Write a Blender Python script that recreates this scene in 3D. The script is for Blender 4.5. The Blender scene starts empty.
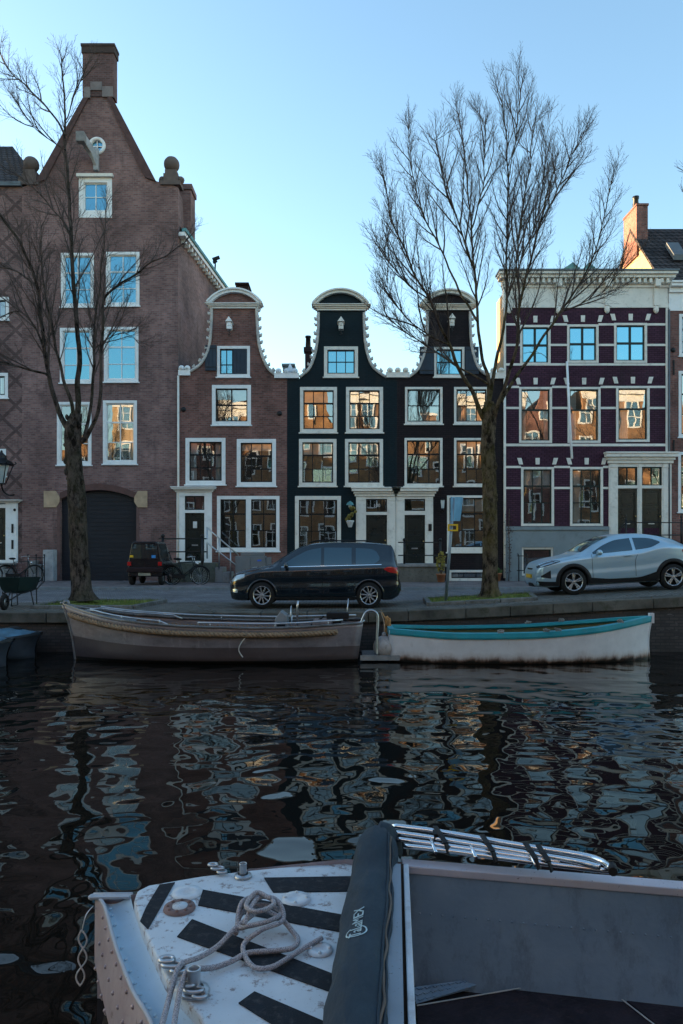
import bpy, bmesh, math, random
from mathutils import Vector, Matrix, noise
R = math.radians
sc = bpy.context.scene
C = sc.collection

# ------------------------------------------------------------------ scale: focal length in pixels, horizon row, eye height
F, CX, HZ, EYE = 740.0, 341.5, 545.0, 1.6
DF = 31.0            # distance of the house fronts across the canal
WZ = -0.93           # water level (street level = 0)


def wx(x, Y=DF): return (x - CX) * Y / F
def wz(y, Y=DF): return EYE + (HZ - y) * Y / F
def at(x, y, Y): return Vector((wx(x, Y), Y, wz(y, Y)))
def onz(x, y, z):
    Y = (EYE - z) * F / (y - HZ)
    return Vector((wx(x, Y), Y, z))


# ------------------------------------------------------------------ mesh helpers
class MB:
    def __init__(s): s.v = []; s.f = []; s.s = []

    def add(s, vs, fs, smooth=False):
        n = len(s.v)
        s.v += [Vector(p) for p in vs]
        s.f += [tuple(i + n for i in f) for f in fs]
        s.s += [smooth] * len(fs)
        return s

    def box(s, x0, x1, y0, y1, z0, z1):
        x0, x1 = min(x0, x1), max(x0, x1); y0, y1 = min(y0, y1), max(y0, y1); z0, z1 = min(z0, z1), max(z0, z1)
        return s.add([(x0, y0, z0), (x1, y0, z0), (x1, y1, z0), (x0, y1, z0), (x0, y0, z1), (x1, y0, z1), (x1, y1, z1), (x0, y1, z1)],
                     [(0, 3, 2, 1), (4, 5, 6, 7), (0, 1, 5, 4), (1, 2, 6, 5), (2, 3, 7, 6), (3, 0, 4, 7)])

    def bar(s, p0, p1, w, h, up=(0, 0, 1)):
        p0, p1 = Vector(p0), Vector(p1); d = (p1 - p0).normalized(); u = Vector(up)
        a = d.cross(u)
        if a.length < 1e-4: a = d.cross(Vector((0, 1, 0)))
        a.normalize(); b = a.cross(d).normalized()
        vs = [p + a * (i * w / 2) + b * (j * h / 2) for p in (p0, p1) for i, j in ((-1, -1), (1, -1), (1, 1), (-1, 1))]
        return s.add(vs, [(3, 2, 1, 0), (4, 5, 6, 7), (0, 1, 5, 4), (1, 2, 6, 5), (2, 3, 7, 6), (3, 0, 4, 7)])

    def tube(s, pts, r, n=8, cap=True, smooth=True):
        pts = [Vector(p) for p in pts]; m = len(pts)
        rs = r if isinstance(r, (list, tuple)) else [r] * m
        t0 = (pts[1] - pts[0]).normalized()
        a = t0.orthogonal().normalized(); vs = []
        for i, p in enumerate(pts):
            t = (pts[min(i + 1, m - 1)] - pts[max(i - 1, 0)])
            if t.length < 1e-7: t = t0
            t = t.normalized(); a = a - t * a.dot(t)
            if a.length < 1e-5: a = t.orthogonal()
            a.normalize(); b = t.cross(a)
            for k in range(n):
                an = 2 * math.pi * k / n
                vs.append(p + (a * math.cos(an) + b * math.sin(an)) * rs[i])
        fs = [(i * n + k, i * n + (k + 1) % n, (i + 1) * n + (k + 1) % n, (i + 1) * n + k) for i in range(m - 1) for k in range(n)]
        s.add(vs, fs, smooth)
        if cap and n > 2:
            k0 = len(s.v) - len(vs)
            s.f += [tuple(k0 + k for k in reversed(range(n))), tuple(k0 + (m - 1) * n + k for k in range(n))]; s.s += [False, False]
        return s

    def lathe(s, prof, c, n=24, axis='Z', smooth=True):
        c = Vector(c); vs = []
        for r, h in prof:
            for k in range(n):
                an = 2 * math.pi * k / n; x, y = r * math.cos(an), r * math.sin(an)
                vs.append(c + (Vector((x, y, h)) if axis == 'Z' else Vector((x, h, y)) if axis == 'Y' else Vector((h, x, y))))
        m = len(prof)
        return s.add(vs, [(i * n + k, i * n + (k + 1) % n, (i + 1) * n + (k + 1) % n, (i + 1) * n + k) for i in range(m - 1) for k in range(n)], smooth)

    def sphere(s, c, r, n=12, m=8, sc3=(1, 1, 1)):
        c = Vector(c); vs = []
        for j in range(m + 1):
            ph = math.pi * j / m
            for k in range(n):
                an = 2 * math.pi * k / n
                vs.append(c + Vector((r * sc3[0] * math.sin(ph) * math.cos(an), r * sc3[1] * math.sin(ph) * math.sin(an), -r * sc3[2] * math.cos(ph))))
        return s.add(vs, [(j * n + k, j * n + (k + 1) % n, (j + 1) * n + (k + 1) % n, (j + 1) * n + k) for j in range(m) for k in range(n)], True)

    def grid(s, rows, smooth=True, close=False):
        n = len(rows[0]); m = len(rows); k1 = n if close else n - 1
        return s.add([p for r in rows for p in r], [(i * n + k, i * n + (k + 1) % n, (i + 1) * n + (k + 1) % n, (i + 1) * n + k) for i in range(m - 1) for k in range(k1)], smooth)

    def prism(s, outer, holes, y0, y1):                       # outline in x,z pushed through y
        loops = [outer] + list(holes)
        flat = [p for l in loops for p in l]; n = len(flat)
        bm = bmesh.new(); bv = [bm.verts.new((p[0], p[1], 0)) for p in flat]; k = 0; ed = []
        for i, v in enumerate(bv): v.index = i
        for l in loops:
            ed += [bm.edges.new((bv[k + i], bv[k + (i + 1) % len(l)])) for i in range(len(l))]; k += len(l)
        idx = {v: i for i, v in enumerate(bv)}
        bmesh.ops.triangle_fill(bm, use_beauty=True, use_dissolve=False, edges=ed, normal=(0, 0, 1))
        tri = [tuple(idx[v] for v in f.verts) for f in bm.faces]; bm.free()
        vs = [(p[0], y0, p[1]) for p in flat] + [(p[0], y1, p[1]) for p in flat]
        fs = []
        for t in tri:
            fs += [tuple(t), tuple(i + n for i in reversed(t))]
        k = 0
        for l in loops:
            for i in range(len(l)):
                a, b = k + i, k + (i + 1) % len(l)
                fs.append((a, b, b + n, a + n))
            k += len(l)
        return s.add(vs, fs)

    def slab(s, poly, z0, z1):                                # outline in x,y pushed through z
        m = MB().prism([(p[0], p[1]) for p in poly], [], z0, z1)
        return s.add([(v.x, v.z, v.y) for v in m.v], m.f)

    def ring(s, x0, x1, z0, z1, t, y0, y1, tb=None):
        tb = t if tb is None else tb
        s.box(x0, x0 + t, y0, y1, z0, z1); s.box(x1 - t, x1, y0, y1, z0, z1)
        s.box(x0 + t, x1 - t, y0, y1, z1 - t, z1); s.box(x0 + t, x1 - t, y0, y1, z0, z0 + tb)
        return s

    def build(s, name, mat, parent=None, local=False, bevel=0, recalc=True):
        off = Vector((0, 0, 0)) if (local or parent is None) else OFF.get(parent, Vector((0, 0, 0)))
        me = bpy.data.meshes.new(name)
        me.from_pydata([v - off for v in s.v], [], s.f)
        me.polygons.foreach_set('use_smooth', s.s)
        if recalc:
            bm = bmesh.new(); bm.from_mesh(me)
            bmesh.ops.recalc_face_normals(bm, faces=bm.faces)
            bm.to_mesh(me); bm.free()
        me.materials.append(mat)
        o = bpy.data.objects.new(name, me); C.objects.link(o)
        if parent is not None:
            o.parent = parent; OFF[o] = off
        if bevel:
            b = o.modifiers.new('bevel', 'BEVEL'); b.width = bevel; b.segments = 2; b.limit_method = 'ANGLE'
        return o


OFF = {}


def tag(o, label=None, cat=None, group=None, kind=None):
    for k, v in (('label', label), ('category', cat), ('group', group), ('kind', kind)):
        if v: o[k] = v
    return o


def thing(name, label, cat, loc=(0, 0, 0), rz=0, group=None):
    o = bpy.data.objects.new(name, None); C.objects.link(o)
    o.empty_display_size = .2
    o.location = loc; o.rotation_euler = (0, 0, rz); OFF[o] = Vector(loc)
    return tag(o, label, cat, group)


def dup(root, loc, rz=None, label=None, scale=None):
    r = root.copy(); C.objects.link(r); r.location = loc
    if rz is not None: r.rotation_euler = (0, 0, rz)
    if label: r['label'] = label
    if scale: r.scale = scale
    for ch in list(root.children):
        c = ch.copy(); C.objects.link(c); c.parent = r
        for g in list(ch.children):
            d = g.copy(); C.objects.link(d); d.parent = c
    return r


def text_mb(txt, size, depth=0.002):
    cu = bpy.data.curves.new('text', 'FONT'); cu.body = txt; cu.size = size; cu.align_x = 'CENTER'; cu.align_y = 'CENTER'
    cu.extrude = depth; cu.resolution_u = 3
    o = bpy.data.objects.new('text', cu); C.objects.link(o)
    dg = bpy.context.evaluated_depsgraph_get(); me = bpy.data.meshes.new_from_object(o.evaluated_get(dg))
    mb = MB().add([v.co.copy() for v in me.vertices], [tuple(p.vertices) for p in me.polygons])
    bpy.data.objects.remove(o); bpy.data.curves.remove(cu); bpy.data.meshes.remove(me)
    return mb


def smooth(t): t = max(0., min(1., t)); return t * t * (3 - 2 * t)
def pchip(keys, x):
    if x <= keys[0][0]: return keys[0][1]
    if x >= keys[-1][0]: return keys[-1][1]
    n = len(keys); i = max(j for j in range(n - 1) if keys[j][0] <= x)
    def sl(j): return (keys[j + 1][1] - keys[j][1]) / (keys[j + 1][0] - keys[j][0])
    def tg(j):
        if j == 0: return sl(0)
        if j == n - 1: return sl(n - 2)
        a, b = sl(j - 1), sl(j)
        return 0 if a * b <= 0 else 2 * a * b / (a + b)
    h = keys[i + 1][0] - keys[i][0]; t = (x - keys[i][0]) / h
    return ((2 * t**3 - 3 * t**2 + 1) * keys[i][1] + (t**3 - 2 * t**2 + t) * h * tg(i) + (-2 * t**3 + 3 * t**2) * keys[i + 1][1] + (t**3 - t**2) * h * tg(i + 1))


def curve_pts(pts, n=6):                                       # Catmull-Rom through the points
    pts = [Vector(p) for p in pts]; out = []
    for i in range(len(pts) - 1):
        p0, p1, p2, p3 = pts[max(i - 1, 0)], pts[i], pts[i + 1], pts[min(i + 2, len(pts) - 1)]
        for k in range(n):
            t = k / n
            out.append(.5 * ((2 * p1) + (p2 - p0) * t + (2 * p0 - 5 * p1 + 4 * p2 - p3) * t * t + (3 * p1 - p0 - 3 * p2 + p3) * t**3))
    return out + [pts[-1]]


# ------------------------------------------------------------------ materials
class NT:
    def __init__(s, name):
        s.m = bpy.data.materials.new(name); s.m.use_nodes = True; s.t = s.m.node_tree; s.n = s.t.nodes
        s.b = s.n['Principled BSDF']
    def new(s, ty, **kw):
        n = s.n.new(ty)
        for k, v in kw.items():
            if hasattr(n, k) and k not in ('Scale',): setattr(n, k, v)
            else: n.inputs[k].default_value = v
        return n
    def ln(s, a, b): s.t.links.new(a, b)
    def coord(s): return s.new('ShaderNodeTexCoord').outputs['Object']
    def noise(s, vec, scale, detail=4, rough=.55, mul=None):
        if mul:
            mp = s.new('ShaderNodeMapping'); mp.inputs['Scale'].default_value = mul; s.ln(vec, mp.inputs['Vector']); vec = mp.outputs['Vector']
        n = s.new('ShaderNodeTexNoise'); n.inputs['Scale'].default_value = scale; n.inputs['Detail'].default_value = detail; n.inputs['Roughness'].default_value = rough
        s.ln(vec, n.inputs['Vector']); return n.outputs['Fac']
    def ramp(s, fac, lo, hi, a=0., b=1.):
        n = s.new('ShaderNodeMapRange'); n.inputs['From Min'].default_value = lo; n.inputs['From Max'].default_value = hi
        n.inputs['To Min'].default_value = a; n.inputs['To Max'].default_value = b; s.ln(fac, n.inputs['Value']); return n.outputs['Result']
    def mix(s, fac, a, b, mode='MIX'):
        n = s.new('ShaderNodeMix', data_type='RGBA', blend_type=mode)
        for sock, v in ((n.inputs[0], fac), (n.inputs[6], a), (n.inputs[7], b)):
            if isinstance(v, bpy.types.NodeSocket): s.ln(v, sock)
            elif isinstance(v, (int, float)): sock.default_value = v
            else: sock.default_value = (*v[:3], 1)
        return n.outputs[2]
    def math(s, op, a, b=0., c=0.):
        n = s.new('ShaderNodeMath', operation=op)
        for i, v in enumerate((a, b, c)):
            if isinstance(v, bpy.types.NodeSocket): s.ln(v, n.inputs[i])
            else: n.inputs[i].default_value = v
        return n.outputs[0]
    def bump(s, h, strength=.3, dist=.02, prev=None):
        n = s.new('ShaderNodeBump'); n.inputs['Strength'].default_value = strength; n.inputs['Distance'].default_value = dist
        s.ln(h, n.inputs['Height'])
        if prev: s.ln(prev, n.inputs['Normal'])
        return n.outputs['Normal']
    def out(s, col=None, rough=None, normal=None, metal=0., **kw):
        b = s.b
        for sock, v in ((b.inputs['Base Color'], col), (b.inputs['Roughness'], rough), (b.inputs['Normal'], normal), (b.inputs['Metallic'], metal)):
            if v is None: continue
            if isinstance(v, bpy.types.NodeSocket): s.ln(v, sock)
            elif isinstance(v, (int, float)): sock.default_value = v
            else: sock.default_value = (*v[:3], 1)
        for k, v in kw.items(): b.inputs[k.replace('_', ' ')].default_value = v
        return s.m


def sh(c, k): return tuple(min(1, x * k) for x in c)


def M(name, col, rough=.6, metal=0., var=.22, scale=3., bump=.15, bscale=25., dist=.01, dirt=None, dirt_amt=.5, mul=None, **kw):
    t = NT(name); co = t.coord()
    if var <= .04: kw.setdefault('Specular_IOR_Level', .5); return t.out(col, rough, None, metal, **kw)
    n = t.noise(co, scale, 5, .6, mul)
    c = t.mix(t.ramp(n, .3, .7), sh(col, 1 - var), sh(col, 1 + var))
    if dirt:
        d = t.noise(co, scale * 2.7, 6, .7)
        c = t.mix(t.ramp(d, .52, .72, 0, dirt_amt), c, dirt)
    nb = t.noise(co, bscale, 3)
    kw.setdefault('Specular_IOR_Level', .5 if rough < .32 or metal > .3 else .22)
    return t.out(c, t.ramp(n, .3, .7, rough * .85, min(1, rough * 1.12)), t.bump(nb, bump, dist) if bump else None, metal, **kw)


def brick_vec(t):
    co = t.coord(); sp = t.new('ShaderNodeSeparateXYZ'); t.ln(co, sp.inputs[0])
    cb = t.new('ShaderNodeCombineXYZ'); t.ln(t.math('ADD', sp.outputs[0], sp.outputs[1]), cb.inputs[0]); t.ln(sp.outputs[2], cb.inputs[1])
    return co, cb.outputs[0], sp


def brick(name, c1, c2, mortar, w=.22, h=.075, ms=.012, var=.45, rough=.85, bump=.5, lattice=None, stain=(.03, .028, .026)):
    t = NT(name); co, v, sp = brick_vec(t)
    b = t.new('ShaderNodeTexBrick'); b.inputs['Scale'].default_value = 1; b.inputs['Brick Width'].default_value = w; b.inputs['Row Height'].default_value = h
    b.inputs['Mortar Size'].default_value = ms; b.inputs['Mortar Smooth'].default_value = .3; b.inputs['Bias'].default_value = -.1
    b.inputs['Color1'].default_value = (*c1, 1); b.inputs['Color2'].default_value = (*c2, 1); b.inputs['Mortar'].default_value = (*mortar, 1)
    t.ln(v, b.inputs['Vector'])
    c = b.outputs['Color']
    c = t.mix(t.ramp(t.noise(co, .5, 6, .65), .3, .7), t.mix(1., c, (1 - var,) * 3, 'MULTIPLY'), t.mix(1., c, (1 + var,) * 3, 'MULTIPLY'))
    c = t.mix(t.ramp(t.noise(co, 5., 4, .7, (1, 1, 3)), .35, .75, 0., .45), c, t.mix(1., c, (.55, .5, .5), 'MULTIPLY'))
    c = t.mix(t.ramp(t.noise(co, .9, 5, .7, (1.6, 1.6, .35)), .55, .75, 0, .6), c, stain)
    if lattice:
        px, pz, x0, z0, col = lattice
        u = t.math('DIVIDE', t.math('SUBTRACT', sp.outputs[0], x0), px); w_ = t.math('DIVIDE', t.math('SUBTRACT', sp.outputs[2], z0), pz)
        a = t.math('LESS_THAN', t.math('ABSOLUTE', t.math('SUBTRACT', t.math('FRACT', t.math('ADD', t.math('ADD', u, w_), .5)), .5)), .085)
        d = t.math('LESS_THAN', t.math('ABSOLUTE', t.math('SUBTRACT', t.math('FRACT', t.math('ADD', t.math('SUBTRACT', u, w_), .5)), .5)), .085)
        c = t.mix(t.math('MULTIPLY', t.math('MAXIMUM', a, d), .55), c, col)
    inv = t.math('SUBTRACT', 1., b.outputs['Fac'])
    h1 = t.math('ADD', inv, t.math('MULTIPLY', t.noise(co, 60, 3), .5))
    return t.out(c, rough, t.bump(h1, bump, .012), Specular_IOR_Level=.12)


def glass_pane(name, base=(.008, .009, .010), refl=.34, tint=(1, 1, 1), clear=False):
    t = NT(name); co = t.coord()
    t.out(base, .35)
    g = t.new('ShaderNodeBsdfGlossy'); g.inputs['Roughness'].default_value = .0; g.inputs['Color'].default_value = (*tint, 1)
    nb = t.bump(t.noise(co, 1.8, 1, .4), .05, .02); t.ln(nb, g.inputs['Normal'])
    fr = t.new('ShaderNodeLayerWeight'); fr.inputs['Blend'].default_value = .25
    fac = t.ramp(fr.outputs['Fresnel'], 0, 1, refl, 1.)
    mx = t.new('ShaderNodeMixShader'); t.ln(fac, mx.inputs[0])
    if clear: tr = t.new('ShaderNodeBsdfTransparent'); tr.inputs['Color'].default_value = (.8, .85, .85, 1)
    t.ln(tr.outputs[0] if clear else t.b.outputs[0], mx.inputs[1]); t.ln(g.outputs[0], mx.inputs[2])
    t.ln(mx.outputs[0], t.n['Material Output'].inputs['Surface'])
    return t.m


def bark(name, col, moss=None):
    t = NT(name); co = t.coord()
    n = t.noise(co, 6.5, 7, .8, (1, 1, .45)); c = t.mix(t.ramp(n, .42, .58), sh(col, .2), sh(col, 2.1))
    if moss: c = t.mix(t.ramp(t.noise(co, 1.6, 6, .7), .45, .7, 0, .75), c, moss)
    return t.out(c, .95, t.bump(n, 1., .09), Specular_IOR_Level=.1)


MT = {}
def build_materials():
    m = MT
    m['brick_tall'] = brick('brown brick', (.27, .150, .136), (.155, .085, .08), (.20, .165, .158), w=.2, h=.078, ms=.012)
    m['brick_chimney'] = brick('sooty chimney brick', (.17, .092, .085), (.10, .058, .055), (.15, .12, .115), w=.2, h=.078)
    m['brick_lattice'] = brick('lattice brick', (.25, .142, .13), (.15, .082, .078), (.19, .158, .15), w=.2, h=.078, lattice=(1.09, 1.05, 0., 0., (.035, .027, .028)))
    m['brick_side'] = brick('side brick', (.24, .15, .14), (.15, .095, .09), (.2, .165, .16), h=.09)
    m['brick_red'] = brick('red brown brick', (.255, .118, .098), (.145, .066, .057), (.19, .142, .128), w=.2, h=.078, ms=.012)
    m['brick_dark'] = brick('blackish painted brick', (.025, .017, .019), (.017, .013, .015), (.012, .010, .012), var=.2, rough=.6, bump=.35, h=.085)
    m['brick_neck'] = brick('dark neck brick', (.05, .03, .03), (.035, .022, .022), (.03, .024, .024), h=.085)
    m['paint_green'] = brick('black green painted wall', (.008, .020, .026), (.0065, .017, .022), (.006, .014, .018), var=.15, rough=.5, bump=.15, h=.085)
    m['brick_purple'] = brick('aubergine brick', (.078, .032, .056), (.052, .021, .038), (.028, .014, .020), var=.2, rough=.7, bump=.35, h=.085)
    m['brick_orange'] = brick('orange brick', (.37, .20, .085), (.29, .145, .065), (.26, .19, .14), h=.085)
    m['brick_ochre'] = brick('ochre brick', (.36, .20, .10), (.29, .155, .08), (.28, .21, .15), h=.085)
    m['plaster'] = M('warm plaster', (.42, .30, .18), .85, dirt=(.30, .22, .15))
    m['white'] = M('white paint', (.80, .80, .79), .45, var=.06, scale=1.5, bump=.06, dirt=(.42, .40, .37), dirt_amt=.35)
    m['cream'] = M('cream stone paint', (.74, .70, .63), .55, var=.08, scale=1.6, bump=.1, dirt=(.33, .29, .24), dirt_amt=.45)
    m['trim_stone'] = M('grey white carved trim', (.50, .47, .44), .7, dirt=(.2, .18, .16), dirt_amt=.7)
    m['stone'] = M('sandstone', (.46, .33, .22), .85, bump=.3)
    m['grey_stone'] = M('grey stone', (.24, .235, .23), .85, bump=.4, dirt=(.09, .085, .08))
    m['plinth'] = M('blue grey render', (.20, .235, .25), .7, var=.12, scale=1.2, bump=.15, dirt=(.09, .10, .10), dirt_amt=.4)
    m['sash'] = M('black sash paint', (.010, .011, .012), .4, bump=0)
    m['sash_green'] = M('dark green sash paint', (.012, .026, .024), .4, bump=0)
    m['door'] = M('black green door paint', (.006, .011, .010), .3, bump=0)
    m['shutter'] = M('blue black shutter paint', (.028, .042, .060), .5, bump=.1)
    m['garage'] = M('black garage panels', (.020, .022, .028), .45, var=.12, bump=.05)
    m['glass'] = glass_pane('window glass', refl=.31, tint=(.9, .97, 1.), clear=True); m['curtain'] = M('pale curtain', (.48, .46, .43), .9, bump=.1); m['sky_tinted'] = glass_pane('coated window glass', refl=.42, tint=(.34, .80, 1.))  # the last glass has the cyan of a reflected sky put into its tint
    m['tile'] = brick('roof tile', (.075, .066, .068), (.045, .042, .045), (.012, .012, .012), w=.26, h=.24, ms=.03, bump=1.)
    m['lead'] = M('grey lead', (.13, .15, .165), .55, metal=.3)
    m['copper'] = M('green copper', (.10, .24, .25), .6)
    m['iron'] = M('black iron', (.012, .012, .013), .45, metal=.4, bump=.1)
    m['steel'] = M('galvanised steel', (.42, .44, .46), .35, metal=.85, bump=.05)
    m['chrome'] = M('polished steel', (.72, .73, .75), .08, metal=1., var=.04, bump=0)
    m['brass'] = M('brass', (.5, .36, .14), .3, metal=1., bump=0)
    m['bark_left'] = bark('dark bark', (.062, .048, .040), (.05, .048, .024))
    m['bark_right'] = bark('mossy bark', (.075, .056, .038), (.13, .105, .026))
    m['twig'] = M('twig bark', (.085, .064, .054), .9, bump=0)
    m['plate'] = M('white plastic', (.6, .6, .6), .4, bump=0)
    m['bin'] = M('grey cabinet', (.16, .165, .17), .5, var=.06, bump=.05)
    m['terracotta'] = M('terracotta', (.30, .13, .07), .8)
    m['leaf'] = M('leaf green', (.05, .085, .02), .6, bump=0)
    m['leaf_yellow'] = M('yellow leaf', (.22, .17, .03), .6, bump=0)
    m['lamp_glass'] = M('lamp glass', (.45, .5, .5), .1, bump=0)
    m['rubber'] = M('tyre rubber', (.012, .012, .012), .75, bump=.1)
    m['alloy'] = M('alloy rim', (.52, .53, .55), .28, metal=.9, var=.05, bump=0)
    m['well'] = M('wheel well black', (.004, .004, .004), .9, bump=0)
    m['cladding'] = M('black plastic', (.014, .014, .015), .55, bump=.05)
    m['car_glass'] = glass_pane('car glass', (.004, .006, .008), .085, (.55, .88, 1.))
    m['red_lens'] = M('red lens', (.40, .012, .012), .12, bump=0)
    m['clear_lens'] = M('clear lens', (.42, .48, .5), .08, metal=.4, bump=0)
    m['dark_lens'] = M('smoked lens', (.06, .07, .08), .08, metal=.3, bump=0)
    m['amber_lens'] = M('amber lens', (.7, .3, .03), .15, bump=0)
    m['plate_yellow'] = M('yellow plate', (.75, .45, .03), .4, bump=0)
    m['paint_black'] = M('blue black car paint', (.004, .010, .016), .16, metal=.2, var=.03, bump=0, Coat_Weight=1., Coat_Roughness=.03)
    m['paint_silver'] = M('silver blue car paint', (.40, .55, .64), .30, metal=.5, var=.03, bump=0, Coat_Weight=0.)
    m['soil'] = M('soil', (.05, .038, .025), .95, bump=.6)
build_materials()

# ------------------------------------------------------------------ the setting
def gz(x, y=19.0):                                              # the quay street climbs towards the bridge on the right
    k = .052 * (math.log(1 + math.exp(min(40, (x - .9) * 2))) / 2)
    k = min(k, .9)
    return k * (1 - smooth((y - 21.5) / 5.))


def sheet(name, xs, ys, zf, mat):
    mb = MB(); mb.grid([[(x, y, zf(x, y)) for x in xs] for y in ys])
    o = mb.build(name, mat); o['kind'] = 'structure'
    for p in o.data.polygons:
        if p.normal.z < 0:
            o.data.flip_normals(); break
    return o


def paving(name, c1, c2, mort, w=.2, h=.1, ms=.012, wet=.75):
    t = NT(name); co = t.coord()
    b = t.new('ShaderNodeTexBrick'); b.inputs['Scale'].default_value = 1; b.inputs['Brick Width'].default_value = w; b.inputs['Row Height'].default_value = h
    b.inputs['Mortar Size'].default_value = ms; b.inputs['Color1'].default_value = (*c1, 1); b.inputs['Color2'].default_value = (*c2, 1); b.inputs['Mortar'].default_value = (*mort, 1)
    t.ln(co, b.inputs['Vector'])
    c = t.mix(t.ramp(t.noise(co, .7, 6, .7), .3, .7), t.mix(1., b.outputs['Color'], (.6,) * 3, 'MULTIPLY'), t.mix(1., b.outputs['Color'], (1.35,) * 3, 'MULTIPLY'))
    c = t.mix(t.ramp(t.noise(co, 3., 5, .7), .6, .75, 0, .4), c, (.035, .032, .024))
    h1 = t.math('ADD', t.math('SUBTRACT', 1., b.outputs['Fac']), t.math('MULTIPLY', t.noise(co, 30, 3), .6))
    return t.out(c, wet, t.bump(h1, .6, .015))


xs_r = [-70, -40, -25] + [x * .5 for x in range(-36, 60)] + [36, 50, 80]
road_m = paving('street clinkers', (.24, .238, .252), (.135, .135, .148), (.05, .048, .048), w=.22, h=.11, ms=.018)
sheet('street', xs_r, [17.9, 18.6, 19.4, 20.2, 21, 21.8, 22.6, 23.4, 24.2, 25, 25.7, 26.3], gz, road_m)
sheet('pavement', xs_r, [26.45, 27.5, 29, 31.3], lambda x, y: .10, paving('pavement tiles', (.22, .18, .178), (.15, .125, .125), (.07, .06, .056), .3, .3))
kb = MB()
for i in range(-70, 80):
    kb.box(i * 1.0 + .004, i + .996, 26.3, 26.45, -.05, .104)
o = kb.build('kerb', M('bluish kerb stone', (.17, .19, .205), .7, dirt=(.06, .06, .055)), bevel=.012); o['kind'] = 'structure'
gm = M('ground soil', (.06, .055, .05), .95)
sheet('ground', [-600, -70, 80, 600], [17.95, 31.2, 90, 800], lambda x, y: -.06, gm)
sheet('near_street', [-600, -40, 0, 40, 600], [-700, -60, -12, -5, .6], lambda x, y: 0., road_m)
mb = MB().box(-300, 300, .45, .95, WZ - 1.5, .0); o = mb.build('near_quay_edge', MT['grey_stone']); o['kind'] = 'structure'
sheet('canal_bed', [-300, 300], [.9, 17.6], lambda x, y: WZ - 2.2, gm)

# water: long smooth wobbling ripples, built into the mesh near the view, fine ones as bump
tw = NT('canal water'); co = tw.coord()
n1 = tw.noise(co, .6, 1, .4, (1., 1.2, 1)); n2 = tw.noise(co, 1.9, 1, .35, (1., 1.1, 1)); n3 = tw.noise(co, 5., 1, .4)
hh = tw.math('ADD', tw.math('ADD', tw.math('MULTIPLY', n1, .55), tw.math('MULTIPLY', n2, .46)), tw.math('MULTIPLY', n3, .022))
water_m = tw.out((.006, .005, .004), .01, tw.bump(hh, 1., .07), IOR=1.34)
sheet('water', [-300, -60, -20, 0, 20, 60, 300], [.9, 4, 8, 12, 17.5], lambda x, y: WZ, water_m)

# far quay wall with its coping stones
qt = NT('quay brick'); co, v, sp = brick_vec(qt)
b = qt.new('ShaderNodeTexBrick'); b.inputs['Scale'].default_value = 1; b.inputs['Brick Width'].default_value = .22; b.inputs['Row Height'].default_value = .075; b.inputs['Mortar Size'].default_value = .012
b.inputs['Color1'].default_value = (.07, .055, .052, 1); b.inputs['Color2'].default_value = (.042, .034, .033, 1); b.inputs['Mortar'].default_value = (.032, .03, .028, 1); qt.ln(v, b.inputs['Vector'])
c = qt.mix(qt.ramp(qt.noise(co, 3.5, 6, .75, (.6, 1, 3)), .62, .72, 0, .75), b.outputs['Color'], (.30, .27, .25))
c = qt.mix(qt.ramp(qt.noise(co, 1.2, 5, .7), .5, .7, 0, .6), c, (.012, .013, .009))
quay_m = qt.out(c, .8, qt.bump(b.outputs['Fac'], -.6, .012))
q = thing('quay_wall', 'dark brick canal quay wall with stone coping below the parked cars', 'quay wall', (0, 17.45, WZ))
mb = MB()
mb.grid([[(x, 17.5, WZ - 2.2), ] + [(x, 17.5, gz(x) - .24), (x, 17.95, gz(x) - .24), (x, 17.95, WZ - 2.2)] for x in xs_r], smooth=False, close=True)
mb.build('wall', quay_m, q)
mb = MB(); rng = random.Random(4); x = -40.
while x < 60:
    w = rng.uniform(.9, 1.5); z0, z1 = gz(x), gz(x + w); j = rng.uniform(-.012, .012)
    for xa in (0,):
        vs = [(X, Y + j, Z) for X, zt in ((x + .006, z0), (x + w - .006, z1)) for Y, Z in ((17.4, zt - .235), (17.96, zt - .235), (17.96, zt + .012), (17.4, zt + .012))]
        mb.add(vs, [(0, 1, 2, 3), (7, 6, 5, 4), (0, 4, 5, 1), (1, 5, 6, 2), (2, 6, 7, 3), (3, 7, 4, 0)])
    x += w
mb.build('coping', M('mossy coping stone', (.095, .086, .072), .9, var=.6, scale=1.3, bump=.5, bscale=18, dirt=(.040, .042, .024), dirt_amt=.9), q, bevel=.02)

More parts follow.
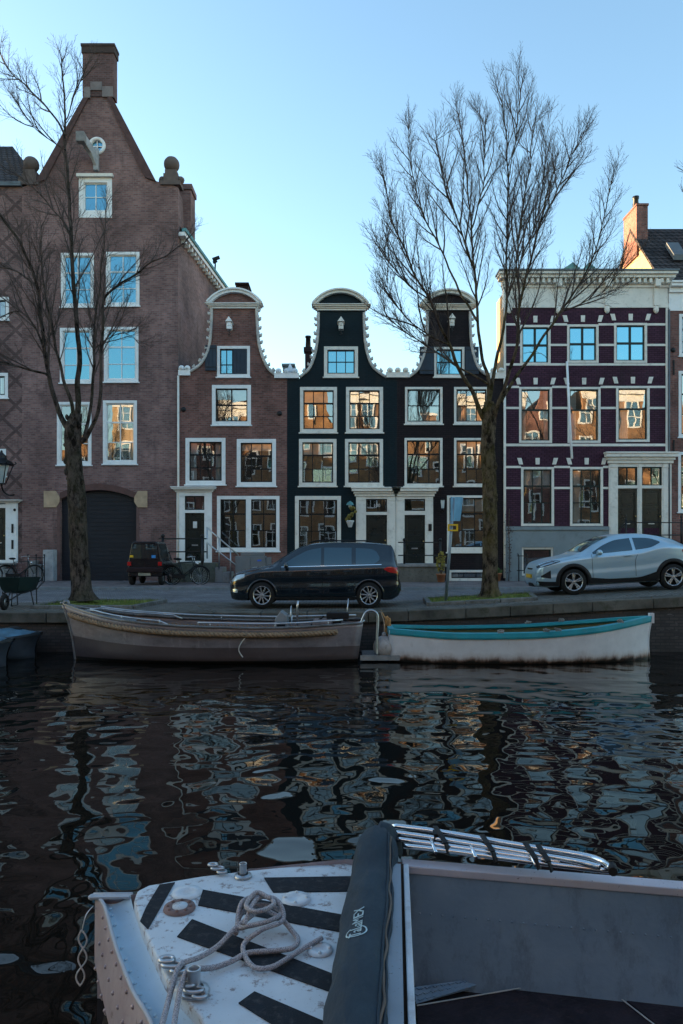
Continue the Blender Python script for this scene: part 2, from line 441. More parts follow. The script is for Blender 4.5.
# tree beds: raised kerb ring with mossy earth
moss_m = M('moss and grass', (.14, .16, .028), .95, var=.6, scale=5, bump=1., bscale=40, dist=.03, dirt=(.05, .038, .022), dirt_amt=.8)
def bed(x0, x1, y0, y1, label, bx=None):
    cz = gz((x0 + x1) / 2)
    t = thing('tree_bed', label, 'tree bed', ((x0 + x1) / 2, y0, cz), 0, 'kerbed tree beds on the quay')
    mb = MB(); 
    def kz(x): return gz(x) + .09
    P = [(x0, y0), (x1 - .3, y0), (x1, y1), (x0 + .1, y1)]
    for a, b_ in zip(P, P[1:] + P[:1]):
        d = Vector((b_[0] - a[0], b_[1] - a[1], 0)); n = max(1, round(d.length / .8))
        for i in range(n):
            p = Vector((a[0], a[1], 0)) + d * ((i + .01) / n); q2 = Vector((a[0], a[1], 0)) + d * ((i + .99) / n)
            mb.bar((p.x, p.y, kz(p.x) - .1), (q2.x, q2.y, kz(q2.x) - .1), .14, .22)
    mb.build('kerb_ring', M('weathered bed kerb', (.15, .145, .135), .9, bump=.5, var=.4, scale=4, dirt=(.05, .055, .03), dirt_amt=.9), t, bevel=.02)
    mb = MB(); n = 14; rows = []
    for j in range(n + 1):
        r = []
        for i in range(n + 1):
            u, v = i / n, j / n
            a = Vector(P[0]).lerp(Vector(P[1]), u); b2 = Vector(P[3]).lerp(Vector(P[2]), u); p = a.lerp(b2, v)
            e = min(1, 4 * min(u, 1 - u), 4 * min(v, 1 - v))
            r.append((p.x, p.y, kz(p.x) - .03 + e * (.03 + .05 * noise.noise((p.x * 2, p.y * 2, 1)))))
        rows.append(r)
    mb.grid(rows); o = mb.build('mossy_soil', moss_m, t)
    # little tufts
    mb = MB(); rng = random.Random(int(x0 * 10))
    for i in range(900):
        u, v = rng.random(), rng.random(); a = Vector(P[0]).lerp(Vector(P[1]), u); b2 = Vector(P[3]).lerp(Vector(P[2]), u); p = a.lerp(b2, v)
        z = kz(p.x) - .02; h = rng.uniform(.03, .12); an = rng.uniform(0, 6.28); w = .006
        mb.add([(p.x - w * math.cos(an), p.y - w * math.sin(an), z), (p.x + w * math.cos(an), p.y + w * math.sin(an), z), (p.x + rng.uniform(-.04, .04), p.y + rng.uniform(-.04, .04), z + h)], [(0, 1, 2)])
    o = mb.build('grass_tufts', M('grass blades', (.10, .14, .025), .8, bump=0), t); o['kind'] = 'stuff'
bed(-7.7, -4.9, 18.45, 20.6, 'raised mossy bed with stone kerb around the dark bare tree')
bed(2.2, 5.15, 18.5, 20.3, 'raised grassy bed with stone kerb around the mossy bare tree')

# ------------------------------------------------------------------ world and sun
SUN_AZ, SUN_EL = -64., 3.8                                     # azimuth from straight ahead, towards the left
w = bpy.data.worlds.new('World'); sc.world = w; w.use_nodes = True
nt = w.node_tree; bg = nt.nodes['Background']
sky = nt.nodes.new('ShaderNodeTexSky'); sky.sky_type = 'NISHITA'; sky.sun_disc = False
sky.sun_elevation = R(SUN_EL); sky.sun_rotation = R(SUN_AZ)
sky.air_density = 1.0; sky.dust_density = .7; sky.ozone_density = 1.7; sky.altitude = 0
tint = nt.nodes.new('ShaderNodeMix'); tint.data_type = 'RGBA'; tint.blend_type = 'MULTIPLY'; tint.inputs[0].default_value = 1.; tint.inputs[7].default_value = (.90, .955, .99, 1)
nt.links.new(sky.outputs[0], tint.inputs[6]); nt.links.new(tint.outputs[2], bg.inputs[0]); bg.inputs[1].default_value = .15
sl = bpy.data.lights.new('sun', 'SUN'); sl.energy = 4.0; sl.angle = R(.5); sl.color = (1., .66, .36)
so = bpy.data.objects.new('sun', sl); C.objects.link(so)
S = Vector((math.sin(R(SUN_AZ)) * math.cos(R(SUN_EL)), math.cos(R(SUN_AZ)) * math.cos(R(SUN_EL)), math.sin(R(SUN_EL))))
so.rotation_euler = S.to_track_quat('Z', 'Y').to_euler(); so.location = (-30, 60, 30)

cam = bpy.data.cameras.new('camera'); cam.sensor_fit = 'HORIZONTAL'; cam.sensor_width = 36; cam.lens = F / 683 * 36
cam.shift_y = (HZ - 512) / 683; cam.clip_end = 3000; cam.clip_start = .05
co_ = bpy.data.objects.new('camera', cam); C.objects.link(co_); co_.location = (0, 0, EYE); co_.rotation_euler = (R(90), 0, 0); sc.camera = co_
vs_ = sc.view_settings; sc.display_settings.display_device = 'sRGB'; vs_.view_transform = 'Standard'; vs_.look = 'None'; vs_.gamma = 1; vs_.use_curve_mapping = False
vs_.exposure = 2.65
sc.cycles.use_denoising = True; sc.cycles.caustics_reflective = False; sc.cycles.caustics_refractive = False
sc.cycles.max_bounces = 6; sc.cycles.sample_clamp_indirect = 8

# the parking strip along the quay edge: rougher, earthier setts
sheet('parking_strip', xs_r, [17.97, 18.6, 19.4, 20.2, 20.6], lambda x, y: gz(x, y) + .006, paving('parking strip setts', (.21, .19, .165), (.10, .092, .08), (.04, .036, .025), .16, .11, .02))

m = MB(); rng = random.Random(12)
for i in range(420):
    x = rng.uniform(-14, 12); y = 17.5 + abs(rng.gauss(0, 1.1)); z = (gz(x) + .016 if y < 17.95 else gz(x, y) + .012); a = rng.uniform(0, 6.3); s = rng.uniform(.015, .04)
    if (-7.8 < x < -4.8 or 2.1 < x < 5.3) and 18.4 < y < 20.7: continue
    m.add([(x + s * math.cos(a), y + s * math.sin(a), z), (x - s * .5 * math.sin(a), y + s * .5 * math.cos(a), z + .008), (x - s * math.cos(a), y - s * math.sin(a), z + .002), (x + s * .5 * math.sin(a), y - s * .5 * math.cos(a), z + .01)], [(0, 1, 2, 3)])
o = m.build('fallen_leaves', M('dry leaf', (.13, .08, .035), .9, var=.6, scale=2, bump=0)); tag(o, 'scattered dry leaves on the quay edge', 'leaves', None, 'stuff')

# ------------------------------------------------------------------ houses across the canal (front plane at DF)
class House:
    def __init__(s, name, label, px0, px1, wall_mat, group='canal houses in the row across the water', trim='white', sash='sash'):
        s.x0, s.x1 = wx(px0), wx(px1)
        s.root = thing(name, label, 'house', ((s.x0 + s.x1) / 2, DF, .1), 0, group)
        s.holes = []; s.wm = wall_mat; s.trim = MT[trim]; s.sash = MT[sash]; s.rng = random.Random(name)

    def rect(s, a, b, c, d): return wx(a), wx(c), wz(d), wz(b)

    def hole(s, x0, x1, z0, z1, e=.015):
        s.holes.append([(x0 + e, z0 + e), (x1 - e, z0 + e), (x1 - e, z1 - e), (x0 + e, z1 - e)])

    def win(s, a, b, c, d, cols=2, rows=3, fw=.13, sash=None, split=None, hole=True, sill=True, mun=.035, tb=None, lights=None, glass='glass', inside=None):
        """casing a,b,c,d in pixels; rows may be a list of relative heights from the top"""
        x0, x1, z0, z1 = s.rect(a, b, c, d); D = DF
        sash = sash or s.sash
        if hole: s.hole(x0, x1, z0, z1)
        w = MB().ring(x0, x1, z0, z1, fw, D - .025, D + .14, tb).build('window', s.trim, s.root, bevel=.008)
        tb = fw if tb is None else tb
        i0, i1, j0, j1 = x0 + fw, x1 - fw, z0 + tb, z1 - fw
        if sill:
            MB().box(x0 - .05, x1 + .05, D - .075, D + .01, z0 - .055, z0 + .0).build('sill', s.trim, w, bevel=.008)
        rr = rows if isinstance(rows, list) else [1] * rows
        tot = sum(rr); zz = [j1]
        for r in rr: zz.append(zz[-1] - (j1 - j0) * r / tot)
        for (u0, u1) in (lights or [(i0, i1)]):
            m = MB(); m.ring(u0 - .002, u1 + .002, j0 - .002, j1 + .002, .05, D + .045, D + .10)
            for k in range(1, cols):
                x = u0 + (u1 - u0) * k / cols; m.box(x - mun / 2, x + mun / 2, D + .05, D + .092, j0 + .048, j1 - .048)
            for k, z in enumerate(zz[1:-1]):
                t = .032 if (k == 0 and len(rr) > 2) else mun / 2
                m.box(u0 + .048, u1 - .048, D + .052, D + .096, z - t, z + t)
            m.build('sash', sash, w)
            g = MB()
            for k in range(cols):
                for q in range(len(rr)):
                    xa, xb = u0 + (u1 - u0) * k / cols, u0 + (u1 - u0) * (k + 1) / cols
                    za, zb = zz[q + 1], zz[q]
                    t1, t2, t3 = s.rng.gauss(0, .003), s.rng.gauss(0, .003), s.rng.gauss(0, .001); hx, hz = (xb - xa) / 2, (zb - za) / 2
                    Y = D + .08
                    g.add([(xa, Y - t1 * hx - t2 * hz, za), (xb, Y + t1 * hx - t2 * hz, za), (xb, Y + t1 * hx + t2 * hz, zb), (xa, Y - t1 * hx + t2 * hz, zb)], [(0, 1, 2, 3)])
            g.build('pane', MT[glass], w)
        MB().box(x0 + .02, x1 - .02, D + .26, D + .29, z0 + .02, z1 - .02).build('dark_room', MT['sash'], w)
        inside = inside or (s.rng.choice(['side', 'blind', None, None, 'side', 'one']) if glass == 'glass' else None)
        if inside:
            m = MB(); hw, hh = i1 - i0, j1 - j0
            def fold(a, b, lo, hi):
                n = 14; m.grid([[(a + (b - a) * k / n, D + .17 + .018 * math.sin(k * 2.1 + a * 9), z) for k in range(n + 1)] for z in (lo, hi)])
            if inside == 'side': k = s.rng.uniform(.14, .24); fold(i0, i0 + hw * k, j0, j1); fold(i1 - hw * k, i1, j0, j1)
            elif inside == 'one': fold(i0, i0 + hw * s.rng.uniform(.25, .4), j0, j1)
            elif inside == 'cafe': fold(i0, i1, j0, j0 + hh * .47)
            elif inside == 'blind': zb = j1 - hh * s.rng.uniform(.14, .34); m.box(i0, i1, D + .15, D + .16, zb, j1); m.box(i0, i1, D + .145, D + .165, zb - .03, zb - .001)
            m.build('blind' if inside == 'blind' else 'curtain', MT['curtain'], w)
        return w

    def wall(s, outline_px, thick=.3, mat=None, name='wall'):
        pts = [(wx(x), wz(y)) for x, y in outline_px]
        return MB().prism(pts, s.holes, DF, DF + thick).build(name, mat or s.wm, s.root)

    def mass(s, ztop, depth=9.5, ridge=None, mat=None, x0=None, x1=None, inset=.02):
        """side and back walls behind the front, and a pitched roof (ridge runs back from the front)"""
        x0 = s.x0 + inset if x0 is None else x0; x1 = s.x1 - inset if x1 is None else x1
        y0, y1 = DF + .3, DF + depth; xm = (x0 + x1) / 2
        m = MB(); m.box(x0, x1, y1 - .3, y1, .0, ztop); m.box(x0, x0 + .3, y0, y1 - .3, 0, ztop); m.box(x1 - .3, x1, y0, y1 - .3, 0, ztop)
        if ridge: m.add([(x0, y1 - .01, ztop), (x1, y1 - .01, ztop), (xm, y1 - .01, ridge)], [(0, 1, 2)])
        m.build('side_walls', mat or s.wm, s.root)
        m = MB()
        if ridge:
            k = .12
            m.add([(x0 - .02, y0, ztop), (xm, y0, ridge), (xm, y1, ridge), (x0 - .02, y1, ztop), (x0 - .02, y0, ztop + k), (xm, y0, ridge + k), (xm, y1, ridge + k), (x0 - .02, y1, ztop + k)],
                  [(0, 1, 2, 3), (4, 5, 6, 7), (0, 1, 5, 4), (2, 3, 7, 6), (0, 3, 7, 4)])
            m.add([(x1 + .02, y0, ztop), (xm, y0, ridge), (xm, y1, ridge), (x1 + .02, y1, ztop), (x1 + .02, y0, ztop + k), (xm, y0, ridge + k), (xm, y1, ridge + k), (x1 + .02, y1, ztop + k)],
                  [(0, 1, 2, 3), (4, 5, 6, 7), (0, 1, 5, 4), (2, 3, 7, 6), (0, 3, 7, 4)])
            m.build('roof', MT['tile'], s.root)
        else:
            m.box(x0, x1, y0, y1, ztop, ztop + .1); m.build('roof', MT['lead'], s.root)

    def doorcase(s, a, b, c, d, doors, corn=7, over=3, trim=None, lower=None):
        """surround a,b,c,d with a cornice on top; doors = [(x0,x1,transom y0,y1,door y0,y1, transom cols)]"""
        x0, x1, z0, z1 = s.rect(a, b, c, d); D = DF; trim = trim or s.trim
        zc = wz(b + corn)
        hs = []
        for (p, q, t0, t1, d0, d1, tc) in doors:
            hs.append([(wx(p), wz(t1)), (wx(q), wz(t1)), (wx(q), wz(t0)), (wx(p), wz(t0))])
            hs.append([(wx(p), wz(d1) if d1 < d - 2 else z0 + .05), (wx(q), wz(d1) if d1 < d - 2 else z0 + .05), (wx(q), wz(d0)), (wx(p), wz(d0))])
        ha, hb = max(x0, s.x0) + .03, min(x1, s.x1) - .03; s.holes.append([(ha, z0), (hb, z0), (hb, zc - .05), (ha, zc - .05)])
        m = MB().prism([(x0, z0), (x1, z0), (x1, zc), (x0, zc)], hs, D - .06, D + .12)
        f = m.build('door_surround', trim, s.root, bevel=.01)
        m = MB(); hc = z1 - zc
        for k, (u, v, e) in enumerate(((0, .3, .07), (.3, .55, .14), (.55, .85, .24), (.85, 1., .28))):
            m.box(x0 - e * .75, x1 + e * .75, D - .06 - e, D + .02, zc + hc * u, zc + hc * v)
        m.build('cornice', trim, f, bevel=.008)
        m = MB()
        for k in range(len(doors) + 1):                        # pilaster strips
            pa = x0 + .02 if k == 0 else wx(doors[k - 1][1]) + .03
            pb = wx(doors[k][0]) - .03 if k < len(doors) else x1 - .02
            if pb - pa > .1: m.box(pa, pb, D - .085, D - .06, zc - .18, zc - .01); m.box(pa + .03, pb - .03, D - .075, D - .06, z0 + .25, zc - .24); m.box(pa, pb, D - .09, D - .06, z0, z0 + .22)
        m.build('pilasters', trim, f, bevel=.006)
        for (p, q, t0, t1, d0, d1, tc) in doors:
            xa, xb = wx(p), wx(q)
            m = MB().ring(xa, xb, wz(t1), wz(t0), .045, D - .01, D + .06)
            for k in range(1, tc): xm = xa + (xb - xa) * k / tc; m.box(xm - .015, xm + .015, D, D + .05, wz(t1) + .045, wz(t0) - .045)
            t = m.build('transom', s.sash, s.root)
            MB().add([(xa, D + .05, wz(t1)), (xb, D + .05, wz(t1)), (xb, D + .05, wz(t0)), (xa, D + .05, wz(t0))], [(0, 1, 2, 3)]).build('pane', MT['glass'], t)
            zb = wz(d1) if d1 < d - 2 else z0 + .05; zt = wz(d0)
            m = MB().box(xa, xb, D + .04, D + .09, zb, zt)
            m.ring(xa + .002, xb - .002, zb + .002, zt - .002, .09, D + .015, D + .04)
            hh = zt - zb
            for u, v in ((.06, .30), (.36, .62), (.68, .94)):
                m.ring(xa + .11, xb - .11, zb + hh * u, zb + hh * v, .025, D + .022, D + .04)
                m.box(xa + .16, xb - .16, D + .028, D + .04, zb + hh * u + .06, zb + hh * v - .06)
            dr = m.build('door', MT['door'], s.root, bevel=.006)
            m = MB().sphere((xb - .07, D - .03, zb + hh * .47), .032, 8, 6); m.tube([(xb - .07, D + .02, zb + hh * .47), (xb - .07, D - .03, zb + hh * .47)], .012, 6)
            m.build('knob', MT['brass'], dr)
            MB().box((xa + xb) / 2 - .13, (xa + xb) / 2 + .13, D + .012, D + .03, zb + hh * .33 - .025, zb + hh * .33 + .025).build('letter_slot', MT['steel'], dr)
        return f

    def neck_gable(s, left, right, ped, trim_w=.1, blobs=1):
        """white scrolled trim along both shoulders and a segmental pediment; left/right are pixel curves from shoulder up"""
        for cv in (left, right):
            m = MB(); P = curve_pts([(wx(x), DF - .04, wz(y)) for x, y in cv], 8)
            for dy, r in ((-.02, .06), (.12, .065)):
                m.tube([p + Vector((0, dy, 0)) for p in P], r, 8)
            L = 0; last = P[0]; nxt = .25; sg = -1 if cv is left else 1
            for i, p in enumerate(P[1:-1], 1):
                L += (p - last).length; last = p
                if L > nxt:
                    nxt += .34; tn = (P[i + 1] - P[i - 1]).normalized(); nr = Vector((-tn.z, 0, tn.x)); nr = nr if nr.x * sg > 0 else -nr
                    k = s.rng.uniform(.8, 1.15) * blobs
                    m.sphere(p + nr * .09, .085 * k, 7, 5, (1.1, .9, .9)); m.sphere(p + nr * .15 + tn * .05, .045 * k, 6, 4); m.sphere(p + nr * .04 + tn * .13, .055 * k, 7, 5)
            m.build('gable_trim', MT['trim_stone'], s.root)
        a, ytop, c, ybot, nx0, nx1, yc = ped                    # pediment box, and neck edges, cornice bottom
        X0, X1, Z0, Z1 = wx(a), wx(c), wz(ybot), wz(ytop); xm = (X0 + X1) / 2; hw = (X1 - X0) / 2; hgt = Z1 - Z0
        r = (hw * hw + hgt * hgt) / (2 * hgt); zc = Z1 - r; a0 = math.asin(hw / r)
        def arc(rad, n=22, lim=None): return [(xm + rad * math.sin(t), zc + rad * math.cos(t)) for t in [(-a0 + 2 * a0 * k / n) * (lim or 1) for k in range(n + 1)]]
        o1 = arc(r); i1 = [(x, max(z, Z0 + .0)) for x, z in arc(r - .11)]
        MB().prism(o1 + i1[::-1], [], DF - .28, DF + .3).add(*(lambda q: (q.v, q.f))(MB().prism(arc(r + .06) + o1[::-1], [], DF - .36, DF + .32))).build('pediment_arch', s.trim, s.root)
        ti = [(x, z) for x, z in arc(r - .115) if z > Z0 + .02]
        ti = [(ti[0][0], Z0 + .005)] + ti + [(ti[-1][0], Z0 + .005)]
        MB().prism(ti, [], DF - .1, DF + .25).build('pediment_field', s.wm, s.root)
        m = MB(); N0, N1, Zc = wx(nx0), wx(nx1), wz(yc)
        for u, v, e in ((0, .35, .05), (.35, .6, .12), (.6, .85, .2), (.85, 1, .26)):
            m.box(N0 - e, N1 + e, DF - .06 - e * .9, DF + .3, Zc + (Z0 - Zc) * u, Zc + (Z0 - Zc) * v - .002)
        m.build('cornice', s.trim, s.root, bevel=.008)

    def shoulder(s, a, b, c, d, urns=(), balls=True):
        m = MB(); x0, x1, z0, z1 = s.rect(a, b, c, d)
        m.box(x0, x1, DF - .12, DF + .3, z0, z0 + (z1 - z0) * .55)
        n = max(1, round((x1 - x0) / .3))
        if balls:
            for k in range(n):
                x = x0 + (x1 - x0) * (k + .5) / n
                m.lathe([(.0, .15), (.09, .13), (.13, .0), (.09, -.13), (0, -.15)], (x, DF - .03, z0 + (z1 - z0) * .75), 10, 'Y'); m.sphere((x, DF - .17, z0 + (z1 - z0) * .75), .05, 6, 5)
        for u in urns:
            m.lathe([(.09, 0), (.05, .06), (.1, .16), (.11, .26), (.05, .36), (.03, .42), (0, .5)], (wx(u), DF + .08, z0 + (z1 - z0) * .5), 10)
        m.build('shoulder_stone', s.trim, s.root, bevel=.01)

    def anchors(s, pts):
        m = MB()
        for x, y in pts: m.lathe([(0, -.05), (.09, -.04), (.11, 0)], (wx(x), DF - .01, wz(y)), 12, 'Y')
        m.build('wall_anchor', MT['iron'], s.root)

    def hoist(s, x, y, col=None):
        X, Z = wx(x), wz(y); m = MB().box(X - .06, X + .06, DF - .6, DF + .1, Z - .07, Z + .07)
        m.add([(X - .15, DF - .65, Z + .09), (X + .15, DF - .65, Z + .09), (X, DF - .65, Z + .30), (X - .15, DF - .1, Z + .09), (X + .15, DF - .1, Z + .09), (X, DF - .1, Z + .30)],
              [(0, 1, 2), (5, 4, 3), (0, 1, 4, 3), (1, 2, 5, 4), (2, 0, 3, 5)])
        m.box(X - .1, X + .1, DF - .58, DF - .3, Z - .2, Z + .06)
        h = m.build('hoist_beam', s.trim, s.root, bevel=.01)
        MB().tube([(X, DF - .5, Z - .18), (X, DF - .5, Z - .32), (X + .05, DF - .5, Z - .38), (X, DF - .5, Z - .43), (X - .05, DF - .5, Z - .39)], .02, 6).build('hook', MT['iron'], h)

    def shutter(s, a, b, c, d, closed=False):
        x0, x1, z0, z1 = s.rect(a, b, c, d); y = DF - .07 if not closed else DF + .0
        m = MB().box(x0, x1, y, y + .04, z0, z1)
        n = max(2, round((x1 - x0) / .14))
        for k in range(n): xa = x0 + (x1 - x0) * k / n; m.box(xa + .008, x0 + (x1 - x0) * (k + 1) / n - .008, y - .012, y, z0 + .01, z1 - .01)
        o = m.build('shutter', MT['shutter'], s.root)
        if not closed:
            m = MB()
            for z in (z0 + .15, z1 - .15): m.box(x0 + .02, x1 - .02, y - .022, y - .012, z - .02, z + .02)
            m.build('hinge_strap', MT['iron'], o)


def chimney(parent, x0, x1, y0, y1, z0, z1, mat, pots=0):
    m = MB().box(x0, x1, y0, y1, z0, z1); m.box(x0 - .06, x1 + .06, y0 - .06, y1 + .06, z1, z1 + .22)
    c = m.build('chimney', mat, parent)
    for k in range(pots):
        x = x0 + (x1 - x0) * (k + .5) / pots
        MB().lathe([(.13, 0), (.11, .45), (.14, .47), (.14, .55), (.0, .55)], (x, (y0 + y1) / 2, z1 + .22), 12).build('chimney_pot', MT['iron'], c)
    return c

BASE = 581
# --- far left house with the lozenge brickwork
h = House('patterned_brick_house', 'brown brick house with dark diamond lattice in its wall, beside the tall warehouse', -95, 22, MT['brick_lattice'])
for (a, b, c, d) in ((-26, 297, 9, 320), (-70, 297, -40, 320), (-26, 373, 8, 398), (-70, 373, -40, 398), (-28, 449, 6, 476), (-70, 449, -40, 476)):
    h.win(a, b, c, d, 2, 1)
f = h.doorcase(-14, 500, 18, 563, [(-9, 6, 503.5, 504.2, 508, 560, 1)], corn=3)
MB().box(wx(7), wx(17), DF - .1, DF - .06, wz(561), wz(506)).build('white_panel', MT['white'], h.root)
m = MB()
for y0, y1 in ((524, 533), (540, 549)): m.box(wx(12.6), wx(14.6), DF - .12, DF - .1, wz(y1), wz(y0))
m.sphere((wx(16), DF - .13, wz(510)), .06, 8, 6); m.build('letter_slots', MT['iron'], h.root)
h.wall([(-95, BASE), (22, BASE), (22, 187), (-95, 187)])
m = MB().box(wx(-95), wx(22), DF - .15, DF + .3, wz(187), wz(183)); m.build('gutter', MT['lead'], h.root)
x0, x1, y0, y1, ze = h.x0, wx(34), DF, DF + 9, wz(184); xr = wx(-35)
MB().add([(x0, y0, ze), (x1, y0, ze), (x1, y1, ze), (x0, y1, ze), (x0, (y0 + y1) / 2, ze + 4.), (xr, (y0 + y1) / 2, ze + 4.)], [(0, 1, 5, 4), (1, 2, 5), (2, 3, 4, 5), (0, 4, 3)]).build('roof', MT['tile'], h.root)
MB().box(x0, h.x1 - .02, DF + .3, y1, 0, ze).build('side_walls', MT['brick_side'], h.root)
# door steps and railing
t = thing('door_steps', 'grey stone steps with low iron rail below the white panelled doorway', 'steps', (wx(10), DF - 1.2, .1))
m = MB()
for k in range(4): m.box(wx(-14), wx(26) - .25 * k, DF - 1.25 + .3 * k, DF - .1, .1 + .17 * k + (.003 if k else 0), .1 + .17 * (k + 1))
m.box(wx(-14) , wx(18), DF - .34, DF - .1, .78, .86)
m.build('treads', MT['grey_stone'], t, bevel=.015)
m = MB()
for x in (37, 45, 53): m.tube([(wx(x), DF - .9, .1), (wx(x), DF - .9, 1.15)], .022, 6); m.sphere((wx(x), DF - .9, 1.19), .04, 6, 5)
for z in (.75, 1.08): m.tube([(wx(37), DF - .9, z), (wx(53), DF - .9, z)], .016, 6)
m.build('railing', MT['iron'], t)
t = thing('stone_pier', 'pale stone pier block beside the garage entrance', 'stone pier', (wx(42), DF - .6, .1), 0)
m = MB().box(wx(36), wx(40), DF - .75, DF - .02, .1, .95); m.box(wx(41.5), wx(45), DF - .45, DF - .02, .1, .8); m.build('side_blocks', MT['grey_stone'], t, bevel=.02)
MB().box(wx(47), wx(57.5), DF - .45, DF - .02, .1, 1.4).build('corner_block', M('pale stone', (.36, .37, .38), .8, dirt=(.15, .14, .13)), t, bevel=.03)

# --- tall brick warehouse
h = House('brick_warehouse', 'tall brown brick gabled warehouse with black garage door and big top chimney', 22, 178, MT['brick_tall'])
wht = MT['white']
h.win(79, 178, 112, 218, 2, 2, fw=.2, sash=wht, sill=False, tb=.3, glass='sky_tinted')
for (a, b, c, d) in ((61, 253, 94, 307), (106, 252, 139.5, 306)): h.win(a, b, c, d, 2, [1, 1, .9], fw=.12, sash=wht, glass='sky_tinted')
for (a, b, c, d) in ((60, 328, 93, 383), (104, 327, 138.5, 382)): h.win(a, b, c, d, 2, [1, 1, .9], fw=.12, sash=wht, glass='sky_tinted')
for (a, b, c, d) in ((57, 402, 91.5, 465), (103, 400.5, 137, 464)): h.win(a, b, c, d, 2, [1, 1.05, 1], fw=.12, sash=wht)
# oculus
ox, oz, orr = wx(97), wz(146), .34
h.holes.append([(ox + (orr - .06) * math.cos(2 * math.pi * k / 24), oz + (orr - .06) * math.sin(2 * math.pi * k / 24)) for k in range(24)])
w = MB().lathe([(orr - .1, .12), (orr - .1, -.05), (orr, -.07), (orr + .03, -.03), (orr + .03, .0)], (ox, DF, oz), 28, 'Y').build('round_window', wht, h.root)
MB().lathe([(0, .08), (orr - .08, .08)], (ox, DF, oz), 28, 'Y').build('pane', MT['sky_tinted'], w)
MB().box(ox - .02, ox + .02, DF + .03, DF + .06, oz - orr + .1, oz + orr - .1).box(ox - orr + .1, ox + orr - .1, DF + .032, DF + .058, oz - .02, oz + .02).build('sash', wht, w)
# garage opening with segmental arch
gx0, gx1, gzt, gzs = wx(60), wx(136.5), wz(490), wz(499); n = 16
arch = [(gx0 + (gx1 - gx0) * k / n, gzs + (gzt - gzs) * (1 - (2 * k / n - 1) ** 2)) for k in range(n + 1)]
h.holes.append([(gx0, .02)] + arch + [(gx1, .02)])
m = MB()
nslat = 22; zt = gzt + .05
for k in range(nslat): m.box(gx0 - .1, gx1 + .1, DF + .22, DF + .26 , .1 + (zt - .1) * k / nslat + .008, .1 + (zt - .1) * (k + 1) / nslat - .004)
m.box(gx0 - .1, gx1 + .1, DF + .24, DF + .28, .1, zt + .2)
m.build('garage_door', MT['garage'], h.root)
m = MB()
for i in range(n):
    (xa, za), (xb, zb) = arch[i], arch[i + 1]
    m.add([(xa, DF - .025, za), (xb, DF - .025, zb), (xb, DF - .025, zb + .26), (xa, DF - .025, za + .26), (xa, DF + .01, za), (xb, DF + .01, zb), (xb, DF + .01, zb + .26), (xa, DF + .01, za + .26)],
          [(0, 1, 2, 3), (7, 6, 5, 4), (0, 1, 5, 4), (2, 3, 7, 6), (0, 3, 7, 4), (1, 2, 6, 5)])
m.build('arch_bricks', M('arch brick', (.12, .065, .058), .85, bump=.4), h.root)
for pts in ([(44, 507.5), (56.5, 507.5), (59.8, 502), (59.8, 497), (56, 491), (44, 491)], [(134.5, 497), (138, 491), (147.5, 491), (147.5, 507.5), (138, 507.5), (134.5, 502)]):
    MB().prism([(wx(x), wz(y)) for x, y in pts], [], DF - .05, DF + .02).build('spring_stone', MT['stone'], h.root, bevel=.012)
quoin_m = M('quoin brick', (.15, .088, .08), .85, bump=.4); m = MB()
for (a, b, c, d) in ((57.3, 499, 60, 581), (136.4, 499, 139, 581)): m.box(wx(a), wx(c), DF - .02, DF + .01, wz(d) , wz(b)); m.build('quoin', quoin_m, h.root); m = MB()
gab = [(22, BASE), (178, BASE), (178, 187), (156, 181), (112, 97), (84, 97), (36, 183), (22, 187)]
h.wall(gab)
# gable parapet strips and chimney
m = MB()
for (xa, ya, xb, yb) in ((156.5, 182, 111.5, 97), (35.5, 184, 84.5, 97)):
    sg = 1 if xa > 100 else -1; e = 11
    m.prism([(wx(xa), wz(ya)), (wx(xb), wz(yb)), (wx(xb - sg * 4), wz(yb + 2)), (wx(xa - sg * e), wz(ya - 4))], [], DF - .09, DF + .42)
m.build('gable_coping', M('coping brick', (.10, .058, .055), .85, bump=.5, var=.3, scale=6), h.root)
ch = MB().box(wx(83), wx(114), DF - .05, DF + .45, wz(97), wz(54)).build('chimney', MT['brick_chimney'], h.root)
m = MB().box(wx(82), wx(115), DF - .09, DF + .5, wz(54), wz(47.5)); m.box(wx(81.5), wx(115.5), DF - .12, DF + .53, wz(47.5), wz(45)); m.build('chimney_cap', M('cap brick', (.07, .05, .045), .9, bump=.4), ch)
m = MB(); y = DF - .1
for (a, b, c, d) in ((91, 83, 102.5, 91.5), (84.5, 88, 90.8, 99), (102.7, 87.5, 113.5, 98)): m.box(wx(a), wx(c), y, DF - .0, wz(d), wz(b))
m.build('chimney_stones', M('weathered stone', (.21, .18, .175), .9, bump=.4), ch, bevel=.01)
# shoulder finials
fin_m = M('finial stone', (.13, .10, .09), .9, bump=.5)
for xc in (170.5, 29):
    m = MB(); X, Z = wx(xc), wz(184)
    m.box(X - .42, X + .42, DF - .08, DF + .55, Z - .05, Z + .12); m.box(X - .3, X + .3, DF - .02, DF + .5, Z + .12, Z + .45); m.box(X - .24, X + .24, DF, DF + .45, Z + .45, Z + .62)
    m.sphere((X, DF + .22, Z + .92), .33, 14, 10)
    for sx in (-1, 1): m.lathe([(0, -.12), (.13, -.1), (.17, 0), (.13, .1), (0, .12)], (X + sx * .38, DF + .2, Z + .25), 10, 'Y')
    m.lathe([(0, -.12), (.13, -.1), (.17, 0), (.13, .1), (0, .12)], (X + (-1 if xc > 100 else 1) * .85, DF + .2, Z + .14), 10, 'Y')
    m.build('finial', fin_m, h.root)
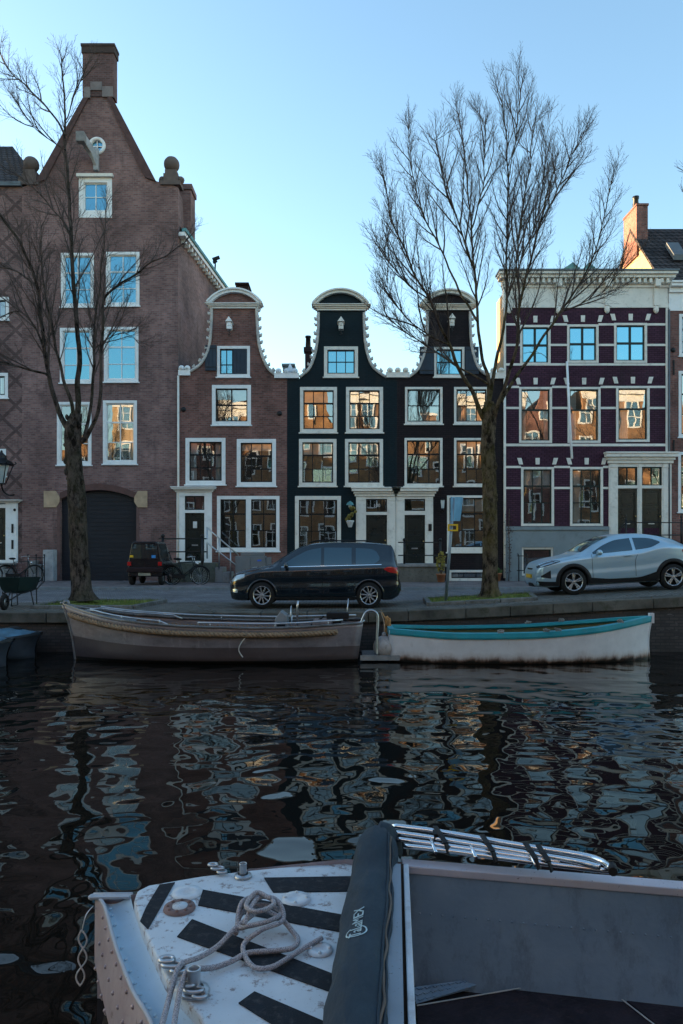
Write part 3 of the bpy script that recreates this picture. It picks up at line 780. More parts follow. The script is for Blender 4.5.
# hoist beam: pale timber jutting out at a slant
m = MB(); m.bar((wx(97), DF, wz(160)), (wx(91.5), DF - 1.0, wz(152)), .2, .36); m.bar((wx(97), DF - .1, wz(172)), (wx(97), DF - .12, wz(150)), .2, .2)
m.bar((wx(97), DF - .1, wz(168)), (wx(94), DF - .7, wz(155)), .12, .14)
hb = m.build('hoist_beam', M('weathered white timber', (.36, .36, .36), .8, dirt=(.15, .13, .12)), h.root, bevel=.02)
MB().box(wx(91) - .2, wx(91) + .14, DF - 1.25, DF - .95, wz(157), wz(147.5)).build('beam_end', MT['grey_stone'], hb, bevel=.02)
MB().box(wx(77.5), wx(113.5), DF - .16, DF, wz(178), wz(175)).build('window_cornice', MT['cream'], h.root)
# skewed side wall with eave, and roof
A = (wx(178), DF + .3); B = (-6.15, DF + 7.6); zs = 14.8; zr = wz(95); xm = wx(97.5)
m = MB()
m.add([(A[0], A[1], 0), (B[0], B[1], 0), (B[0], B[1], zs), (A[0], A[1], zs)], [(0, 1, 2, 3)]); m.add([(h.x0, DF + .3, 0), (h.x0, B[1], 0), (h.x0, B[1], zs), (h.x0, DF + .3, zs)], [(0, 1, 2, 3)])
m.add([(h.x0, B[1], 0), (B[0], B[1], 0), (B[0], B[1], zs), (xm, B[1], zr), (h.x0, B[1], zs)], [(0, 1, 2, 3, 4)])
m.add([(A[0], DF + .3, zs), (A[0] - .05, DF + .3, wz(187)), (A[0] - .05, DF + 1.2, wz(187)), (A[0], DF + 1.2, zs)], [(0, 1, 2, 3)])
m.build('side_walls', MT['brick_side'], h.root)
m = MB()
m.add([(A[0] + .25, DF + .35, zs - .1), (B[0] + .25, B[1], zs - .1), (xm, B[1], zr), (xm, DF + .35, zr), (h.x0, DF + .35, zs - .1), (h.x0, B[1], zs - .1)], [(0, 1, 2, 3), (3, 2, 5, 4)])
m.build('roof', MT['tile'], h.root)
m = MB(); dv = Vector((B[0] - A[0], B[1] - A[1], 0)); dn = dv.normalized(); rt = Vector((dn.y, -dn.x, 0))
a3 = Vector((A[0], A[1], zs)); 
m.bar(a3 + rt * .14 - dn * .2 + Vector((0, 0, -.12)), a3 + dv + rt * .14 + Vector((0, 0, -.12)), .3, .16); m.build('eave_board', wht, h.root)
m = MB(); m.bar(a3 + rt * .26 - dn * .22 + Vector((0, 0, .04)), a3 + dv + rt * .26 + Vector((0, 0, .04)), .18, .14); m.build('gutter', MT['copper'], h.root)
m = MB()
for k in range(16):
    m = MB(); p = a3 + dv * (k + .5) / 16 + rt * .12 + Vector((0, 0, -.28)); m.bar(p - dn * .06, p + dn * .06, .22, .18); m.build('eave_bracket', wht, h.root)
m = MB(); p = a3 + dv * .62 + rt * .3 + Vector((0, 0, .1)); m.tube([p, p + Vector((.02, 0, .5))], .04, 6); m.bar(p + Vector((-.12, 0, .5)), p + Vector((.22, 0, .62)), .12, .14); m.bar(p + Vector((-.1, 0, .35)), p + Vector((.1, 0, .45)), .1, .1); m.build('roof_lamp', MT['iron'], h.root)
chimney(h.root, wx(178) - .35, wx(178) + .28, DF + 1.25, DF + 2.2, zs - .2, wz(190, DF + 1.3), MT['brick_tall'])
MB().tube([(wx(178.6), DF - .06, .1), (wx(178.6), DF - .06, wz(376))], .045, 8).build('drain_pipe', MT['cream'], h.root)

# --- red brick neck gable
h = House('red_brick_neck_gable_house', 'narrow red brown brick house with white scrolled neck gable and green door', 178.6, 287, MT['brick_red'])
h.win(217, 346, 250, 377, 2, [1, .62], fw=.12, glass='sky_tinted', lights=[(wx(217) + .12, wx(233))])
h.shutter(233.2, 348.8, 247.6, 373.6, True); h.shutter(205.5, 345.5, 216.5, 371)
h.win(212, 385, 251, 425, 2, 2, fw=.15, mun=.05, lights=[(wx(212) + .15, wx(231.2)), (wx(231.9), wx(251) - .15)] and None)
h.win(185.5, 438, 225.5, 484.5, 3, [1, 1, 1], fw=.16)
h.win(236.8, 439, 276, 486, 3, [1, 1, 1], fw=.16)
xa, xb = wx(217), wx(279.5)
h.win(217, 496, 279.5, 551, 2, [.9, 1, 1.05], fw=.14, lights=[(xa + .14, wx(246)), (wx(251), xb - .14)])
MB().box(wx(246), wx(251), DF - .03, DF + .13, wz(551) + .14, wz(496) - .14).build('mullion', wht, h.root)
f = h.doorcase(176.8, 487, 212, 564, [(185, 204.5, 496, 510, 513, 561, 2)], corn=5)
MB().box(wx(193), wx(197), DF - .0, DF + .014, wz(528), wz(521.5)).build('door_notice', MT['plate'], h.root)
sh_l = [(190, 372), (201, 364), (208, 351), (211, 334), (212, 305)]; sh_r = [(278, 377), (268, 368), (261, 352), (258, 336), (256.5, 305)]
h.wall([(178.6, BASE), (287, BASE), (287, 378), (278, 378)] + [(p.x, p.y) for p in curve_pts([(x, y, 0) for x, y in sh_r[:]], 5)] + [(256.5, 300), (212, 300)] + [(p.x, p.y) for p in curve_pts([(x, y, 0) for x, y in sh_l], 5)][::-1] + [(189, 375), (178.6, 375)])
h.neck_gable(sh_l, sh_r, (208.5, 291.5, 261.5, 304.5, 212, 257, 309))
h.shoulder(178.7, 366, 190.5, 376); h.shoulder(274.5, 369, 299, 378.5, urns=(290,))
h.anchors(((183.5, 409.5), (279.5, 413.5), (190, 556)))
h.hoist(231, 328)
h.mass(wz(404), ridge=wz(350))
MB().box(wx(219), wx(233) , DF + 5, DF + 6, 12., wz(285, DF + 5)).box(wx(218), wx(234), DF + 4.9, DF + 6.1, wz(285, DF + 5), wz(283, DF + 5)).build('chimney', MT['brick_neck'], h.root)
m = MB().box(wx(279), wx(291), DF + 2., DF + 3.2, 9., wz(366, DF + 2)); m.box(wx(278), wx(292), DF + 1.9, DF + 3.3, wz(366, DF + 2), wz(364, DF + 2)); m.build('roof_lantern', M('pale green lead', (.34, .42, .42), .5), h.root)

# --- black green neck gable
h = House('black_green_neck_gable_house', 'blackish green painted house with cream windows, middle one of the three neck gables', 287, 397, MT['paint_green'], trim='cream')
h.win(324, 346.5, 358, 377, 3, 2, fw=.14, glass='sky_tinted')
for (a, b, c, d) in ((300, 387, 337, 432.5), (346, 387, 383, 432.5)): h.win(a, b, c, d, 3, [1, 1, 1], fw=.14)
for (a, b, c, d) in ((299, 439, 336.5, 486), (345, 439, 383, 486)): h.win(a, b, c, d, 3, [.95, 1, 1], fw=.14, inside='blind')
h.win(295, 496, 341, 552, 3, [.85, 1, 1], fw=.16)
f = h.doorcase(356, 487.5, 395.6, 566, [(366, 387, 499, 512, 515, 563, 1)], corn=9, over=4)
tm = text_mb('100', .2, .004); tm.v = [Vector((v.x + wx(376.8), DF + .004 - v.z, v.y + wz(505.6))) for v in tm.v]; tm.build('house_number', MT['plate'], h.root)
sh_l = [(300, 377), (309, 369), (315, 354), (318, 334), (318.5, 313)]; sh_r = [(385.5, 377), (373, 367), (367, 352), (364.5, 334), (364, 313)]
h.wall([(287, BASE), (397, BASE), (397, 379), (386, 379)] + [(p.x, p.y) for p in curve_pts([(x, y, 0) for x, y in sh_r], 5)] + [(364, 304), (318.5, 304)] + [(p.x, p.y) for p in curve_pts([(x, y, 0) for x, y in sh_l], 5)][::-1] + [(299.5, 379), (287, 379)])
h.neck_gable(sh_l, sh_r, (313.5, 292, 367.5, 305.5, 318, 364.5, 311), blobs=1)
h.hoist(341, 328)
h.mass(wz(404), ridge=wz(352))
m = MB()
for k in range(14):
    a = k * 2.4; r = .05 + .012 * k; m.sphere((wx(350.5) + r * math.cos(a), DF - .22 + .1 * math.sin(a), wz(514) + .25 * math.sin(a * 1.7)), .07, 6, 4)
fp = MB().lathe([(.07, -.14), (.15, .08), (.17, .1), (.17, .14), (.13, .14), (.12, .08)], (wx(350), DF - .22, wz(524)), 14).build('flower_pot', MT['plate'], h.root)
m.build('plant', M('yellow green plant', (.16, .13, .035), .8, bump=0, var=.6, scale=9), fp)
m = MB().tube([(wx(350), DF, wz(506)), (wx(350), DF - .25, wz(501.5)), (wx(350), DF - .25, wz(504))], .02, 6); m.lathe([(.16, 0), (.12, .1), (.03, .16)], (wx(350), DF - .25, wz(505.5)), 12); wl = m.build('wall_lamp', MT['copper'], h.root)
MB().sphere((wx(350), DF - .25, wz(506.5)), .08, 8, 6).build('lamp_globe', MT['lamp_glass'], wl)
chimney(h.root, wx(305, 34), wx(311, 34), 34, 34.3, 9.5, wz(352, 34), MT['brick_neck'], 1)

# --- blackish brick neck gable behind the tree
h = House('black_brick_neck_gable_house', 'blackish brick neck gable house with open attic shutters, partly behind the mossy tree', 397, 505, MT['brick_dark'], trim='cream')
h.win(434, 347, 464.5, 377, 2, 2, fw=.1, glass='sky_tinted'); h.shutter(419.5, 347, 433.5, 374.5); h.shutter(465, 347, 478.5, 374.5)
for (a, b, c, d) in ((405, 387, 442.5, 424), (454, 387, 489, 424)): h.win(a, b, c, d, 3, 2, fw=.1, inside='cafe')
for (a, b, c, d) in ((404.5, 438, 442.5, 486), (454, 438, 489, 486)): h.win(a, b, c, d, 3, [.95, 1, 1], fw=.1)
h.win(447, 495.5, 490, 552, 3, [.95, 1, 1], fw=.1, tb=.2)
h.win(449, 570, 491, 580.5, 3, 1, fw=.1)
f = h.doorcase(395.9, 487.5, 433, 566, [(404.5, 425, 499, 511, 515, 566, 1)], corn=9)
MB().box(wx(428.2), wx(431.5), DF - .1, DF - .06, wz(531), wz(524)).build('intercom', MT['iron'], h.root)
sh_l = [(409, 377), (418, 369), (424, 354), (427, 336), (427.5, 312)]; sh_r = [(490, 377), (479, 369), (473, 354), (470.5, 336), (470, 312)]
h.wall([(397, BASE), (505, BASE), (505, 379), (490.5, 379)] + [(p.x, p.y) for p in curve_pts([(x, y, 0) for x, y in sh_r], 5)] + [(470, 304), (427.5, 304)] + [(p.x, p.y) for p in curve_pts([(x, y, 0) for x, y in sh_l], 5)][::-1] + [(408.5, 379), (397, 379)])
h.neck_gable(sh_l, sh_r, (421, 292.5, 476, 305.5, 427, 470.5, 310.5))
h.shoulder(386, 368, 409.5, 378); h.shoulder(489, 368, 505, 379)
h.hoist(450, 325)
h.mass(wz(404), ridge=wz(352), mat=MT['brick_neck'])
m = MB().tube([(wx(442), DF, wz(512)), (wx(442), DF - .2, wz(510))], .02, 6); m.lathe([(.10, 0), (.02, .08)], (wx(442), DF - .2, wz(500.5)), 10); m.lathe([(.06, -.04), (.04, 0)], (wx(442), DF - .2, wz(509)), 10); wl = m.build('wall_lantern', MT['iron'], h.root)
MB().lathe([(.06, 0), (.09, .34)], (wx(442), DF - .2, wz(508.5)), 8).build('lamp_glass', MT['lamp_glass'], wl)

# --- aubergine house with the big cornice
h = House('aubergine_brick_house', 'dark aubergine brick house with cream cornice, white bands and a double doorway', 505, 667.5, MT['brick_purple'], trim='cream', sash='sash_green')
rows_ = [((520, 325, 550.5, 365), (567, 324.5, 598.5, 363), (614, 323, 647, 363)), ((519, 387, 552, 443), (567.5, 387, 600.5, 443), (616, 386, 649.5, 442)), ((521, 467, 554, 526), (570, 467, 603, 526))]
for ri, rw in enumerate(rows_):
    for (a, b, c, d) in rw:
        if ri == 0: h.win(a, b, c, d, 2, [1, 1], fw=.1, mun=.09, sill=False, glass='sky_tinted')
        elif ri == 1: h.win(a, b, c, d, 1, [.8, 1.2], fw=.1, mun=.07, sill=False)
        else: h.win(a, b, c, d, 3, [.8, .8, 1], fw=.1, sill=False)
h.win(521, 547, 553.5, 576, 1, 1, fw=.1, sill=False)
h.doorcase(608.5, 452.5, 671, 576, [(617.5, 637, 467, 485.5, 488.5, 541, 2), (641.5, 661.5, 467, 485.5, 488.5, 541, 2)], corn=11)
bw = h.holes.pop(9 - 1); h.wall([(505, 528), (608.45, 528), (608.45, BASE), (667.5, BASE), (667.5, 306), (505, 306)])
pz = [(505.2, BASE), (608.4, BASE), (608.4, 528), (505.2, 528)]
ho = h.holes; h.holes = [[(wx(521) + .02, wz(576) + .02), (wx(553.5) - .02, wz(576) + .02), (wx(553.5) - .02, wz(547) - .02), (wx(521) + .02, wz(547) - .02)]]
MB().prism([(wx(x), wz(y)) for x, y in pz], h.holes, DF - .08, DF + .3).build('plinth', MT['plinth'], h.root); h.holes = ho
MB().box(wx(505), wx(608.2), DF - .14, DF, wz(530), wz(526.5)).build('plinth_ledge', MT['plinth'], h.root)
MB().box(wx(608.6), wx(667.4), DF + .02, DF + .3, 0, wz(528)).build('door_backing', MT['brick_purple'], h.root)
# white bands, cut where windows and the doorway stand
m = MB(); yb = DF - .02
def bands(y, segs, t=2.2):
    for a, b in segs: m.box(wx(a), wx(b), yb, DF + .01, wz(y + t / 2), wz(y - t / 2))
for y in (324.5, 345): bands(y, ((505.5, 520), (550.5, 567), (598.5, 614), (647, 667)))
bands(364.5, ((505.5, 667),)); bands(445, ((505.5, 667),), 2.6)
for y in (387, 408): bands(y, ((505.5, 519), (552, 567.5), (600.5, 616), (649.5, 667)))
for y in (467, 488): bands(y, ((505.5, 521), (554, 570), (603, 608.4)))
for a in (503.8, 665.5): m.box(wx(a), wx(a + 2), yb - .02, DF + .01, wz(527), wz(308))
m.build('stone_bands', MT['cream'], h.root)
m = MB()
for ri, rw in enumerate(rows_):
    for (a, b, c, d) in rw:
        yk = b - 2.5; xc = (a + c) / 2
        for dx, tl in ((-16.5, -1), (0, 0), (16.5, 1)):
            m = MB(); m.prism([(wx(xc + dx - 1.9), wz(yk)), (wx(xc + dx + 1.9), wz(yk)), (wx(xc + dx + 2.1 + tl * 1.8), wz(yk - 6.5)), (wx(xc + dx - 2.1 + tl * 1.8), wz(yk - 6.5))], [], DF - .035, DF + .01); m.build('keystone', MT['cream'], h.root)
# entablature
m = MB(); x0, x1 = wx(504), wx(667.5)
for (ya, yb_, e) in ((308, 304, .05), (304, 288, .02), (288, 285, .07), (285, 280, .12), (280, 277, .34), (277, 274.5, .44)): m.box(x0 - e * .6, x1 + e * .6, DF - e, DF + .3, wz(ya), wz(yb_) - .002)
en = m.build('entablature', MT['cream'], h.root, bevel=.01)
m = MB().box(x0 - .3, x1 + .3, DF - .48, DF + .35, wz(274.5), wz(272.8)); m.build('lead_flashing', MT['lead'], en)
m = MB()
for k in range(29): xk = 507 + k * 5.6; m.box(wx(xk), wx(xk + 2.6), DF - .28, DF - .05, wz(284.6), wz(280.2))
m.build('dentils', MT['cream'], en)
m = MB()
for xk in (509, 557.5, 606.5, 655.5):
    m = MB(); m.box(wx(xk - 2.2), wx(xk + 2.2), DF - .1, DF, wz(306), wz(288.2)); m.box(wx(xk - 2.6), wx(xk + 2.6), DF - .3, DF, wz(288), wz(281.2)); m.sphere((wx(xk), DF - .06, wz(310)), .12, 8, 6, (1, .7, 1.4)); m.build('bracket', MT['cream'], en)
ztop = wz(306)
zlow = wz(392); m = MB(); y1 = DF + 10; m.box(h.x0 + .05, h.x0 + .3, DF + .3, DF + 1.9, 0, wz(288)); m.box(h.x0 + .05, h.x0 + .3, DF + 1.9, y1, 0, zlow); m.build('side_wall', MT['plaster'], h.root)
m = MB().box(h.x1 - .3, h.x1, DF + .3, y1, 0, zlow); m.box(h.x0 + .3, h.x1 - .3, y1 - .3, y1, 0, zlow); m.box(h.x0 + .3, h.x1, DF + 1.6, DF + 1.9, zlow, ztop + .2); m.build('back_walls', MT['brick_purple'], h.root)
MB().box(h.x0 + .3, h.x1 - .3, DF + .3, DF + 1.6, ztop, ztop + .15).box(h.x0 + .3, h.x1 - .3, DF + 1.9, y1 - .3, zlow - .15, zlow).build('roof', MT['lead'], h.root)
m = MB()
for (a, b, c, ya) in ((560, 573, 581, 262), (581, 589, 597, 262)):
    Y = DF + .8; m.add([(wx(a, Y), Y, ztop), (wx(c, Y), Y, ztop), (wx(c, Y), Y, wz(269, Y)), (wx(b, Y), Y, wz(ya, Y)), (wx(a, Y), Y, wz(271, Y))] + [(wx(a, Y), Y + .6, ztop), (wx(c, Y), Y + .6, ztop), (wx(c, Y), Y + .6, wz(269, Y)), (wx(b, Y), Y + .6, wz(ya, Y)), (wx(a, Y), Y + .6, wz(271, Y))],
          [(0, 1, 2, 3, 4), (9, 8, 7, 6, 5), (1, 2, 7, 6), (2, 3, 8, 7), (3, 4, 9, 8), (4, 0, 5, 9)])
m.build('roof_light', MT['copper'], h.root)
MB().tube([(wx(566.5), DF - .06, wz(362)), (wx(566), DF - .35, wz(400)), (wx(563), DF - 1.2, wz(462))], .05, 8).build('flagpole', MT['white'], h.root)
MB().tube([(wx(504.3), DF - .07, wz(578)), (wx(504.3), DF - .07, wz(375))], .05, 8).build('drain_pipe', MT['cream'], h.root)
MB().tube([(wx(668.5), DF - .07, wz(578)), (wx(668.5), DF - .07, wz(310))], .04, 8).build('drain_pipe', MT['lead'], h.root)
m = MB()                                                        # iron stair rail at the basement
for x in (516, 524): m.tube([(wx(x), DF - .5, .1), (wx(x), DF - .5, 1.15), (wx(x) - .05, DF - .5, 1.25)], .025, 6)
for z in (.55, 1.15): m.tube([(wx(514), DF - .5, z), (wx(525), DF - .5, z)], .018, 6)
m.build('area_rail', MT['iron'], h.root)
rng = random.Random(8); m = MB()                                # climbing plant by the drain pipe
for k in range(130):
    z = rng.uniform(.2, 3.0); x = wx(508.5) + rng.gauss(0, .09); s_ = rng.uniform(.025, .06); an = rng.uniform(0, 6)
    p = Vector((x, DF - .13 - rng.random() * .08, z)); m.add([p, p + Vector((s_ * math.cos(an), -.02, s_ * math.sin(an))), p + Vector((-s_ * math.sin(an), -.03, s_ * math.cos(an)))], [(0, 1, 2)])
m.build('leaves', M('dark red creeper', (.055, .025, .022), .7, bump=0), tag(m_ := MB().tube(curve_pts([(wx(508), DF - .14, .1), (wx(509), DF - .14, 1.2), (wx(508), DF - .14, 2.2), (wx(508.6), DF - .14, 3.1)], 6), .018, 6).build('climbing_plant', MT['twig']), 'thin reddish creeper climbing the grey plinth by the drain pipe', 'climber'))

# stoop with railing of the aubergine house
t = thing('stoop', 'stone stoop with black spiked railing before the double doorway', 'stoop', (wx(645), DF - .8, .1))
m = MB().box(wx(606), wx(690), DF - 1.3, DF - .1, .1, 1.55); m.build('platform', MT['plinth'], t, bevel=.02)
m = MB(); yr = DF - 1.25
for x in (614.5, 667.5, 678.5, 690): m.tube([(wx(x), yr, 1.5), (wx(x), yr, 2.62)], .035, 8); m.lathe([(.05, 0), (.02, .05), (.05, .12), (0, .26)], (wx(x), yr, 2.6), 8)
for z in (2.0, 2.5): m.tube([(wx(614.5), yr, z), (wx(690), yr, z)], .022, 6)
m.tube(curve_pts([(wx(614.5), yr, 2.5), (wx(609), yr, 2.2), (wx(606.5), yr, 1.6)], 5), .022, 6)
for k in range(9): m.tube([(wx(669 + k * 2.4), yr, 1.5), (wx(669 + k * 2.4), yr, 2.5)], .011, 5)
m.build('railing', MT['iron'], t)

# --- right end house: brick front, steep tiled roof, sunlit gable with chimney
h = House('right_end_brick_house', 'red brick house with white cornice, steep dark tiled roof and chimney on its gable', 668, 790, MT['brick_red'])
for (a, b, c, d) in ((679, 314, 708, 356), (678.5, 371, 708, 437), (678, 452, 708, 512)):
    h.win(a, b, c, d, 2, 3, fw=.12)
    h.win(a + 48, b, c + 48, d, 2, 3, fw=.12)
h.wall([(668.2, BASE), (790, BASE), (790, 305), (668.2, 305)])
m = MB()
for (ya, yb_, e) in ((311, 293, .03), (293, 288, .12), (288, 285, .3), (285, 283, .36)): m.box(wx(668.6), wx(790), DF - e, DF + .3, wz(ya), wz(yb_) - .002)
m.build('cornice', MT['white'], h.root, bevel=.01)
zf, Yr, zr, Yb = wz(284), 34.8, wz(230, 34.8), 38.6; xg = h.x0 + .0
m = MB().add([(xg, DF + .3, 0), (xg, Yb, 0), (xg, Yb, zf), (xg, Yr, zr - .1), (xg, DF + .3, zf), (xg + .3, DF + .3, 0), (xg + .3, Yb, 0), (xg + .3, Yb, zf), (xg + .3, Yr, zr - .1), (xg + .3, DF + .3, zf)],
             [(0, 1, 2, 3, 4), (9, 8, 7, 6, 5), (2, 3, 8, 7), (3, 4, 9, 8), (1, 2, 7, 6), (4, 0, 5, 9)])
m.build('gable_wall', MT['plaster'], h.root)
xe = h.x1
m = MB().add([(xg - .12, DF + .1, zf + .02), (xe, DF + .1, zf + .02), (xe, Yr, zr + .05), (xg - .12, Yr, zr + .05), (xe, Yb + .2, zf), (xg - .12, Yb + .2, zf)], [(0, 1, 2, 3), (3, 2, 4, 5)])
v2 = [p - Vector((0, 0, .16)) for p in m.v]; m.add(v2, [(3, 2, 1, 0), (5, 4, 2, 3)]); m.add([m.v[0], m.v[3], v2[3], v2[0], m.v[5], v2[5]], [(0, 1, 2, 3), (1, 4, 5, 2)]); m.add([m.v[0], m.v[1], v2[1], v2[0]], [(0, 1, 2, 3)])
m.build('roof', MT['tile'], h.root)
ch = MB().box(xg - .1, xg + .42, Yr - .75, Yr + .8, zr - 1.5, wz(210, 34.5)).box(xg - .13, xg + .45, Yr - .79, Yr + .84, wz(210, 34.5), wz(208, 34.5)).build('chimney', MT['brick_red'], h.root)
for dy in (-.35, .35): MB().lathe([(.13, 0), (.12, .35), (.15, .4), (.15, .5), (0, .5)], (xg + .16 + dy * .4, Yr + dy, wz(208, 34.5)), 12).build('chimney_pot', MT['iron'], ch)
Yk = 32.6; zk = zf + (zr - zf) * (Yk - DF) / (Yr - DF)
for xa, xb in ((671, 683), (701, 713)):
    d = MB().add([(wx(xa, Yk), Yk - .25, zk - .1), (wx(xb, Yk), Yk - .25, zk - .1), (wx(xb, Yk), Yk + .6, zk + .82), (wx(xa, Yk), Yk + .6, zk + .82), (wx(xa, Yk), Yk - .3, zk + .12), (wx(xb, Yk), Yk - .3, zk + .12), (wx(xb, Yk), Yk + .45, zk + .95), (wx(xa, Yk), Yk + .45, zk + .95)],
                 [(0, 1, 2, 3), (7, 6, 5, 4), (0, 1, 5, 4), (1, 2, 6, 5), (2, 3, 7, 6), (3, 0, 4, 7)]).build('roof_window', MT['lead'], h.root)
MB().box(h.x0 + .3, xe, Yb - .3, Yb, 0, zf).box(xe - .3, xe, DF + .3, Yb - .3, 0, zf).build('back_walls', MT['brick_side'], h.root)
h.anchors(((673, 350),)); MB().box(wx(673), wx(674.2), DF - .05, DF + .01, wz(460), wz(440)).box(wx(673), wx(674.2), DF - .05, DF + .01, wz(375), wz(360)).build('wall_tie', MT['iron'], h.root)

# ------------------------------------------------------------------ bare trees
def wander(p, d, L, n, rng, up=.15, jit=.18):
    pts = [p]; d = d.normalized()
    for i in range(n):
        d = (d + Vector((rng.gauss(0, jit), rng.gauss(0, jit), rng.gauss(0, jit) + up))).normalized()
        pts.append(pts[-1] + d * (L / n))
    return pts


def twigs(mb, pts, r0, lvl, rng, cfg):
    """side shoots along a branch; lvl 1 = from a limb"""
    gap, ln, up, mx = cfg
    L = [0]
    for a, b in zip(pts, pts[1:]): L.append(L[-1] + (b - a).length)
    tot = L[-1]; s = tot * (.22 if lvl == 1 else .18) * rng.uniform(.8, 1.2); side = rng.uniform(0, 6.28)
    g = gap * (.62 ** (lvl - 1))
    while s < tot:
        i = max(k for k in range(len(L)) if L[k] <= s); i = min(i, len(pts) - 2)
        t = (s - L[i]) / max(1e-6, L[i + 1] - L[i]); p = pts[i].lerp(pts[i + 1], t); d = (pts[i + 1] - pts[i]).normalized()
        side += 2.4 + rng.uniform(-.5, .5)
        o = d.orthogonal().normalized(); o.rotate(Matrix.Rotation(side, 3, d))
        ang = rng.uniform(.3, .62) if lvl < 3 else rng.uniform(.4, .75)
        nd = d * math.cos(ang) + o * math.sin(ang)
        fr = s / tot
        l = ln * (.40 ** (lvl - 1)) * rng.uniform(.6, 1.15) * (1.12 - .85 * fr)
        n = 5 if lvl == 1 else 4 if lvl == 2 else 3
        q = wander(p, nd, l, n, rng, up, .075)
        rr = min(r0 * .7, .006 + .011 * l) if lvl == 1 else max(.0032, .0034 + .003 * l)
        rs = [max(.0024, rr * (1 - .75 * k / n)) for k in range(n + 1)]
        mb.tube(q, rs, 5 if lvl == 1 else 3, cap=False)
        if lvl < mx: twigs(mb, q, rr, lvl + 1, rng, cfg)
        s += g * rng.uniform(.7, 1.3)


def tree(name, label, base, trunk, limbs, mat, seed, cfg, rb, group='bare trees on the quay'):
    """trunk: [(x px, y px, radius)], limbs: [[(x px, y px, depth offset)], r0, r1]"""
    rng = random.Random(seed); Y0 = base[2]
    b = at(base[0], base[1], Y0)
    t = thing(name, label, 'tree', b, 0, group)
    P = [at(x, y, Y0) for x, y, r in trunk]; rs = [r for *_, r in trunk]
    Pc = curve_pts(P, 6); k = len(Pc); rc = [rs[min(int(i / 6), len(rs) - 1)] * (1 - (i / 6) % 1) + rs[min(int(i / 6) + 1, len(rs) - 1)] * ((i / 6) % 1) for i in range(k)]
    mb = MB(); n = 18; rows = []
    for i, p in enumerate(Pc):
        row = []
        for q in range(n):
            an = 2 * math.pi * q / n
            flare = 1 + (.35 * max(0, 1 - i / 5) ** 2) * (1 + .5 * math.sin(an * 4 + 1))
            r = rc[i] * flare * (1 + .10 * noise.noise((math.cos(an) * 1.3, math.sin(an) * 1.3, p.z * 1.6 + seed)) + .07 * noise.noise((math.cos(an) * 4, math.sin(an) * 4, p.z * 5)))
            row.append(p + Vector((math.cos(an) * r, math.sin(an) * r, 0)))
        rows.append(row)
    mb.grid(rows, close=True)
    for i in range(26):                                         # burrs on the trunk
        p = Pc[rng.randrange(3, k - 2)]; an = rng.uniform(3.2, 6.2); r = rb
        mb.sphere(p + Vector((math.cos(an) * r * .82, math.sin(an) * r * .82, rng.uniform(-.1, .1))), rng.uniform(.03, .075), 7, 5, (1, 1, 1.5))
    mb.build('trunk', mat, t, recalc=False)
    lm, tw = MB(), MB()
    for pts, r0, r1 in limbs:
        W = curve_pts([at(x, y, Y0 + d) for x, y, d in pts], 5); m = len(W)
        W = [p + Vector((noise.noise(p * 1.5) * .06, 0, noise.noise(p * 1.5 + Vector((9, 0, 0))) * .06)) if 0 < i < m - 1 else p for i, p in enumerate(W)]
        lm.tube(W, [r0 * .66 + (r1 * .8 - r0 * .66) * (i / (m - 1)) ** .8 for i in range(m)], 8)
        s0 = m // 5
        twigs(tw, W[s0:] if r0 > .05 else W, r0, 1, rng, cfg)
        d = (W[-1] - W[-3]).normalized()
        for q in range(2):
            Q = wander(W[-1], d + Vector((rng.gauss(0, .3), rng.gauss(0, .3), .2)), cfg[1] * rng.uniform(.25, .45), 5, rng, .1, .12)
            tw.tube(Q, [r1 * (1 - .8 * i / 5) for i in range(6)], 4, cap=False); twigs(tw, Q, r1, 2, rng, cfg)
    lm.build('limbs', mat, t, recalc=False)
    tw.build('crown', MT['twig'], t, recalc=False)
    return t


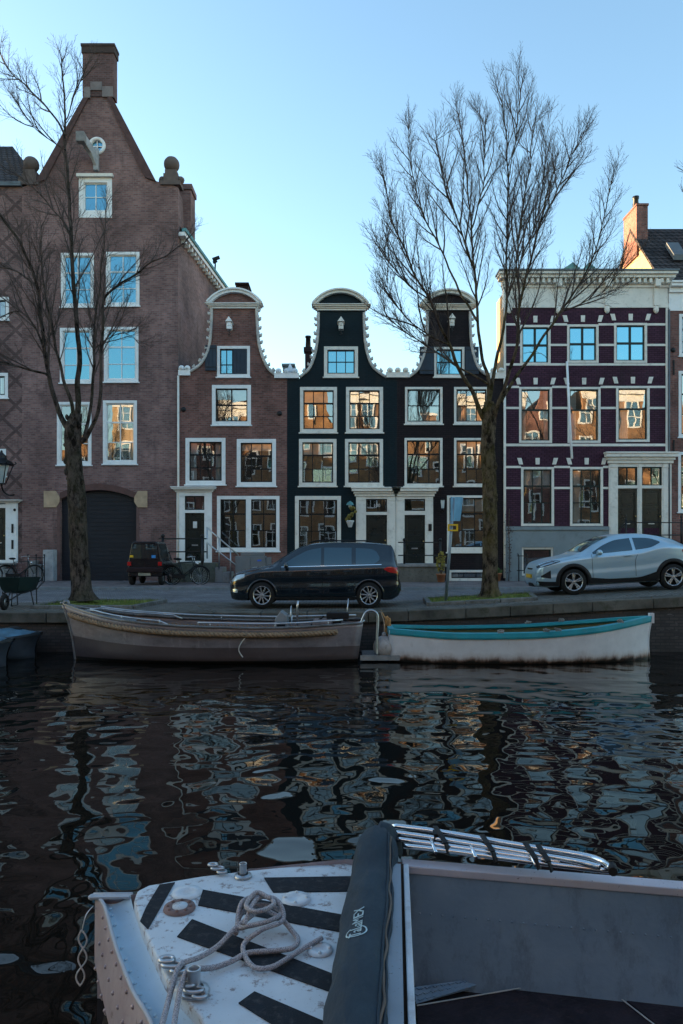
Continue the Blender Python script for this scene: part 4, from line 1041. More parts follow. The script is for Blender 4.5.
left_tree = tree('bare_tree', 'dark trunked bare tree standing before the tall brick warehouse', (79, 599, 19.4),
     [(83, 600, .29), (81, 580, .25), (79, 545, .23), (77, 500, .225), (74, 460, .21), (73, 432, .22), (76, 414, .15)],
     [([(71, 434, 0), (63, 419, .1), (56, 402, .1), (47, 372, .1), (41, 319, 0), (38, 290, -.2), (26, 255, -.4), (8, 225, -.6), (-12, 200, -.8)], .125, .03),
      ([(74, 425, 0), (72, 405, -.1), (64, 381, -.2), (58, 356, -.3), (50, 319, -.4), (45, 292, -.4), (42, 262, -.3), (41, 235, -.2)], .09, .015),
      ([(77, 432, 0), (78, 400, .1), (78, 362, .1), (77, 318, .1), (72, 260, .1), (69, 210, .2), (67, 160, .2), (65, 125, .2), (64, 95, .3), (62, 62, .3)], .135, .02),
      ([(82, 440, 0), (86, 428, .1), (91, 403, .3), (94, 356, .5), (95, 318, .6), (100, 288, .7), (104, 245, .8), (107, 205, .9)], .085, .014),
      ([(81, 442, 0), (90, 430, -.1), (98, 412, -.2), (101, 375, -.3), (103, 325, -.4), (104, 300, -.4), (118, 284, -.5), (136, 274, -.6), (151, 262, -.7), (167, 256, -.8), (184, 243, -.9)], .09, .012),
      ([(47, 375, 0), (30, 370, -.3), (12, 364, -.6), (-14, 358, -.9)], .05, .02),
      ([(43, 347, 0), (34, 326, .2), (24, 314, .3), (12, 311, .4), (-6, 320, .5)], .045, .015),
      ([(66, 135, 0), (55, 118, .2), (40, 101, .4), (24, 84, .6), (6, 66, .8), (-4, 40, .9)], .045, .012),
      ([(66, 150, 0), (52, 142, -.3), (34, 126, -.6), (18, 104, -.8)], .03, .008),
      ([(70, 235, 0), (58, 215, .3), (40, 195, .6), (20, 176, .8), (2, 166, 1.)], .035, .01),
      ([(36, 285, 0), (18, 272, .2), (2, 266, .4), (-14, 248, .5)], .04, .015),
      ([(66, 120, 0), (72, 100, -.2), (80, 82, -.4), (84, 70, -.5)], .025, .007),
      ([(94, 350, 0), (108, 338, -.3), (122, 334, -.5), (136, 340, -.6)], .022, .007)],
     MT['bark_left'], 11, (.21, 1.8, .08, 3), .25)

right_tree = tree('bare_tree', 'tall mossy bare tree with a wide fan of twigs, between the parked cars', (490, 596, 19.4),
     [(490, 597, .25), (490, 580, .205), (490, 545, .19), (490, 510, .185), (489, 475, .18), (488, 445, .18), (489, 422, .19), (489, 402, .13)],
     [([(486, 424, 0), (476, 400, -.1), (466, 383, -.2), (457, 363, -.4), (450, 345, -.6), (440, 325, -.8), (428, 300, -1.), (412, 270, -1.1), (397, 232, -1.2), (386, 195, -1.3), (383, 178, -1.4)], .10, .012),
      ([(488, 384, 0), (474, 376, .2), (458, 366, .4), (440, 354, .6), (422, 343, .9), (405, 332, 1.1), (386, 315, 1.3), (384, 303, 1.4)], .05, .010),
      ([(489, 410, 0), (488, 380, .1), (482, 360, .2), (478, 324, .3), (475, 290, .4), (472, 240, .5), (468, 190, .6), (463, 140, .6), (459, 118, .7)], .095, .010),
      ([(478, 322, 0), (462, 295, .4), (447, 262, .7), (432, 232, 1.), (418, 198, 1.2), (410, 160, 1.4), (409, 130, 1.5)], .055, .009),
      ([(489, 405, 0), (494, 368, .2), (502, 335, .5), (506, 300, .8), (507, 240, 1.), (508, 172, 1.2), (503, 110, 1.3), (498, 92, 1.3)], .085, .010),
      ([(491, 424, 0), (500, 402, -.3), (510, 376, -.5), (517, 345, -.7), (520, 305, -.9), (530, 262, -1.), (541, 220, -1.1), (551, 180, -1.2), (555, 168, -1.2)], .10, .012),
      ([(501, 402, -.3), (520, 372, -.2), (540, 342, -.1), (560, 313, 0), (580, 284, .1), (595, 252, .2), (605, 215, .2), (612, 182, .2)], .075, .011),
      ([(541, 222, -1.1), (556, 195, -.9), (570, 160, -.7), (581, 135, -.6)], .035, .008),
      ([(520, 306, -.9), (516, 262, -.6), (522, 210, -.3), (531, 160, -.1), (533, 125, 0)], .045, .009),
      ([(506, 300, .8), (520, 262, 1.1), (538, 215, 1.4), (545, 165, 1.6), (546, 138, 1.7)], .04, .008),
      ([(474, 270, .4), (462, 235, -.2), (448, 195, -.5), (438, 150, -.8), (436, 140, -1.)], .04, .008),
      ([(428, 300, -1.), (408, 285, -1.4), (390, 262, -1.7), (386, 244, -2.)], .03, .008),
      ([(450, 345, -.6), (430, 335, -1.), (408, 318, -1.4), (388, 292, -1.7), (386, 276, -2.)], .035, .008),
      ([(508, 180, 1.2), (515, 140, .9), (520, 100, .7), (519, 84, .6)], .025, .007),
      ([(471, 230, .5), (482, 190, .8), (486, 140, 1.), (483, 120, 1.2)], .035, .007),
      ([(560, 313, 0), (585, 302, -.4), (606, 290, -.7), (622, 268, -.9)], .028, .007)],
     MT['bark_right'], 23, (.185, 1.95, .11, 3), .19)

# a tree past the edge whose branch tips reach into view
edge_tree = tree('bare_tree', 'bare tree mostly past the edge, only branch tips showing above the tiled roof', (790, 592, 20.5),
     [(790, 594, .25), (790, 540, .2), (788, 480, .19), (787, 430, .18), (787, 405, .13)],
     [([(786, 420, 0), (765, 360, 0), (745, 300, 0), (712, 235, 0), (686, 196, 0)], .09, .012),
      ([(787, 410, 0), (775, 320, .3), (765, 240, .5), (735, 175, .6), (690, 172, .6)], .09, .012),
      ([(788, 410, 0), (805, 320, -.3), (815, 240, -.5), (825, 140, -.6)], .09, .012)],
     MT['bark_right'], 31, (.40, 1.2, .14, 3), .19)

# ------------------------------------------------------------------ vehicles
def wheel_parts(root, x, y, r, w, spokes, side, cov='alloy'):
    """a tyre with a spoked rim; side = -1 faces the water"""
    t = MB().lathe([(r * .66, -w / 2), (r * .93, -w / 2), (r * .985, -w / 2 + .02), (r, -w / 4), (r, w / 4), (r * .985, w / 2 - .02), (r * .93, w / 2), (r * .66, w / 2)], (x, y, r), 36, 'Y').build('wheel', MT['rubber'], root, local=True)
    yo = y + side * (w / 2 - .015); ri = r * .68
    m = MB().lathe([(ri, w * .6 * -side), (ri * .96, 0), (ri * 1.03, .012 * side), (ri, .018 * side), (ri * .93, .004 * side), (ri * .9, -.03 * side)], (x, yo, r), 36, 'Y')
    m.lathe([(.0, .012 * side), (ri * .16, .012 * side), (ri * .2, -.02 * side)], (x, yo, r), 16, 'Y')
    for k in range(spokes):
        a = 2 * math.pi * k / spokes + .3
        for off in ((-.11, .11) if spokes <= 5 else (0,)):
            p0 = Vector((x + ri * .14 * math.cos(a + off), yo - side * .012, r + ri * .14 * math.sin(a + off)))
            b = a + off * 1.3 + (.22 if spokes > 5 else 0)
            p1 = Vector((x + ri * .96 * math.cos(b), yo - side * .006, r + ri * .96 * math.sin(b)))
            m.bar(p0, p1, ri * (.17 if spokes <= 5 else .15), .022, (0, 1, 0))
    m.build('rim', MT[cov], t, local=True, bevel=.004)
    MB().lathe([(0, -.04 * side), (ri * .94, -.04 * side), (ri * .94, -.05 * side), (0, -.05 * side)], (x, yo, r), 24, 'Y').build('brake_disc', MT['well'], t, local=True)


class CarShape:
    def __init__(s, L, W, top, bot, belt, half, roofw):
        s.L, s.W, s.top, s.bot, s.belt, s.half, s.roofw = L, W, top, bot, belt, half, roofw

    def sec(s, x):
        T, Bt = pchip(s.top, x), pchip(s.bot, x); w = pchip(s.half, x); rw = pchip(s.roofw, x) ; b = min(pchip(s.belt, x), T - .07)
        b = max(b, Bt + .16)
        h = b - Bt
        P = [(0, Bt + .02), (w * .6, Bt + .01), (w * .88, Bt + .015), (w * .95, Bt + .05), (w * .985, Bt + h * .22), (w, Bt + h * .42), (w * .985, Bt + h * .55), (w * .992, Bt + h * .75), (w * .985, b - .05), (w * .955, b)]
        ye = w * .955; rw = min(rw, ye)
        for u in (.18, .4, .62, .82, .94):
            P.append((ye + (rw - ye) * u ** 1.25, b + (T - .055 - b) * u))
        P += [(rw * .965, T - .03), (rw * .88, T - .012), (rw * .6, T - .002), (0, T)]
        return P

    def side_y(s, x, z):
        P = s.sec(x)
        for (y0, z0), (y1, z1) in zip(P[2:], P[3:]):
            if z0 <= z <= z1 and z1 > z0: return y0 + (y1 - y0) * (z - z0) / (z1 - z0)
        return P[-4][0]

    def top_z(s, x, y):
        P = s.sec(x)[10:]
        y = abs(y)
        for (y0, z0), (y1, z1) in zip(P, P[1:]):
            if y1 <= y <= y0 and y0 > y1: return z0 + (z1 - z0) * (y0 - y) / (y0 - y1)
        return P[0][1]

    def body(s, cuts, r, n=170):
        rows = []
        for i in range(n + 1):
            x = s.L * (.5 - .5 * math.cos(math.pi * i / n)) * .4 + s.L * i / n * .6
            P = s.sec(x); Q = [P[0]]
            for p, q in zip(P, P[1:]): Q += [(p[0] + (q[0] - p[0]) * k / 4, p[1] + (q[1] - p[1]) * k / 4) for k in (1, 2, 3, 4)]
            rows.append([(x, -y, z) for y, z in Q] + [(x, y, z) for y, z in Q[-2:0:-1]])
        m = MB(); m.grid(rows, close=True)
        keep = []
        for f in m.f:
            c = sum((m.v[i] for i in f), Vector((0, 0, 0))) / 4
            if abs(c.y) > .5 and any((c.x - x) ** 2 + (c.z - z) ** 2 < r * r for x, z in cuts): continue
            keep.append(f)
        m.f = keep; m.s = [True] * len(keep)
        k = len(rows[0]); m.f += [tuple(range(k)), tuple(range(len(m.v) - k, len(m.v)))[::-1]]; m.s += [True, True]
        return m

    def arch(s, x0, z0, r, sd, w=.05, out=.014):
        rows = []
        for k in range(29):
            a = math.pi * (-.07 + 1.14 * k / 28); row = []
            for rr, o in ((r - .025, -.10), (r - .02, out * .6), (r, out), (r + w, out), (r + w + .012, -.01)):
                xx, zz = x0 + rr * math.cos(a), z0 + rr * math.sin(a); row.append((xx, sd * (s.side_y(xx, max(zz, pchip(s.bot, xx) + .09)) + o), zz))
            rows.append(row)
        return MB().grid(rows)

    def side_patch(s, xs, lo, hi, side, off=.006, nz=6, thick=True):
        rows = []
        for x in xs:
            a, b = lo(x), hi(x)
            rows.append([(x, side * (s.side_y(x, a + (b - a) * k / nz) + off), a + (b - a) * k / nz) for k in range(nz + 1)])
        m = MB(); m.grid(rows); return m

    def top_patch(s, x0, x1, f0, f1, off=.008, nx=10, ny=12):
        rows = []
        for i in range(nx + 1):
            x = x0 + (x1 - x0) * i / nx; hw = pchip(s.roofw, x) * (f0 + (f1 - f0) * i / nx)
            rows.append([(x, -hw + 2 * hw * k / ny, s.top_z(x, -hw + 2 * hw * k / ny) + off) for k in range(ny + 1)])
        m = MB(); m.grid(rows); return m


def lin(x0, x1, n): return [x0 + (x1 - x0) * k / (n - 1) for k in range(n)]


def decimal(keys): return lambda x: pchip(keys, x)


# --- dark people carrier
def make_mpv():
    L, W = 4.53, .915
    S_ = CarShape(L, W,
        top=[(0, .62), (.04, .74), (.12, .88), (.5, 1.0), (1.0, 1.09), (1.12, 1.12), (1.5, 1.34), (1.95, 1.57), (2.3, 1.645), (2.8, 1.67), (3.5, 1.665), (4.0, 1.635), (4.26, 1.585), (4.36, 1.42), (4.45, 1.08), (4.49, .80), (4.53, .62)],
        bot=[(0, .34), (.06, .22), (.3, .185), (4.2, .20), (4.45, .30), (4.53, .42)],
        belt=[(0, .6), (.2, .78), (1.0, .98), (1.8, 1.0), (3.8, 1.07), (4.3, 1.08), (4.53, .9)],
        half=[(0, .58), (.05, .70), (.2, .82), (.6, .895), (1.2, .915), (3.6, .915), (4.2, .885), (4.42, .83), (4.53, .68)],
        roofw=[(0, .5), (.2, .66), (1.0, .74), (1.5, .69), (2.2, .62), (3.4, .61), (4.2, .58), (4.35, .64), (4.53, .60)])
    t = thing('parked_car', 'blue black people carrier parked on the quay behind the brown steel boat', 'car')
    b = S_.body(((.88, .34), (3.67, .34)), .39).build('body', MT['paint_black'], t, local=True)
    for sd in (-1, 1):
        f1 = S_.side_patch(lin(1.42, 2.02, 8) + lin(2.08, 2.42, 4), decimal([(1.42, 1.06), (2.42, 1.075)]), decimal([(1.42, 1.10), (1.75, 1.30), (2.1, 1.46), (2.42, 1.52)]), sd).build('side_window', MT['car_glass'], t, local=True)
        S_.side_patch(lin(2.50, 3.22, 8), decimal([(2.5, 1.08), (3.22, 1.10)]), decimal([(2.5, 1.525), (3.22, 1.52)]), sd).build('side_window', MT['car_glass'], t, local=True)
        S_.side_patch(lin(3.33, 3.95, 9), decimal([(3.33, 1.105), (3.8, 1.12), (3.95, 1.22)]), decimal([(3.33, 1.515), (3.7, 1.495), (3.88, 1.42), (3.95, 1.30)]), sd).build('side_window', MT['car_glass'], t, local=True)
        S_.side_patch(lin(1.1, 3.42, 14), lambda x: .245, lambda x: .30, sd, .02, 2).build('sill_trim', MT['cladding'], t, local=True)
        S_.side_patch(lin(1.38, 4.0, 18), decimal([(1.38, 1.035), (4.0, 1.095)]), decimal([(1.38, 1.05), (4.0, 1.11)]), sd, .01, 1).build('belt_trim', MT['chrome'], t, local=True)
        m = MB()
        for x in (1.36, 2.46, 3.28):
            P = [(x, sd * (S_.side_y(x, z) + .003), z) for z in lin(.34, 1.02, 9)]; m.tube(P, .0055, 4)
        m.build('door_gaps', MT['well'], t, local=True)
        m = MB()
        for x in (2.28, 3.1): y = S_.side_y(x, .93); m.bar((x - .1, sd * (y + .025), .93), (x + .1, sd * (y + .025), .935), .03, .03)
        m.build('door_handle', MT['paint_black'], t, local=True, bevel=.008)
        m = MB().sphere((1.52, sd * (W + .10), 1.08), .11, 12, 8, (.55, 1., .75)); m.bar((1.52, sd * (W - .06), 1.04), (1.52, sd * (W + .06), 1.05), .05, .04); m.build('wing_mirror', MT['paint_black'], t, local=True)
        S_.side_patch(lin(.07, .42, 10), decimal([(.07, .66), (.42, .77)]), decimal([(.07, .73), (.2, .83), (.42, .87)]), sd, .006, 4).build('headlight', MT['clear_lens'], t, local=True)
        S_.side_patch(lin(.1, .24, 5), lambda x: .40, lambda x: .48, sd, .006, 2).build('fog_light', MT['clear_lens'], t, local=True)
        S_.side_patch(lin(4.06, 4.42, 10), decimal([(4.06, .98), (4.25, .90), (4.42, .88)]), decimal([(4.06, 1.0), (4.2, 1.05), (4.42, 1.02)]), sd, .008, 4).build('tail_light', MT['red_lens'], t, local=True)
        m = MB().tube([(2.1, sd * .58, 1.655), (2.3, sd * .57, 1.70), (3.6, sd * .56, 1.70), (3.9, sd * .56, 1.645)], .016, 6); m.build('roof_rail', MT['cladding'], t, local=True)
        for x in (.88, 3.67): S_.arch(x, .34, .375, sd, .022, .006).build('arch_lip', MT['paint_black'], t, local=True)
        for x in (.88, 3.67): wheel_parts(t, x, sd * (W - .125), .335, .22, 10, sd)
    S_.top_patch(1.18, 2.0, .90, .92, .01).build('windscreen', MT['car_glass'], t, local=True)
    S_.top_patch(4.26, 4.38, .88, .9, .012, 5).build('rear_window', MT['car_glass'], t, local=True)
    m = MB()
    for k in range(4): m.box(-.02, .05, -.5, .5, .50 + .05 * k, .525 + .05 * k)
    m.build('grille', MT['chrome'], t, local=True)
    MB().box(-.025, .0, -.26, .26, .40, .49).build('number_plate', MT['plate_yellow'], t, local=True)
    m = MB()
    for x in (.88, 3.67): MB().box(x - .38, x + .38, -.62, .62, .3, .66).build('wheel_well', MT['well'], t, local=True)
    return t
mpv = make_mpv(); mpv.scale = (.955, .96, 1.0); mpv.location = (wx(228.0, 18.4), 18.4 + .89, .01); mpv['group'] = 'cars parked along the quay'


# --- silver crossover
def make_suv():
    L, W = 4.36, .90
    S_ = CarShape(L, W,
        top=[(0, .64), (.05, .78), (.16, .88), (.5, .97), (1.0, 1.045), (1.18, 1.10), (1.6, 1.33), (2.0, 1.49), (2.35, 1.55), (2.8, 1.545), (3.3, 1.47), (3.65, 1.38), (3.95, 1.24), (4.12, 1.13), (4.25, 1.0), (4.32, .82), (4.36, .66)],
        bot=[(0, .36), (.06, .24), (.3, .21), (4.0, .24), (4.25, .34), (4.36, .46)],
        belt=[(0, .62), (.2, .82), (1.0, .97), (1.8, 1.02), (2.7, 1.06), (3.4, 1.18), (4.0, 1.12), (4.36, .9)],
        half=[(0, .52), (.05, .64), (.2, .79), (.6, .89), (1.0, .90), (1.9, .875), (2.6, .885), (3.4, .90), (3.9, .87), (4.2, .78), (4.36, .62)],
        roofw=[(0, .46), (.2, .62), (1.0, .72), (1.6, .65), (2.2, .58), (3.2, .55), (3.9, .56), (4.2, .60), (4.36, .55)])
    t = thing('parked_car', 'silver blue crossover car parked on the quay above the white boat', 'car')
    b = S_.body(((.95, .36), (3.59, .36)), .41).build('body', MT['paint_silver'], t, local=True)
    for sd in (-1, 1):
        S_.side_patch(lin(1.5, 2.56, 14), decimal([(1.5, 1.05), (2.56, 1.10)]), decimal([(1.5, 1.10), (1.85, 1.29), (2.2, 1.40), (2.56, 1.43)]), sd).build('side_window', MT['car_glass'], t, local=True)
        S_.side_patch(lin(2.64, 3.32, 10), decimal([(2.64, 1.11), (3.0, 1.15), (3.32, 1.27)]), decimal([(2.64, 1.43), (3.0, 1.41), (3.2, 1.36), (3.32, 1.30)]), sd).build('side_window', MT['car_glass'], t, local=True)
        S_.side_patch(lin(1.36, 3.18, 18), lambda x: .265, decimal([(1.36, .44), (2., .38), (2.6, .38), (3.18, .52)]), sd, .022, 3).build('sill_cladding', MT['cladding'], t, local=True)
        for x in (.95, 3.59): S_.arch(x, .36, .40, sd, .07).build('arch_trim', MT['cladding'], t, local=True)
        m = MB()
        for x in (1.46, 2.60):
            m.tube([(x + .1 * smooth((z - .8) / .3) * (1 if x > 2 else 0), sd * (S_.side_y(x, z) + .003), z) for z in lin(.42, 1.05, 9)], .005, 4)
        m.build('door_gaps', MT['well'], t, local=True)
        y = S_.side_y(2.42, .97); MB().bar((2.3, sd * (y + .028), .965), (2.5, sd * (y + .028), .975), .03, .032).build('door_handle', MT['paint_silver'], t, local=True, bevel=.008)
        m = MB().sphere((1.62, sd * (W + .11), 1.09), .12, 20, 12, (.6, 1., .65)); m.bar((1.62, sd * (W - .08), 1.04), (1.62, sd * (W + .05), 1.06), .05, .04); m.build('wing_mirror', MT['paint_silver'], t, local=True)
        S_.side_patch(lin(.07, .62, 12), decimal([(.07, .74), (.3, .80), (.62, .90)]), decimal([(.07, .79), (.2, .88), (.45, .935), (.62, .93)]), sd, .006, 4).build('headlight', MT['dark_lens'], t, local=True)
        S_.side_patch(lin(.03, .54, 9), decimal([(.03, .27), (.54, .26)]), decimal([(.03, .40), (.3, .38), (.54, .37)]), sd, .012, 3).build('bumper_corner', MT['cladding'], t, local=True)
        S_.side_patch(lin(.12, .36, 6), decimal([(.12, .50), (.36, .46)]), decimal([(.12, .54), (.36, .68)]), sd, .007, 3).build('bumper_slash', MT['cladding'], t, local=True)
        S_.side_patch(lin(3.86, 4.26, 10), decimal([(3.86, 1.0), (4.26, .90)]), decimal([(3.86, 1.06), (4.1, 1.08), (4.26, 1.0)]), sd, .012, 4).build('tail_light', MT['red_lens'], t, local=True)
        for x in (.95, 3.59): wheel_parts(t, x, sd * (W - .13), .345, .22, 5, sd)
    S_.top_patch(1.24, 2.02, .90, .92, .01).build('windscreen', MT['car_glass'], t, local=True)
    S_.top_patch(3.7, 4.08, .86, .86, .012, 5).build('rear_window', MT['car_glass'], t, local=True)
    S_.top_patch(3.42, 3.66, .92, .94, .022, 5).build('spoiler', MT['cladding'], t, local=True)
    S_.side_patch  # front: grille band, lower intake, plate
    m = MB(); rows = []
    for z in (.34, .46, .58): rows.append([(.012 + .16 * (abs(y) / .6) ** 2.2, y, z) for y in lin(-.56, .56, 13)])
    m.grid(rows); m.build('lower_grille', MT['cladding'], t, local=True)
    m = MB(); m.grid([[(.0 + .17 * (abs(y) / .6) ** 2.2, y, z) for y in lin(-.6, .6, 13)] for z in (.235, .30, .33)]); m.build('bumper_lip', MT['cladding'], t, local=True)
    m = MB(); m.grid([[(.0 + .12 * (abs(y) / .6) ** 2.2 + (z - .7) * .25, y, z) for y in lin(-.55, .55, 13)] for z in (.70, .74)]); m.build('upper_grille', MT['cladding'], t, local=True)
    MB().box(-.03, .0, -.26, .26, .47, .57).build('number_plate', MT['plate_yellow'], t, local=True)
    m = MB()
    for x in (.95, 3.59): MB().box(x - .39, x + .39, -.62, .62, .32, .68).build('wheel_well', MT['well'], t, local=True)
    return t
suv = make_suv(); suv['group'] = 'cars parked along the quay'
xf = 5.22; suv.location = (xf, 19.55 + .90, gz(xf + .95) - .045); suv.rotation_euler = (0, -math.atan2(gz(xf + 3.59) - gz(xf + .95), 2.64), 0)


# --- tiny dark microcar seen from behind
def make_micro():
    t = thing('micro_car', 'tiny dark red and black microcar parked nose in beside the garage door', 'microcar')
    w = .56
    S0 = [(-w, .32), (-w, .86), (-w * .96, .95), (-w * .80, 1.52), (-w * .66, 1.60), (w * .66, 1.60), (w * .80, 1.52), (w * .96, .95), (w, .86), (w, .32)]
    m = MB(); rows = []
    for y, k, dz in ((0, .97, 0), (.08, 1, 0), (1.2, 1, 0), (1.55, .98, -.12), (2.0, .94, -.55), (2.1, .9, -.6)):
        rows.append([(x * k, y, z if z < .9 else max(.9, z + dz)) for x, z in S0])
    m.grid(rows, smooth=False, close=True); m.f += [tuple(range(10)), tuple(range(50, 60))[::-1]]; m.s += [False, False]
    m.build('body', M('dark microcar paint', (.009, .006, .008), .25, bump=0, var=.05), t, local=True, bevel=.03)
    MB().add([(-w * .82, -.012, .98), (w * .82, -.012, .98), (w * .70, -.012, 1.5), (-w * .70, -.012, 1.5)], [(0, 1, 2, 3)]).build('rear_window', MT['car_glass'], t, local=True)
    for sd in (-1, 1):
        MB().add([(sd * w * .955, .15, .98), (sd * w * .955, 1.3, .98), (sd * w * .825, 1.15, 1.46), (sd * w * .825, .2, 1.46)], [(0, 1, 2, 3)]).build('side_window', MT['car_glass'], t, local=True)
        MB().box(sd * w * .9 - .06, sd * w * .9 + .06, -.03, .02, .72, .86).build('tail_light', MT['red_lens'], t, local=True, bevel=.01)
        for y in (.35, 1.75):
            wh = MB().lathe([(.13, -.07), (.23, -.07), (.26, -.04), (.26, .04), (.23, .07), (.13, .07)], (sd * (w - .07), y, .26), 24, 'X').build('wheel', MT['rubber'], t, local=True)
            MB().lathe([(0, .06 * sd), (.13, .065 * sd), (.14, .03 * sd)], (sd * (w - .07), y, .26), 18, 'X').build('rim', MT['alloy'], wh, local=True)
    MB().box(-w - .02, w + .02, -.09, .06, .48, .66).build('bumper', M('dull red bumper', (.018, .009, .011), .5, bump=0), t, local=True, bevel=.03)
    MB().box(-.2, .2, -.045, -.01, .36, .46).build('number_plate', M('pale plate', (.28, .26, .2), .5, bump=0), t, local=True)
    MB().box(-w * .86, -w * .66, -.03, -.014, 1.02, 1.10).build('yellow_sticker', MT['plate_yellow'], t, local=True)
    MB().box(w * .42, w * .66, -.03, -.014, 1.0, 1.1).build('blue_sticker', M('blue sticker', (.05, .25, .6), .5, bump=0), t, local=True)
    return t
mc = make_micro(); mc.location = (wx(146, 27.6), 27.4, .10); mc.scale = (1.12, 1, 1.02)


# --- bicycles
def make_bike():
    t = thing('bicycle', '', 'bicycle', group='bicycles parked before the houses')
    r = .34
    for x in (0, 1.08):
        w = MB(); n = 32
        w.tube([(x + r * math.cos(2 * math.pi * k / n), 0, r + r * math.sin(2 * math.pi * k / n)) for k in range(n + 1)], .02, 7, cap=False)
        wh = w.build('wheel', MT['rubber'], t, local=True)
        s = MB()
        for k in range(18): a = 2 * math.pi * k / 18; s.tube([(x, .02 * (-1) ** k, r), (x + .32 * math.cos(a), 0, r + .32 * math.sin(a))], .003, 3, cap=False)
        s.tube([(x, -.05, r), (x, .05, r)], .022, 8)
        s.tube([(x + .325 * math.cos(2 * math.pi * k / n), 0, r + .325 * math.sin(2 * math.pi * k / n)) for k in range(n + 1)], .009, 5, cap=False)
        s.build('rim', MT['steel'], wh, local=True)
        MB().tube([(x + (r + .035) * math.cos(a), 0, r + (r + .035) * math.sin(a)) for a in lin(.1 if x == 0 else .4, 3.0, 14)], .018, 6).build('mudguard', MT['iron'], t, local=True)
    f = MB(); bb = (.45, 0, .29); st = (.30, 0, .82); hd = (.86, 0, .86); h2 = (.90, 0, .66)
    for a, b, q in ((bb, st, .018), (bb, h2, .02), (st, hd, .014), (hd, h2, .02), ((0, .04, r), bb, .011), ((0, -.04, r), bb, .011), ((0, .04, r), st, .01), ((0, -.04, r), st, .01), (h2, (1.08, .045, r), .013), (h2, (1.08, -.045, r), .013), (st, (.27, 0, .93), .014)):
        f.tube([a, b], q, 7)
    f.build('frame', M('bicycle frame paint', (.02, .028, .03), .35, bump=0), t, local=True)
    f = MB().tube([hd, (.84, 0, 1.02)], .014, 7); f.tube(curve_pts([(.66, -.29, 1.03), (.80, -.24, 1.06), (.86, -.1, 1.05), (.86, .1, 1.05), (.80, .24, 1.06), (.66, .29, 1.03)], 4), .012, 7); f.build('handlebar', MT['steel'], t, local=True)
    MB().sphere((.24, 0, .96), .13, 12, 8, (1.05, .75, .35)).build('saddle', MT['rubber'], t, local=True)
    MB().box(.0, .52, -.065, -.04, .24, .38).build('chain_case', MT['iron'], t, local=True, bevel=.03)
    m = MB().box(-.25, .24, -.07, .07, .735, .75); m.tube([(0, .06, r), (-.1, .06, .735)], .008, 5); m.tube([(0, -.06, r), (-.1, -.06, .735)], .008, 5); m.build('rear_rack', MT['iron'], t, local=True)
    MB().tube([(.45, -.1, .29), (.53, -.1, .14)], .012, 6).bar((.48, -.16, .14), (.58, -.16, .14), .08, .02).build('pedal', MT['iron'], t, local=True)
    MB().sphere((.97, 0, .80), .045, 8, 6).build('front_lamp', MT['chrome'], t, local=True)
    return t
bk = make_bike(); bk.location = (wx(172, 28.), 28., .10); bk['label'] = 'dark city bicycle right beside the microcar, in front of the stoop'
dup(bk, (wx(170.5, 28.7), 28.7, .10), 0.06, 'black bicycle nearest the stoop wall, half hidden by the outer bicycle')
dup(bk, (wx(6, 29.2), 29.2, .10), .1, 'dark bicycle standing at the stone door steps behind the wheelbarrow')
dup(bk, (wx(-6, 28.6), 28.6, .10), 3.0, 'dark bicycle cut off by the edge, in front of the stone door steps')

# --- wheelbarrow on the quay
t = thing('wheelbarrow', 'dark green wheelbarrow standing on the quay edge beside the mossy bed', 'wheelbarrow', (wx(12, 18.6), 18.6, gz(wx(12, 18.6))))
b = t.location
m = MB(); rows = []
for y, hw, z0, z1, lo in ((-.1, .24, .42, .80, .6), (.35, .27, .36, .78, .65), (.85, .30, .40, .76, .7)):
    rows.append([b + Vector(p) for p in ((-hw * 1.25, y - (.12 if y < 0 else 0), z1), (-hw * .85, y, z0 + .05), (-hw * .6, y, z0), (hw * .6, y, z0), (hw * .85, y, z0 + .05), (hw * 1.25, y - (.12 if y < 0 else 0), z1))])
m.grid(rows, smooth=False)
k = [b + Vector(p) for p in ((-.3, -.22, .80), (-.2, -.1, .47), (-.14, -.1, .42), (.14, -.1, .42), (.2, -.1, .47), (.3, -.22, .80))]; m.add(k, [(0, 1, 2, 3, 4, 5)])
tr = m.build('tray', M('dark green tray', (.010, .024, .024), .5, var=.3), t); sd_ = tr.modifiers.new('s', 'SOLIDIFY'); sd_.thickness = .012
m = MB()
for sd in (-1, 1):
    m.tube([b + Vector((sd * .05, -.42, .2)), b + Vector((sd * .22, .0, .38)), b + Vector((sd * .27, .9, .46)), b + Vector((sd * .28, 1.3, .62))], .018, 7)
    m.tube([b + Vector((sd * .24, .55, .42)), b + Vector((sd * .29, .62, .02)), b + Vector((sd * .25, .9, .02)), b + Vector((sd * .26, .86, .44))], .015, 6)
    m.tube([b + Vector((sd * .05, -.42, .2)), b + Vector((sd * .1, -.3, .45))], .014, 6)
m.build('frame', MT['iron'], t)
w = MB().lathe([(.10, -.04), (.17, -.05), (.20, -.02), (.20, .02), (.17, .05), (.10, .04)], b + Vector((0, -.42, .2)), 22, 'X').build('wheel', MT['rubber'], t)
MB().lathe([(0, -.03), (.11, -.03), (.11, .03), (0, .03)], b + Vector((0, -.42, .2)), 16, 'X').build('hub', MT['steel'], w)

